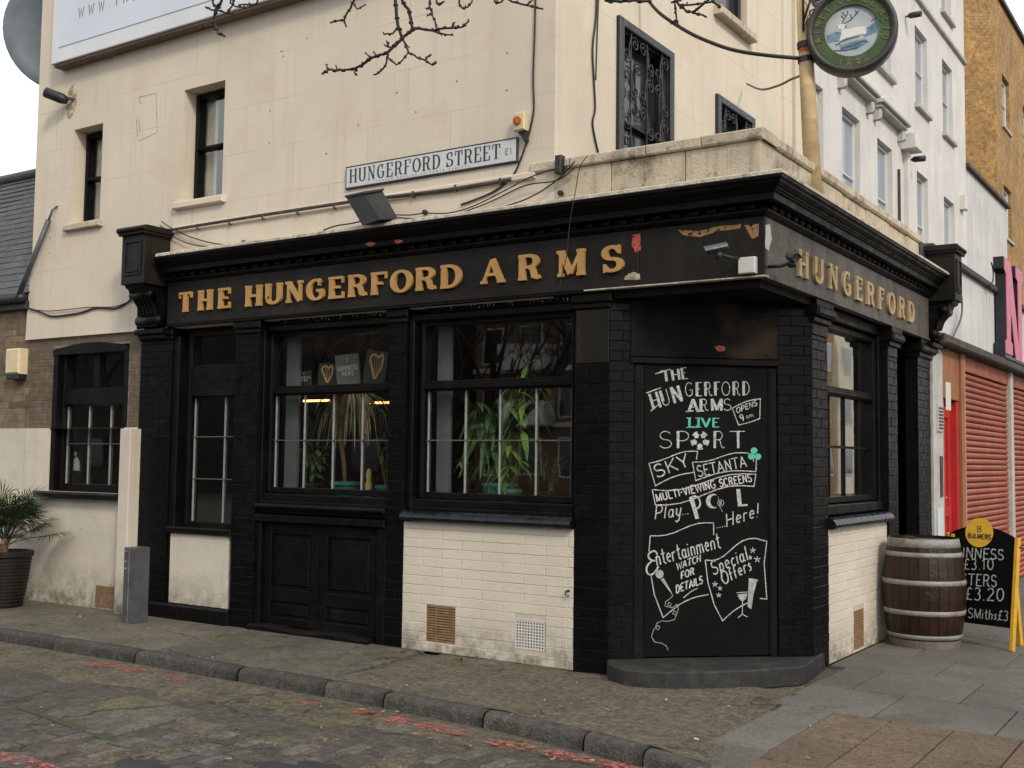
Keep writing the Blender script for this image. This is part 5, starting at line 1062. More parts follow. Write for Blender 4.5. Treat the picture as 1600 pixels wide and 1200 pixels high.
# ------------------------------------------------------------------ sign pole and hanging sign
PY = 1.2
t = thing('sign_pole', 'ochre yellow pole with rusty patch behind the parapet carrying the round sign', 'pole', (-.05, PY, 3.85))
mb = MB(); mb.smooth = True; a = at(1269, 262, 1, PY); b = at(1251.5, -60, 1, PY); a0 = Vector((a.x+.01, PY, 3.86)); mb.tube([a0, b], .072, 16, True, r2=.052); mb.build('shaft', M['pole'], t)
dirp = (b-a0).normalized()
def onp(py):
    q = at(1260, py, 1, PY); return a0+dirp*((q.z-a0.z)/dirp.z)
for py, h in ((71, .05), (94, .045)):
    c = onp(py); mb = MB(); mb.tube([c-dirp*h/2, c+dirp*h/2], .070, 16, True); mb.build('band', M['iron'], t)
c = onp(81); MB().tube([c-dirp*.03, c+dirp*.03], .0600, 16, True).build('rust_patch', M['rust'], t)
sgc = at(1331, 48, 1, PY); hs_ = thing('hanging_sign', 'round hanging sign with green lettered ring and a white stag on pale blue', 'hanging sign', tuple(sgc-Vector((0, 0, .36))))
rv = Vector((1, .30, .0)).normalized(); FS = Fr(sgc, rv, Vector((0, 0, 1))-rv*0, (rv.y, -rv.x, 0)); RS = .345
FSL = Fr(sgc, rv, (0, 0, 1), Vector((rv.y, -rv.x, 0)))
mb = MB(FSL); mb.smooth = True; mb.lathe([(RS-.045, .02), (RS-.025, .05), (RS-.005, .055), (RS+.012, .04), (RS+.016, 0), (RS+.016, -.10), (RS, -.12), (.001, -.12)], 48); mb.build('rim', M['sign_rim'], hs_)
mb = MB(FSL); mb.lathe([(.215, .012), (RS-.02, .018)], 48); mb.lathe([(.215, -.02), (.215, .012)], 48); mb.build('green_ring', M['green_ring'], hs_)
MB(FSL).disc(0, 0, .22, -.02, -.012, 40).build('emblem_ground', M['emblem_sky'], hs_)
mb = MB(FSL); e = -.0119
def EM(pts, w1, m):
    mb = MB(FSL); mb.prism(pts, -.0125, w1); return mb.build('emblem_shape', M[m], hs_)
EM([(-.20, -.02), (-.19, -.08), (-.10, -.075), (-.03, -.06), (-.06, -.01), (-.12, .01)], -.0112, 'emblem_blue')
EM([(.06, -.01), (.10, -.06), (.19, -.03), (.205, .03), (.19, .07), (.14, .03)], -.0110, 'emblem_blue')
EM([(-.10, -.11), (.10, -.07), (.14, -.10), (.02, -.16), (-.08, -.15)], -.0109, 'emblem_blue')
stag = [(-.10, -.075), (-.085, -.02), (-.08, .025), (-.115, .03), (-.125, .045), (-.10, .062), (-.07, .070), (-.05, .06), (-.045, .02), (-.01, .022), (.05, .035), (.10, .03), (.115, .0), (.11, -.035), (.06, -.03), (.0, -.045), (-.04, -.05)]
EM(stag[::-1] if False else stag[::-1][::-1], -.0100, 'emblem_white') if False else None
def cw(poly):
    s = sum(poly[i][0]*poly[(i+1) % len(poly)][1]-poly[(i+1) % len(poly)][0]*poly[i][1] for i in range(len(poly))); return poly if s > 0 else poly[::-1]
EM(cw(stag), -.0098, 'emblem_white')
mb = MB(FSL); k = 0
for st in ([(-.075, .07), (-.06, .11), (-.085, .14)], [(-.06, .11), (-.03, .15), (-.035, .175)], [(-.045, .13), (-.075, .165)], [(-.06, .07), (-.0, .10), (.04, .15), (.03, .175)], [(-.0, .10), (-.01, .14)], [(.03, .13), (.06, .17)], [(-.10, -.085), (-.02, -.06), (.06, -.045)], [(-.09, -.14), (-.03, -.125), (.03, -.118)], [(.03, -.11), (.09, -.09), (.12, -.095)], [(-.13, -.10), (-.09, -.095)], [(.15, .07), (.19, .09)], [(-.05, .03), (-.045, .055)], [(-.15, -.15), (-.05, -.155), (.04, -.14)], [(-.11, .04), (-.115, .05)]):
    mb.ribbon(st, .007, -.0125, -.0090+k*.0001); k += 1
mb.build('emblem_drawing', M['emblem_line'], hs_)
mb = MB(FSL); rl_ = .245; k = 0
def ringtext(t, a_mid, step, flip=False):
    global k
    n = len(t); hh = .062
    for i, ch in enumerate(t):
        a = R_(a_mid - (i-(n-1)/2)*step*(1 if not flip else -1)); wd_ = G[ch][0]*hh*.8
        for st in G[ch][1]:
            P = []
            for x, y in st:
                if not flip: r = rl_+y*hh; off = (x*hh*.8-wd_/2); P.append((r*math.cos(a)+off*math.sin(a), r*math.sin(a)-off*math.cos(a)))
                else: r = rl_+hh-y*hh; off = (x*hh*.8-wd_/2); P.append((r*math.cos(a)-off*math.sin(a), r*math.sin(a)+off*math.cos(a)))
            mb.ribbon(P, .011, .010, .019+k*.00004); k += 1
ringtext('COMBE', 80, 15); ringtext('WATNEY', 172, 14.5); ringtext('REID', 5, 15); ringtext('1898', 272, 14, True)
mb.build('ring_lettering', M['sign_letter_old'], hs_)
mb = MB(FSL); mb.smooth = True
for k_ in range(7):
    u = -.38+.03*(k_ % 3); v = .12+.075*k_
    mb.tube([(u+.05+.032*math.cos(a/2), v+.032*math.sin(a/2), -.04) for a in range(0, 14)], .007, 5)
mb.tube([(-.385, .05, -.04), (-.385, .8, -.04)], .010, 6); mb.tube([(-.385, .12, -.04), (-.33, .30, -.04), (-.15, .42, -.04), (0, .40, -.04)], .009, 6); mb.tube([(0, .345, -.04), (0, .60, -.04)], .010, 6); mb.tube([(-.385, .60, -.04), (.35, .60, -.04)], .012, 6); mb.build('scrolled_bracket', M['iron'], hs_)
mb = MB(); mb.smooth = True; c = onp(115); mb.tube(smooth([c, at(1236, 124, 1, PY*1.0+.5), at(1218, 133, 1, 2.1), at(1190, 140, 0, -1.2), at(1167, 131, 0, -1.70)], 3), .011, 6, True)
solo(mb, 'stay_bar', M['iron'], 'short bent iron stay from the cream wall to the sign pole', 'stay bar')
c = onp(92); cable([at(1007, -8, 0, -1.70), at(1030, 20, 0, -1.5), at(1075, 50, 0, -1.15), at(1115, 68, 0, -.85), at(1150, 79, 0, -.6), at(1195, 86, 0, -.35), c], .016, 'thick black cable swooping from the upper wall to the sign pole')

# ------------------------------------------------------------------ white terrace behind
wt = thing('white_building', 'tall white painted brick building with tall sash windows behind the pub', 'building', (-4, 11, 0))
wins = [(6.30, 6.86, 4.9, 6.66), (7.68, 8.52, 4.9, 6.66), (9.42, 10.24, 4.9, 6.64), (11.80, 12.56, 4.9, 6.66), (13.76, 14.60, 4.9, 6.62),
        (7.66, 8.50, 7.80, 9.18), (9.42, 10.26, 7.80, 9.18), (11.77, 12.62, 7.82, 9.20), (13.76, 14.58, 7.82, 9.22),
        (7.66, 8.50, 10.16, 11.5), (9.42, 10.26, 10.16, 11.5), (11.77, 12.62, 10.16, 11.5), (13.76, 14.58, 10.16, 11.5), (6.25, 6.8, 7.8, 9.1)]
mb = MB(FC); holes_sheet(mb, 6.0, 15.68, 0, 13.4, .012, wins, .19)
mb.add([(15.68, 0, .012), (15.68, 0, -10), (15.68, 13.4, -10), (15.68, 13.4, .012)], [(0, 1, 2, 3)]); mb.add([(6, 13.4, .012), (15.68, 13.4, .012), (15.68, 13.4, -10), (6, 13.4, -10)], [(0, 1, 2, 3)])
mb.build('wall', M['white_paint'], wt)
for w in wins:
    hh = (w[2]+w[3])/2
    make_window(wt, FC, w[0]+.06, w[1]-.06, w[2]+.06, w[3]-.06, -.10, rails=((hh-.03, hh+.03),), fw=.055, fm='upvc', gl='pane_far', fd=.06)
    MB(FC).box(w[0]-.07, w[1]+.07, w[2]-.085, w[2]-.002, -.16, .085, .012).build('window_sill', M['stone_grey'], wt)
for a, b in ((7.42, 8.98), (9.15, 10.72)):
    mb = MB(FC); mb.box(a, b, 7.10, 7.15, .01, .20, .01); mb.box(a+.03, b-.03, 7.04, 7.098, .01, .15, .015); mb.box(a+.06, a+.16, 6.86, 7.038, .01, .13, .03); mb.box(b-.16, b-.06, 6.86, 7.038, .01, .13, .03); mb.build('window_hood', M['stone_grey'], wt)
MB(FC).box(6.0, 15.68, 9.66, 9.74, .01, .07, .012).build('string_course', M['stone_grey'], wt)
MB(FC).box(10.92, 11.02, 3.8, 6.9, .012, .11, .02).build('downpipe', M['white_paint'], wt)
mb = MB(FC); mb.box(11.05, 11.10, 4.2, 6.3, .013, .05); mb.box(10.55, 10.60, 4.2, 6.4, .013, .05); mb.build('conduit', M['brown_pipe'], wt)
t = solo(MB(FC).box(10.75, 11.18, 6.78, 7.02, .02, .26, .012), 'extract_box', M['white_paint'], 'white box fixed beside the right window hood of the white building', 'vent box')
t = solo(MB(FC).box(15.08, 15.32, 6.62, 6.90, .013, .12, .012), 'alarm_box', M['white_plastic'], 'small pale alarm box near the right edge of the white building', 'alarm box')
spot((-1.76, 11.17, 9.13), (-1.60, 11.12, 9.11), .05, .21, (.9, -.1, -.05), 'upper of two black spotlights on the white building', group=None)
spot((-1.76, 11.30, 6.72), (-1.60, 11.26, 6.71), .05, .21, (.9, -.1, -.05), 'lower of two black spotlights on the white building, beside the downpipe')
# lower white wall beyond it
lw = thing('boundary_wall', 'lower white rendered wall with dark coping between the white building and the orange brick one', 'wall', (-1.8, 18, 0))
MB().box(-2.1, -1.785, 15.69, 20.1, 0, 7.60).build('wall_face', M['white_wall'], lw); MB().box(-2.15, -1.70, 15.69, 20.15, 7.602, 7.69, .02).build('coping', M['ledge'], lw)
# orange brick block
ob = thing('orange_brick_building', 'tall orange-yellow brick block with narrow windows at the top right', 'building', (-3, 24, 0))
e0 = Vector((-1.95, 19.9)); pl = [(-8.0, 16.1), tuple(e0), (-1.95, 40), (-14, 40)]
ow = [(20.75, 21.7, 9.8, 11.05), (20.75, 21.75, 7.1, 8.35), (20.75, 21.75, 4.4, 5.6), (23.6, 24.6, 9.8, 11.05), (23.6, 24.6, 7.1, 8.35)]
FO = Fr((-1.95, 0, 0), (0, 1, 0), (0, 0, 1), (1, 0, 0)); mb = MB(FO); holes_sheet(mb, 19.9, 40, 0, 12.75, 0, ow, .18)
mb.F = FW; mb.add([(-8, 16.1, 0), (-1.95, 19.9, 0), (-1.95, 19.9, 12.75), (-8, 16.1, 16.6)], [(0, 1, 2, 3)]); mb.add([(-1.95, 19.9, 12.75), (-1.95, 40, 12.75), (-14, 40, 16.6), (-8, 16.1, 16.6)], [(0, 1, 2, 3)])
mb.build('wall', M['orange_brick'], ob)
for w in ow:
    make_window(ob, FO, w[0]+.08, w[1]-.08, w[2]+.08, w[3]-.08, -.12, rails=(((w[2]+w[3])/2-.03, (w[2]+w[3])/2+.03),), fw=.07, fm='upvc', gl='pane_far', fd=.06)
    MB(FO).box(w[0]-.06, w[1]+.06, w[2]-.08, w[2]-.002, -.15, .05, .01).build('window_sill', M['stone_grey'], ob)
MB(FO).box(19.85, 40, 12.75, 12.85, -.2, .08).build('roof_edge', M['ledge'], ob)

# ------------------------------------------------------------------ shop next door
sh = thing('shop_building', 'single-storey white fronted shop with red door and terracotta roller shutters beside the pub', 'building', (-.5, 10, 0))
mb = MB(FB); mb.box(5.05, 22, 3.10, 4.02, -.4, .0); mb.build('white_front', M['white_wall'], sh)
MB(FB).box(5.04, 22, 4.022, 4.10, -.45, .06, .01).build('coping', M['ledge'], sh)
MB(FB).box(5.06, 22, 2.99, 3.098, -.2, .17, .02).build('ledge', M['ledge'], sh)
mb = MB(FB); mb.box(5.06, 5.50, 0, 2.95, -.3, .03, .01); mb.build('grey_pier', M['stone_grey'], sh)
mb = MB(FB); mb.box(5.18, 5.42, 2.02, 2.33, .03, .05, .004); mb.m = 1
for k in range(7): mb.box(5.2, 5.4, 2.05+k*.037, 2.07+k*.037, .05, .054)
mb.build('vent_grille', [M['stone_grey'], M['iron']], sh)
MB(FB).box(5.30, 5.38, 1.30, 1.75, .03, .05, .004).build('letter_slot_panel', M['ledge'], sh)
mb = MB(FB); mb.box(5.52, 5.60, 0, 2.4, -.2, .02, .005); mb.box(6.22, 6.32, 0, 2.4, -.2, .02, .005); mb.build('door_frame', M['red_door'], sh)
mb = MB(FB); mb.box(5.60, 6.22, .03, 2.33, -.14, -.08); 
for q in ((5.60, 5.72, .03, 2.33), (6.10, 6.22, .03, 2.33), (5.72, 6.10, 2.2, 2.33), (5.72, 6.10, 1.05, 1.17), (5.72, 6.10, .03, .2)): mb.box(*q, -.081, -.05, .004)
rd = mb.build('red_door', M['red_door'], sh); MB(FB).box(5.64, 5.69, 1.2, 1.42, -.05, -.035, .004).build('lock_plate', M['steel'], rd); MB(FB).tube([(5.66, 1.28, -.03), (5.66, 1.28, .0), (5.74, 1.28, .0)], .012).build('handle', M['steel'], rd)
MB(FB).box(5.51, 6.33, 2.41, 2.985, -.2, .03, .006).build('over_door_board', M['orange_board'], sh)
MB(FB).box(5.62, 5.86, 2.28, 2.60, .031, .036, .001).build('notice', M['white_plastic'], sh)
mb = MB(FB); mb.box(6.34, 6.50, 0, 2.985, -.2, .06, .01); mb.m = 1; mb.box(6.502, 6.56, 0, 2.985, -.2, .05, .008); mb.build('shutter_guide', [M['orange_board'], M['upvc']], sh)
MB(FB).box(9.52, 9.68, 0, 2.985, -.2, .06, .01).build('shutter_guide', M['stone_grey'], sh)
MB(FB).box(13.2, 13.4, 0, 2.985, -.2, .06, .01).build('shutter_guide', M['stone_grey'], sh)
for (a, b) in ((6.565, 9.515), (9.685, 13.19)):
    MB(FB).box(a, b, 2.80, 2.985, -.2, .02, .006).build('shutter_box', M['shutter'], sh)
    nsl = 37; hsl = 2.78/nsl; me = None
    for k in range(nsl):
        mb = MB(FB); v = .01+hsl*k; pr = [(v+.002, -.03), (v+.004, -.012), (v+hsl*.3, .004), (v+hsl*.62, .004), (v+hsl-.010, -.010), (v+hsl-.002, -.03)]
        mb.profile(pr[::-1], a, b)
        mb.build('shutter_slat', M['shutter'], sh)
MB(FB).box(5.1, 22, 0, 3.0, -.42, -.40).build('shop_back', M['ledge'], sh)
MB().box(-1.7, -.42, 5.1, 22, 3.8, 3.86).build('shop_roof', M['ledge'], sh)
cable(pxB([(1499, 447), (1503, 470), (1502, 495), (1492, 520), (1482, 540), (1477, 548)], .07), .012, 'thin grey wire looping down the white shop front beside the pub console', m='grey_metal')
cable(pxB([(1549, 410), (1552, 425), (1551, 440), (1546, 446), (1550, 452)], .07), .010, 'short black wire beside the top of the big pink letter')
ps = solo(MB(FB).box(5.14, 5.40, .55, 1.18, .034, .04, .001), 'poster', M['poster'], 'pale blue and white poster low on the grey pier behind the barrel', 'poster')
# big pink letter N
nt_ = thing('shop_sign_letter', 'large pink slab letter N with deep black sides on the white shop front', 'sign letter', (.2, 9.6, 3.2))
y0 = 8.56; zb_, zt = 3.16, 4.50; mbk = MB(FB); mp_ = MB(FB); Wn = 1.55
polys = [[(y0, zb_), (y0+.52, zb_), (y0+.52, zb_+.16), (y0+.40, zb_+.2), (y0+.40, zt-.62), (y0+.12, zt-.30), (y0+.12, zb_+.2), (y0, zb_+.16)],
         [(y0, zt-.16), (y0+.12, zt-.22), (y0+.12, zt-.302), (y0+.52, zt-.9), (y0+.78, zt-1.38), (y0+1.12, zt-1.38), (y0+.47, zt), (y0, zt)],
         [(y0+1.04, zt-1.21), (y0+1.12, zt-1.38), (y0+1.30, zt-1.38), (y0+1.30, zt-.2), (y0+1.42, zt-.16), (y0+1.42, zt), (y0+.90, zt), (y0+.90, zt-.16), (y0+1.04, zt-.2)]]
for i, p in enumerate(polys): mbk.prism(p, .02, .15+i*.001); mp_.prism([(a+.02*(1 if a < y0+.7 else -1), b+(.02 if b < 4 else -.02)) for a, b in p], .153, .162+i*.001)
mbk.build('black_sides', M['iron'], nt_); mp_.build('pink_face', M['pink'], nt_)
MB(FB).box(y0-.05, y0+1.6, 3.10, 3.155, .0, .17, .01).build('sign_rail', M['iron'], nt_)

# ------------------------------------------------------------------ barrel
bx, by = .375, 3.10
bt = thing('barrel', 'brown wooden barrel with grey metal hoops standing by the pub entrance', 'barrel', (bx, by, 0)); FBr = Fr((bx, by, 0), (1, 0, 0), (0, 1, 0), (0, 0, 1)); HB = .985
def rb(z): return .305+.062*math.sin(math.pi*min(1, max(0, z/HB)))
ns = 26
for i in range(ns):
    a0, a1 = 2*math.pi*i/ns, 2*math.pi*(i+1)/ns; g_ = .003; mb = MB(FBr); P = []; nz_ = 9; dr_ = random.uniform(-.001, .0015)
    for j in range(nz_+1):
        z = HB*j/nz_; r = rb(z)+dr_
        for a, rr in ((a0+g_, r-.003), (a0+g_*3, r), (a1-g_*3, r), (a1-g_, r-.003)): P.append((rr*math.cos(a), rr*math.sin(a), z))
    mb.add(P, [(j*4+k, j*4+k+1, j*4+k+5, j*4+k+4) for j in range(nz_) for k in range(3)]); mb.build('stave', M['oak'], bt)
MB(FBr).lathe([(.001, .0), (.29, .0), (.295, HB*.5), (.288, HB-.03), (.001, HB-.03)], 32).build('head', M['barrel_end'], bt)
for z0_, z1_, dd in ((HB-.085, HB-.005, .004), (HB-.17, HB-.127, .004), (HB-.42, HB-.375, .004), (.295, .34, .004), (.08, .12, .004)):
    mb = MB(FBr); mb.smooth = True; mb.lathe([(rb(z0_)-.004, z0_), (rb(z0_)+dd, z0_+.001), (rb((z0_+z1_)/2)+dd+.001, (z0_+z1_)/2), (rb(z1_)+dd, z1_-.001), (rb(z1_)-.004, z1_)], 48); mb.build('hoop', M['steel'], bt)
mb = MB(FBr); mb.lathe([(rb(0)+.002, 0), (rb(.07)+.002, .07)], 48); mb.build('worn_base_band', M['barrel_end'], bt)
d = Vector((CAM.x-bx+1.0, CAM.y-by, 0)).normalized(); c = Vector((bx, by, .50))+d*(rb(.5)-.004); MB().tube([c, c+d*.008], .022, 12, True).build('bung_hole', M['iron'], bt)
mb = MB(FBr); rl2 = random.Random(2)
for i in range(14): a = rl2.uniform(0, 6.3); r = rl2.uniform(.05, .25); mb.box(r*math.cos(a)-.015, r*math.cos(a)+.015, r*math.sin(a)-.008, r*math.sin(a)+.008, HB-.03, HB-.005)
solo(mb, 'wet_leaves', M['moss'], 'few wet leaves lying on top of the barrel', 'leaves')

# ------------------------------------------------------------------ pavement sign
g0 = at(1478, 1003, 2, 0); g1 = at(1583, 1018, 2, 0); ax_ = (g1-g0); ax_.z = 0; wA = ax_.length; ax_.normalize(); out_ = Vector((ax_.y, -ax_.x, 0))
tilt = R_(8); up_ = (Vector((0, 0, 1))*math.cos(tilt) - out_*math.sin(tilt)); FSg = Fr(g0, ax_, up_, ax_.cross(up_))
ab = thing('pavement_sign', 'black chalk A-board with round yellow badge and yellow legs beside the barrel', 'A-board', tuple((g0+g1)/2))
tp = 1.085; arcp = [(.03+(wA-.06)*(1-i/16), tp-.075+.085*math.sin(math.pi*i/16)) for i in range(17)]
MB(FSg).prism([(.03, .20), (wA-.03, .20), (wA-.03, tp-.1)]+arcp+[(.03, tp-.1)], -.012, .012).build('board_panel', M['board'], ab)
for a, b in ((-.005, .03), (wA-.03, wA+.008)): MB(FSg).box(a, b, 0, tp-.075, -.022, .024, .005).build('leg', M['yellow_wood'], ab)
up2 = (Vector((0, 0, 1))*math.cos(tilt) + out_*math.sin(tilt)); FS2 = Fr(g0+Vector((0, .42, 0)), ax_, up2, ax_.cross(up2))
MB(FS2).prism([(.03, .20), (wA-.03, .20), (wA-.03, tp-.1)]+arcp+[(.03, tp-.1)], -.012, .012).build('rear_panel', M['board'], ab)
for a, b in ((.0, .035), (wA-.03, wA+.008)): MB(FS2).box(a, b, 0, tp-.075, -.024, .022, .005).build('rear_leg', M['yellow_wood'], ab)
MB(FSg).tube([(wA+.01, tp-.16, .0), (wA+.012, tp-.16, -.12)], .008, 6).build('hinge', M['iron'], ab)
def spt(px, py, w=.0122):
    n = FSg.w; o = FSg.o+n*w; d = ray(px, py); t = (o-CAM).dot(n)/d.dot(n); q = CAM+d*t-FSg.o; return q.dot(FSg.u), q.dot(FSg.v)
c = spt(1530, 832); r = abs(spt(1552, 832)[0]-c[0]); mb = MB(FSg); mb.disc(c[0], c[1], r*1.0, .0122, .0135, 32); mb.build('badge', M['badge'], ab)
def achalk(strokes, wd, m='chalk', w=.0122):
    mb = MB(FSg)
    for k, st in enumerate(strokes): mb.ribbon([spt(p[0]+random.uniform(-.3, .3), p[1]+random.uniform(-.3, .3)) for p in st], wd*.0058, w, w+.0008+k*.00003)
    mb.build('chalk_lettering', M[m], ab)
achalk(tx('B', 1526.5, 831, 1534, 831, 9), 1.3, 'iron', .0136); achalk(tx('BULMERS', 1512, 840, 1548, 843, 7), 1.5, 'iron', .0136)
achalk(tx('INNESS', 1504, 871, 1568, 875, 16), 1.7, 'chalk'); achalk(tx('£3.10', 1505, 890, 1553, 890, 17), 1.7, 'chalk'); achalk(tx('STERS', 1501, 914, 1557, 917, 18), 1.7, 'chalk')
achalk(tx('£3.20', 1507, 937, 1569, 939, 19), 1.7, 'chalk'); achalk(tx('SMiths£3', 1512, 965, 1575, 970, 15), 1.4, 'chalk_dim')

# ------------------------------------------------------------------ guard box, alarm box, potted palm, low slate building, dish
mb = MB(); mb.box(-6.43, -6.27, -.50, -.32, -.02, .74, .006)
gb = thing('metal_guard_box', 'grey metal cover box standing on the pavement in front of the black pilaster', 'metal box', (-6.35, -.41, 0)); mb.build('casing', M['grey_metal'], gb)
mb = MB(FA)
for z in (.70, .60, .53): mb.disc(-6.40, z, .011, .50, .508, 8)
mb.build('bolts', M['steel'], gb); MB(FA).box(-6.355, -6.350, .0, .74, .50, .503).build('seam', M['steel'], gb)
lb = thing('slate_roofed_building', 'low brick building with dark slate roof at the left edge', 'building', (-12, 3, 0))
store = []; bricks(FA, -13.5, -8.932, 1.95, 3.34, -.03, 'brick_yellow', jm=M['mortar'], parent=lb, store=store, name='wall', bh=.078); lay_bricks(store, lb, 300)
mb = MB(FA); mb.add([(-13.5, -.05, 0), (-8.932, -.05, 0), (-8.932, 1.948, 0), (-13.5, 1.948, 0), (-13.5, 1.948, -.04), (-8.932, 1.948, -.04)], [(0, 1, 2, 3), (3, 2, 5, 4)]); mb.build('render', M['cream_low'], lb)
mb = MB(FA); mb.box(-13.5, -8.95, 3.34, 3.44, -.1, .04, .01); mb.smooth = True; mb.tube([(-13.5, 3.47, .07), (-8.96, 3.47, .07)], .055, 10); mb.build('gutter', M['dark_plastic'], lb)
sl_ = math.atan2(2.42, 2.5); Ls = math.hypot(2.42, 2.5); FR = Fr((0, 0, 3.53), (1, 0, 0), (0, 2.5, 2.42), (0, -2.42, 2.5))
MB(FR).box(-16.5, -8.94, 0, Ls, -.06, -.012).build('roof', M['ledge'], lb)
rows = 22; wl = .25; ex = Ls/rows; cells = []
for r in range(rows):
    u = -16.4+(wl/2 if r % 2 else 0)
    while u < -8.95: cells.append((u+.003, min(u+wl-.003, -8.945), r)); u += wl
o1 = None; sme = None; cells.sort(key=lambda c: abs(c[0]+10.2)+c[2]*.0+ (5 if c[0] < -13.2 else 0)); n_ = 0
rest = MB(FR)
for (a, b, r) in cells:
    v0_, v1_ = ex*r, ex*r+ex*1.25
    if n_ < 300:
        if sme is None:
            q = MB(); q.box(0, 1, 0, 1, 0, 1); sme = bpy.data.meshes.new('slate'); sme.from_pydata(q.v, [], q.f); sme.materials.append(M['slate'])
        o = bpy.data.objects.new('slate', sme); COL.objects.link(o); o.parent = lb; tl = .03/1.25/ex
        vv = (FR.v*ex*1.25-FR.w*.016); ww = FR.w*.008
        mt = Matrix((FR.u*(b-a), vv, ww)).transposed().to_4x4(); mt.translation = FR(a, v0_-.004*random.random(), .010+random.uniform(0, .003))-ORG[lb.name]; o.matrix_local = mt; n_ += 1
    else:
        rest.add([(a, v0_, .010), (b, v0_, .010), (b, v1_, -.006), (a, v1_, -.006), (a, v0_, .018), (b, v0_, .018), (b, v1_, .002), (a, v1_, .002)], [(4, 5, 6, 7), (0, 1, 5, 4), (0, 4, 7, 3), (1, 2, 6, 5)])
if rest.v: rest.build('slates', M['slate'], lb, kind='stuff')
mb = MB(FR); mb.smooth = True; mb.tube([(-16.5, Ls+.02, .03), (-8.95, Ls+.02, .03)], .09, 8); mb.build('ridge', M['slate'], lb)
mb = MB(); mb.add([(-16.5, 2.5, 5.9), (-8.94, 2.5, 5.9), (-8.94, 5.2, 3.5), (-16.5, 5.2, 3.5)], [(0, 1, 2, 3)]); mb.build('roof_rear', M['slate'], lb)
MB().box(-13.5, -8.94, .1, 5.2, 0, 3.4).build('building_core', M['mortar'], lb)
ba = thing('alarm_box', 'pale yellow alarm box with black base on the brick wall at far left', 'alarm box', (-9.24, -.05, 2.5)); a = at(19, 560, 1, -.1)
mb = MB(FA); mb.box(a.x-.16, a.x+.11, 2.58, 2.88, -.03, .09, .02); mb.build('box', M['cream_plastic'], ba); MB(FA).box(a.x-.14, a.x+.10, 2.52, 2.578, -.03, .08, .01).build('base', M['iron'], ba)
ds = thing('satellite_dish', 'big blue-grey satellite dish against the sky at top left behind the pub wall', 'satellite dish', (-9.9, 1.1, 6.0))
dc = at(99, 52, 1, 1.1); dn = (CAM+Vector((-4.5, 0, 2))-dc).normalized(); s_ = dn.cross(Vector((0, 0, 1))).normalized(); FDs = Fr(dc, s_, s_.cross(dn)*-1, dn)
mb = MB(FDs); mb.smooth = True; RD = .745; mb.lathe([(.001, -.16), (RD*.3, -.145), (RD*.6, -.10), (RD*.85, -.04), (RD, 0), (RD+.015, -.01), (RD*.85, -.06), (RD*.5, -.15), (.001, -.19)], 40); mb.build('reflector', M['dish'], ds)
MB().tube([dc-dn*.15, dc-dn*.5+Vector((0, .0, -.3)), (dc.x+.2, 1.8, 5.2)], .05, 8, True).build('mount', M['grey_metal'], ds)

# potted fan palm
pp = thing('potted_palm', 'fan palm in a dark ribbed pot against the cream wall at far left', 'potted plant', (-8.42, -.52, 0)); FP = Fr((-8.42, -.52, 0), (1, 0, 0), (0, 1, 0), (0, 0, 1))
mb = MB(FP); pr = [(.001, 0), (.20, 0)]; 
for i in range(14): z = .03+.036*i; r = .20+.075*(i/13)**.8; pr += [(r+.008, z), (r+.008, z+.018), (r, z+.022), (r, z+.034)]
pr += [(.30, .545), (.30, .60), (.27, .60), (.265, .54), (.001, .54)]; mb.lathe(pr, 28); mb.build('pot', M['pot'], pp)
rp = random.Random(11)
mb = MB(); mb.smooth = True; mb.tube([(-8.42, -.52, .5), (-8.43, -.52, .62), (-8.40, -.53, .76)], .05, 8, True, r2=.035); mb.build('trunk', M['stem'], pp)
for i in range(36):
    az = i*2.399+rp.uniform(-.2, .2); el = R_(rp.uniform(5, 75)); ln = rp.uniform(.26, .50); b0 = Vector((-8.42, -.52, rp.uniform(.60, .76)))
    dd = Vector((math.cos(az)*math.cos(el), math.sin(az)*math.cos(el), math.sin(el))); tip = b0+dd*ln; sd_ = dd.cross(Vector((0, 0, 1))).normalized(); nn_ = sd_.cross(dd)
    mb = MB(); mb.tube([b0, b0+dd*ln*.5+Vector((0, 0, .02)), tip], .005, 5, True); nb = 24; fr_ = rp.uniform(.26, .38)
    for k in range(nb):
        th = R_(-110+220*k/(nb-1)); v = (dd*math.cos(th)+sd_*math.sin(th)).normalized(); L_ = fr_*(1-.25*abs(th)/2)*rp.uniform(.85, 1.1); w = sd_*math.cos(th)-dd*math.sin(th); dz = Vector((0, 0, -1))*L_*rp.uniform(.05, .35)
        p1 = tip+v*L_*.55+nn_*.01; p2 = tip+v*L_+dz; ww = .0075
        mb.add([tip-w*.002, tip+w*.002, p1+w*ww, p1-w*ww, p2], [(0, 1, 2, 3), (3, 2, 4)], True)
    mb.build('palm_leaf', M['palm'] if rp.random() < .9 else M['palm_dry'], pp)

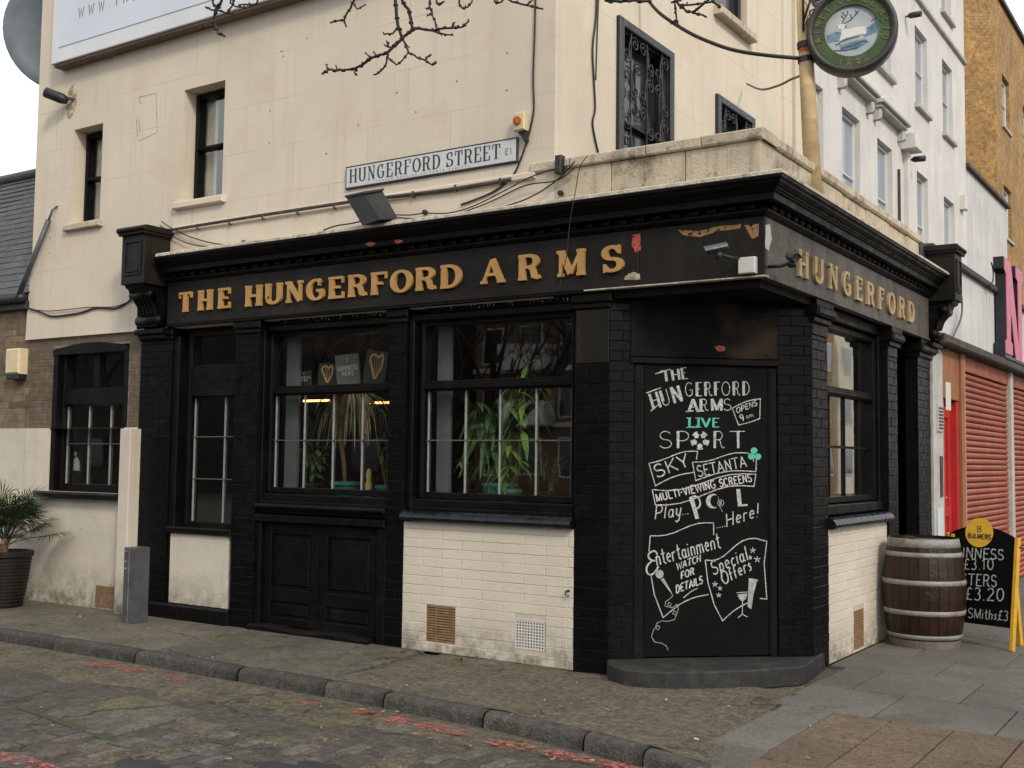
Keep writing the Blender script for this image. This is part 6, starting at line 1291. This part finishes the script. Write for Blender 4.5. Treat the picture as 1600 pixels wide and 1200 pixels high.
# ------------------------------------------------------------------ things standing behind the pub windows
SZ = 1.28
def card(px, py, w, h, m, yaw, lab, mark=None, y=.35, tilt=0):
    q = at(px, py, 1, y); c, s = math.cos(R_(yaw)), math.sin(R_(yaw)); F = Fr(q, (c, s, 0), (0, 0, 1), (s, -c, 0)); F = Fr(q, F.u*math.cos(R_(tilt))+F.v*math.sin(R_(tilt)), F.v*math.cos(R_(tilt))-F.u*math.sin(R_(tilt)), F.w)
    t = thing('display_card', lab, 'display card', tuple(q)); MB(F).box(-w/2, w/2, 0, h, -.03, .0, .003).build('card', M[m], t)
    if mark == 'harp':
        mb = MB(F); k = 0
        for st in ([(-w*.26, h*.84), (-w*.10, h*.88), (w*.05, h*.80), (w*.2, h*.9), (w*.28, h*.82)], [(-w*.26, h*.84), (-w*.30, h*.7), (-w*.18, h*.5), (-w*.02, h*.2), (w*.04, h*.16)], [(w*.28, h*.82), (w*.24, h*.5), (w*.04, h*.16)], [(-w*.12, h*.82), (w*.0, h*.28)], [(.0, h*.8), (w*.06, h*.3)], [(w*.12, h*.8), (w*.12, h*.36)]):
            mb.ribbon(st, w*(.09 if k < 3 else .02), .0005, .0015+k*.0002); k += 1
        mb.build('harp_print', M['harp'], t)
    if mark == 'word':
        mb = MB(F); k = 0
        for row, (wd_, vv, hh) in enumerate((('GUINNESS', .50, .14), ('HERE', .32, .14))):
            for c_, u in word_slots(wd_, -w*.42 if row == 0 else -w*.24, w*.42 if row == 0 else w*.24, h*hh, .7):
                for st in G[c_][1]: mb.ribbon([(u+x*h*hh*.7, h*vv+yy_*h*hh) for x, yy_ in st], h*.026, .0005, .0014+k*.00003); k += 1
        mb.build('word_print', M['print_white'], t)
        mb = MB(F); mb.ribbon([(-w*.05, h*.86), (w*.05, h*.87), (w*.01, h*.70), (-w*.05, h*.86)], w*.03, .0005, .0015); mb.build('harp_print', M['harp'], t)
card(474, 604, .17, .16, 'card', 28, 'small black card with white word at the far left of the middle window', 'word')
card(510, 603, .19, .22, 'card', 24, 'black card with gold harp, left of the grey worded card in the middle window', 'harp', tilt=-3)
card(545, 602, .24, .30, 'card_grey', 22, 'dark grey card with white wording between two harp cards in the middle window', 'word', tilt=6)
card(583, 600, .22, .32, 'card', 22, 'black card with gold harp at the right of the middle window', 'harp', tilt=-8)
def leaf(mb, p, d, L_, w, n, droop=.3):
    d = d.normalized(); s = d.cross(Vector((0, 0, 1))); s = s.normalized() if s.length > .01 else Vector((1, 0, 0)); dz = Vector((0, 0, -droop*L_))
    a = p+d*L_*.35+dz*.12; b = p+d*L_*.7+dz*.5; c = p+d*L_+dz
    mb.add([p, a+s*w/2, a-s*w/2, b+s*w*.4, b-s*w*.4, c], [(0, 1, 2), (2, 1, 3, 4), (4, 3, 5)], True)
def pot(t, x, y, r, h, m):
    F = Fr((x, y, SZ), (1, 0, 0), (0, 1, 0), (0, 0, 1)); mb = MB(F); mb.lathe([(.001, 0), (r*.72, 0), (r*.92, h-.03), (r*1.05, h-.03), (r*1.05, h), (r*.9, h), (r*.88, h-.02), (.001, h-.02)], 20); mb.build('pot', M[m], t)
# drooping straw-coloured cabbage palm
q = at(541, 745, 1, .52); t = thing('cabbage_palm', 'indoor palm with drooping straw-coloured leaves in the middle window', 'potted plant', (q.x, .52, SZ)); pot(t, q.x, .52, .15, .14, 'pot_green')
mb = MB(); mb.smooth = True; tp_ = at(547, 618, 1, .36); mb.tube(smooth([(q.x, .50, SZ+.1), (q.x+.02, .46, 1.6), (q.x+.01, .42, 1.9), (tp_.x, .38, 2.28)], 3), .02, 7, True, r2=.028); mb.build('trunk', M['stem'], t)
mb = MB(); mb.m = 0; r2_ = random.Random(4)
for i in range(190):
    az = r2_.uniform(0, 6.28); p = Vector((tp_.x, .40, 2.20+r2_.uniform(-.06, .06))); rr = r2_.uniform(.10, .44); dn_ = r2_.uniform(.10, .46); w = r2_.uniform(.006, .012); d = Vector((math.cos(az), math.sin(az)*.35, 0)); s = d.cross(Vector((0, 0, 1)))
    P = [p, p+d*rr*.5+Vector((0, 0, .05)), p+d*rr+Vector((0, 0, -dn_*.35)), p+d*rr*1.15+Vector((0, 0, -dn_))]; mb.m = 0 if r2_.random() < .8 else 1
    V = []; 
    for j, c in enumerate(P): ww = w*(1 if j < 3 else .2); V += [c-s*ww, c+s*ww]
    mb.add(V, [(0, 1, 3, 2), (2, 3, 5, 4), (4, 5, 7, 6)], True)
mb.build('drooping_leaves', [M['palm_dry'], M['leaf']], t)
def bush(px, y, h, spread, n, lab, potm, potr, poth, seed, lm='leaf', ls=.12, lw=.045, pxw=None, droop=.6):
    q = at(px, 700, 1, y); t = thing('potted_plant', lab, 'potted plant', (q.x, y, SZ)); rr = random.Random(seed)
    if potm: pot(t, q.x, y, potr, poth, potm)
    mb = MB(); lv = MB(); ns_ = 7
    for i in range(ns_):
        a = rr.uniform(0, 6.28); e = Vector((q.x+spread*rr.uniform(-1, 1), y+.14*rr.uniform(-1, 1), SZ+h*rr.uniform(.55, 1))); m_ = Vector((q.x, y, SZ+poth)).lerp(e, .55)+Vector((rr.uniform(-.04, .04), 0, .06)); pts = smooth([(q.x, y, SZ+poth*.8), m_, e], 4); mb.tube(pts, .006, 5, True)
        for k in range(n//ns_):
            p = pts[rr.randint(2, len(pts)-1)]; az = rr.uniform(0, 6.28); leaf(lv, Vector(p), Vector((math.cos(az), math.sin(az)*.6, rr.uniform(-.5, .6))), ls*rr.uniform(.6, 1.3), lw*rr.uniform(.7, 1.2), 3, droop)
    mb.build('stems', M['stem'], t); lv.build('leaves', M[lm], t)
bush(782, .45, .88, .30, 230, 'tall green indoor plant with long hanging leaves in a teal pot, right window', 'pot_green', .16, .17, 21, 'leaf', .26, .055, droop=1.0)
bush(800, .40, 1.25, .22, 90, 'bright green climbing plant reaching the upper pane of the right window', 'pot_green', .09, .12, 5, 'leaf_light', .20, .06, droop=.8)
bush(488, .50, .55, .22, 120, 'low bushy dark plant at the left of the middle window', 'pot', .11, .12, 8, 'leaf', .10, .045)
bush(604, .42, .62, .10, 34, 'thin leggy plant in a teal pot at the right edge of the middle window', 'pot_green', .10, .12, 9, 'leaf', .09, .03)
bush(735, .50, .45, .14, 40, 'small reddish bushy plant at the left of the right window', 'pot', .10, .11, 13, 'palm_dry', .09, .03)
bush(860, .50, .55, .16, 44, 'small dark plant in the right corner of the right window', 'pot', .10, .11, 17, 'leaf', .10, .04)
q = at(576, 762, 1, .35); t = thing('carved_figure', 'small pale carved wooden figure on the inner sill of the middle window', 'figurine', (q.x, .35, SZ)); F = Fr((q.x, .35, SZ), (1, 0, 0), (0, 1, 0), (0, 0, 1))
mb = MB(F); mb.smooth = True; mb.lathe([(.001, 0), (.045, 0), (.03, .06), (.038, .12), (.022, .17), (.03, .20), (.027, .24), (.012, .27), (.001, .275)], 12); mb.build('carving', M['wood_candle'], t)
for i, (px, py, w) in enumerate(((493, 626, .42), (598, 629, .40))):
    q = at(px, py, 1, 2.4); t = solo(MB(Fr(q, (1, 0, 0), (0, 0, 1), (0, -1, 0))).box(-w/2, w/2, -.012, .012, -.03, .0), 'strip_lamp', M['lamp'], ('warm orange strip lamp deep in the room, left of the straw palm', 'warm orange strip lamp deep in the room, right of the straw palm')[i], 'lamp')
q = at(119, 720, 1, .22); t = thing('poster', 'small dark poster with a pale printed figure in the left window', 'poster', (q.x, .22, 1.35)); MB(FA).box(q.x-.10, q.x+.10, 1.40, 1.74, -.235, -.23).build('sheet', M['card'], t)
mb = MB(FA); mb.disc(q.x-.03, 1.66, .028, -.23, -.228, 12); mb.prism([(q.x-.06, 1.47), (q.x+.06, 1.47), (q.x+.045, 1.58), (q.x+.0, 1.63), (q.x-.05, 1.60)], -.23, -.2275); mb.build('printed_figure', M['print_white'], t)

# ------------------------------------------------------------------ bare trees
def limb(mb, p, d, r, L_, depth, rnd, up=.15, split=3):
    pts = [Vector(p)]; dd = Vector(d).normalized(); n = 5
    for i in range(n): dd = (dd+Vector((rnd.uniform(-.22, .22), rnd.uniform(-.22, .22), rnd.uniform(-.12, .12)+up*.2))).normalized(); pts.append(pts[-1]+dd*L_/n)
    mb.tube(pts, r, 5 if depth < 3 else 8, True, caps=False, r2=r*.55)
    if depth <= 0: return
    for k in range(split):
        t = rnd.randint(2, n); az = rnd.uniform(0, 6.28); s = dd.orthogonal().normalized(); s2 = dd.cross(s); nd = dd*rnd.uniform(.5, .9)+(s*math.cos(az)+s2*math.sin(az))*rnd.uniform(.5, .9)+Vector((0, 0, up))
        limb(mb, pts[t], nd, r*.5, L_*rnd.uniform(.55, .78), depth-1, rnd, up, split)
# the street tree whose twigs hang into the top of the view; its trunk stands on the corner pavement to the right
st = thing('street_tree', 'bare knobbly twigs of a street tree hanging into the top of the picture', 'tree', (3.95, -1.2, 0))
mb = MB(); mb.smooth = True; mb.tube(smooth([(4.0, -1.1, -.02), (3.97, -1.12, .6), (4.02, -1.15, 2.2), (3.95, -1.2, 4.2), (3.9, -1.3, 6.2)], 3), .19, 12, True, r2=.12); mb.build('trunk', M['bark'], st)
mb = MB(); mb.smooth = True; rt = random.Random(9); main = smooth([(3.93, -1.25, 5.4), (3.0, -1.7, 6.2), (1.8, -2.1, 6.3), (.6, -2.4, 6.1), (-.8, -2.6, 5.8), (-2.2, -2.6, 5.6), (-3.6, -2.6, 5.4)], 4); mb.tube(main, .085, 8, True, r2=.03)
for k in range(4): limb(mb, (3.9, -1.3, 6.0), (math.cos(k*1.6), math.sin(k*1.6), .9), .08, 2.2, 3, rt)
mb.build('limb', M['bark'], st)
TW = -2.6
def twig(pts, r=.008, r2=.006, knots=True, y=TW):
    r, r2 = r*1.25, r2*1.35
    P = [at(p[0], p[1], 1, y+.05*math.sin(p[0]*.05)) for p in pts]; out = []
    if pts[0][1] < -8:                                     # carried up to the limb it grows from
        tgt = min(main, key=lambda q: (Vector(q)-P[0]).length+abs(q[0]-P[0].x-.3)*1.5); tgt = Vector(tgt); mid = tgt.lerp(P[0], .5)+Vector((rt.uniform(-.08, .08), rt.uniform(-.05, .05), .06)); P = [tgt, mid]+P
    elif pts[-1][1] < -8 and pts[0][1] > 0: pass
    for i in range(len(P)-1):
        for k in range(3):
            t = k/3; c = P[i].lerp(P[i+1], t); out.append(c+Vector((rt.uniform(-.004, .004), 0, rt.uniform(-.004, .004))))
    out.append(P[-1]); mb = MB(); mb.smooth = True; mb.tube(out, r, 6, True, r2=r2)
    if knots:
        for c in out[1::3]: mb.tube([c-Vector((0, .0, .006)), c+Vector((0, 0, .006))], r*1.35, 6, True)
        for c in out[2::4]: mb.tube([c, c+Vector((rt.uniform(-.014, .014), -.004, rt.uniform(.004, .016)))], r*.7, 5, True)
    mb.build('twig', M['bark'], st)
def up_to(px): return (px, -95)
twig([(606, -80), (614, -30), (618, 0), (620, 22), (622, 40), (628, 58)], .009, .007)
twig([(645, -80), (630, -30), (628, 0), (638, 14), (642, 30), (645, 45), (643, 48), (632, 57), (620, 67), (607, 81), (595, 86), (580, 90), (568, 100), (556, 107), (540, 109), (528, 110), (513, 109), (503, 116)], .009, .0055)
twig([(628, 58), (633, 68), (638, 82), (652, 90), (664, 94), (676, 101), (682, 98)], .0055, .004); twig([(664, 94), (668, 88), (674, 86)], .004, .003)
twig([(645, 45), (660, 45), (677, 48), (690, 44), (706, 43), (722, 42), (732, 34)], .007, .004); twig([(706, 43), (711, 34)], .004, .003); twig([(677, 48), (690, 53), (708, 55)], .005, .003)
twig([(678, -60), (672, 0), (672, 12), (676, 24), (682, 42), (690, 55)], .0055, .004); twig([(672, 12), (666, 14)], .004, .003); twig([(675, 22), (667, 25)], .004, .003)
twig([(622, 42), (614, 52), (600, 54)], .005, .0035); twig([(628, 62), (618, 72), (608, 74), (600, 69)], .005, .0035); twig([(604, 64), (608, 74)], .004, .003)
twig([(607, 84), (604, 98), (596, 111), (584, 117)], .005, .004); twig([(607, 90), (620, 102), (632, 90), (637, 84)], .005, .003); twig([(632, 68), (640, 74)], .004, .003); twig([(582, 92), (570, 82)], .004, .003); twig([(590, 88), (584, 80)], .004, .003); twig([(528, 110), (525, 102)], .004, .003); twig([(514, 109), (508, 100)], .004, .003); twig([(558, 107), (554, 114), (558, 118)], .0045, .003)
twig([(560, -60), (553, 0), (548, 12), (540, 24), (538, 32), (527, 32), (516, 36)], .006, .004); twig([(553, 4), (558, 14), (571, 8)], .004, .003); twig([(538, 32), (541, 42)], .004, .004)
twig([(360, -70), (352, -20), (345, 5), (338, 14), (334, 30), (337, 42), (341, 52), (351, 57)], .009, .005); twig([(334, 40), (320, 41), (312, 46)], .006, .004); twig([(330, -40), (333, 6), (340, 16), (355, 20), (365, 22)], .007, .004); twig([(322, 12), (334, 16), (345, 12)], .006, .004); twig([(365, -30), (360, 6), (370, 10), (385, 12)], .006, .004); twig([(420, -40), (400, 6), (372, 8)], .006, .004); twig([(355, 20), (362, 10), (372, -20)], .006, .004)
twig([(685, -40), (682, 4), (686, 9), (694, 2)], .005, .004); twig([(722, -30), (718, 5), (722, 13), (731, 11), (738, 2)], .005, .004); twig([(775, -30), (773, 4), (783, 3), (800, -20)], .006, .004)
twig([(765, -20), (800, 3), (822, 8), (848, 14)], .006, .004, y=-2.4); twig([(822, 8), (838, -4)], .004, .003)
twig([(1060, -60), (1000, -10), (945, -2), (970, 2), (990, 1), (1018, 2)], .010, .006, y=-2.2); twig([(945, -2), (952, 4), (958, 3)], .005, .004, y=-2.2)
twig([(1040, -60), (1048, -10), (1060, 7), (1072, 18), (1084, 20), (1104, 27)], .007, .004, y=-2.2); twig([(1055, 5), (1057, 30), (1048, 38)], .005, .003, y=-2.2); twig([(1057, 30), (1061, 40)], .004, .003, y=-2.2); twig([(1084, 20), (1100, 5), (1110, -2), (1122, 10), (1127, 10)], .006, .004, y=-2.2); twig([(1060, 7), (1080, 8), (1110, 3), (1126, -8)], .005, .003, y=-2.2); twig([(1050, 4), (1064, 0), (1080, -14)], .005, .003, y=-2.2)

# ------------------------------------------------------------------ across the side street and the main road (seen in the panes)
def block(name, lab, x0, x1, y0, y1, h, m, face, bands=True, nw=8, nf=4, trim='white_plastic'):
    t = thing(name, lab, 'building', ((x0+x1)/2, (y0+y1)/2, 0)); MB().box(x0, x1, y0, y1, -.1, h).build('wall', M[m], t)
    F = {'N': Fr((x0, y1, 0), (1, 0, 0), (0, 0, 1), (0, 1, 0)), 'W': Fr((x0, y0, 0), (0, 1, 0), (0, 0, 1), (-1, 0, 0))}[face]; Lf = (x1-x0) if face == 'N' else (y1-y0)
    for f in range(nf):
        z = 1+f*(h-1.2)/nf
        for k in range(nw):
            u = Lf*(k+.5)/nw; ww = min(1.5, Lf/nw*.5); fr = MB(F).box(u-ww/2-.08, u+ww/2+.08, z, z+1.6, .01, .07).build('window', M[trim], t); MB(F).box(u-ww/2, u+ww/2, z+.08, z+1.52, .07, .085).build('pane', M['pane_dark'], fr)
        if bands:
            MB(F).box(0, Lf, z+2.0, z+2.2, .01, .15).build('floor_band', M[trim], t)
            if f:
                for k in range(1, nw, 2): u = Lf*(k+.5)/nw; MB(F).box(u-1.2, u+1.2, z-.3, z+.75, .01, .9).build('balcony', M[trim], t)
    return t
block('brick_flats', 'brown brick flats with white balconies across the side street, seen in the window panes', -25.5, -6, -41, -32, 13, 'brown_brick_far', 'N', True, 10, 5)
block('brick_flats', 'shorter brown brick flats behind the photographer, faintly seen in the panes', -5, 6, -41, -33, 9, 'brown_brick_far', 'N', True, 5, 3)
block('stucco_building', 'cream stucco building across the main road, reflected in the road-side window', 17, 27, 20, 44, 12, 'cream_far', 'W', False, 9, 4)
block('gabled_building', 'orange brick building across the main road, reflected in the road-side window', 17, 27, 45, 56, 10, 'orange_brick', 'W', False, 4, 3)
block('stucco_building', 'further cream building down the main road, reflected in the road-side window', 17, 27, 57, 85, 13, 'cream_far', 'W', False, 10, 4)
M['dark_block_brick'] = mat('dark_block_brick', (.028, .024, .020), .95, .3, .8, .2, 12)  # very dark colour chosen so the added block darkens the pane reflections
block('reflection_darkening_block', 'dark sooty brick warehouse across the side street, reflected darkly in the panes', -75, -26, -38, -29, 13, 'dark_block_brick', 'N', False, 8, 2, 'dark_block_brick')  # unseen mass, added to block the white sky from the window reflections
for i, (x, y, h) in enumerate(((-9.6, -10.5, 2.2), (-14.5, -10.2, 2.6), (-7.3, -12.6, 2.0), (-21, -10.5, 2.7))):
    t = thing('bare_tree', ('bare tree reflected in the right window, nearest of the row across the side street', 'tall bare tree second in the row across the side street', 'slim bare tree standing closest to the photographer across the side street', 'bare tree furthest left in the row across the side street')[i], 'tree', (x, y, 0), 'bare trees across the side street')
    mb = MB(); mb.smooth = True; rr = random.Random(30+i); mb.tube([(x, y, -.1), (x+.05, y, h*.5), (x, y+.05, h)], .14, 8, True, r2=.10); mb.build('trunk', M['bark'], t); mb = MB(); mb.smooth = True
    for k in range(4): limb(mb, (x, y, h*.95), (math.cos(k*1.57+i), math.sin(k*1.57+i), 1.1), .085, 2.2, 5, rr, .25)
    mb.build('crown', M['bark'], t)
def car(x, y, yaw, lab):
    t = thing('parked_car', lab, 'car', (x, y, 0)); c, s = math.cos(yaw), math.sin(yaw); F = Fr((x, y, -.1), (c, s, 0), (0, 0, 1), (s, -c, 0))
    side = [(-2.1, .3), (2.05, .3), (2.1, .65), (1.9, .85), (1.1, .95), (.5, 1.38), (-1.2, 1.42), (-1.8, 1.0), (-2.1, .9)]
    MB(F).prism(side, -.82, .82).build('body', M['car_paint'], t); MB(F).prism([(.95, .97), (.46, 1.33), (-1.15, 1.36), (-1.62, 1.0)], .8201, .835).build('side_window', M['pane_far'], t); MB(F).prism([(.95, .97), (.46, 1.33), (-1.15, 1.36), (-1.62, 1.0)], -.835, -.8201).build('side_window', M['pane_far'], t)
    for u in (-1.3, 1.3):
        for w in (-.84, .64):
            wh = MB(F).disc(u, .32, .32, w, w+.2, 20).build('wheel', M['rubber'], t); MB(F).disc(u, .32, .19, w-.008, w+.208, 12).build('rim', M['steel'], wh)
car(12.5, 33, R_(90), 'dark blue parked car across the main road, reflected in the road-side window')

# small marks and fixings on the cream wall
mb = MB(FA)
for px, py in ((422, 173), (421, 223), (793, 83), (792, 141), (440, 80), (443, 88), (77, 396), (78, 372), (510, 240), (620, 145), (714, 127), (127, 827), (480, 60), (650, 175), (560, 195)):
    q = at(px, py, 1, 0); mb.disc(q.x, q.z, .007, .0, .003, 7)
mb.build('old_screw_holes', M['iron'], pub, kind='stuff')
sc_ = mat('scratched_render_line', (.38, .33, .27), .9, .2, 20, .2, alpha=(30, .46))
mb = MB(FA)
for k, st_ in enumerate(([(217, 152), (244, 146), (246, 207), (216, 221), (213, 186)], [(217, 152), (220, 163)], [(216, 182), (219, 206)])):
    mb.ribbon([(at(*p, 1, 0).x, at(*p, 1, 0).z) for p in st_], .012, .0004, .0015+k*.0002)
mb.build('scratched_outline', sc_, pub)
stn = mat('rusty_wall_stain', (.44, .33, .19), .9, .3, 12, .1, alpha=(9, .42, .3))
q = at(112, 150, 1, 0); mb = MB(FA); mb.prism([(q.x+.10*math.cos(a/2), q.z-.06+.2*math.sin(a/2)*(1+.2*math.sin(a))) for a in range(0, 12)], .0002, .0012); mb.build('rust_stain', stn, pub)
mb = MB(FA)
for k in range(9):
    u = -6.05+k*.47; t_ = (u+6.46)/4.5; a = at(253, 362, 1, -.02); b = at(800, 280, 1, -.02); f = (u-a.x)/(b.x-a.x); z = a.z+(b.z-a.z)*f; mb.box(u-.007, u+.007, z-.034, z+.022, .0, .044, .003)
cl = mb.build('conduit_clips', M['brown_pipe'], pub, kind='stuff')
wr = random.Random(12)
for i, (px, py, n_, lab) in enumerate(((1213, 1062, 12, 'small green weed sprouting at the foot of the corner step, right of its middle'), (1242, 1060, 8, 'tiny weed at the right end of the corner step'), (905, 1047, 9, 'weeds at the foot of the brick pilaster left of the chalkboard'), (720, 1033, 7, 'tiny weed below the brown air brick panel'))):
    q = at(px, py, 2, .003); mb = MB()
    for k in range(n_*2):
        az = wr.uniform(0, 6.28); leaf(mb, q+Vector((wr.uniform(-.03, .03), wr.uniform(-.01, .01), 0)), Vector((math.cos(az), math.sin(az), wr.uniform(.5, 1.6))), wr.uniform(.03, .06), .010, 3, .1)
    solo(mb, 'weed', M['leaf'], lab, 'weed', 'weeds along the pub wall')
for o in scene.objects:
    if o.parent or 'category' not in o or 'group' in o: continue
    gname = {'display card': 'display cards in the middle window', 'cable': 'cables on the pub walls', 'spotlight': 'black wall spotlights', 'security camera': 'security cameras at the fascia corner', 'wire joint': 'wire joints over the fascia',
             'window grille': 'iron window grilles', 'lamp': 'strip lamps inside the pub', 'potted plant': 'potted plants inside the windows', 'alarm box': 'alarm boxes'}.get(o['category'])
    if gname and not (o.name.startswith('potted_palm')): o['group'] = gname
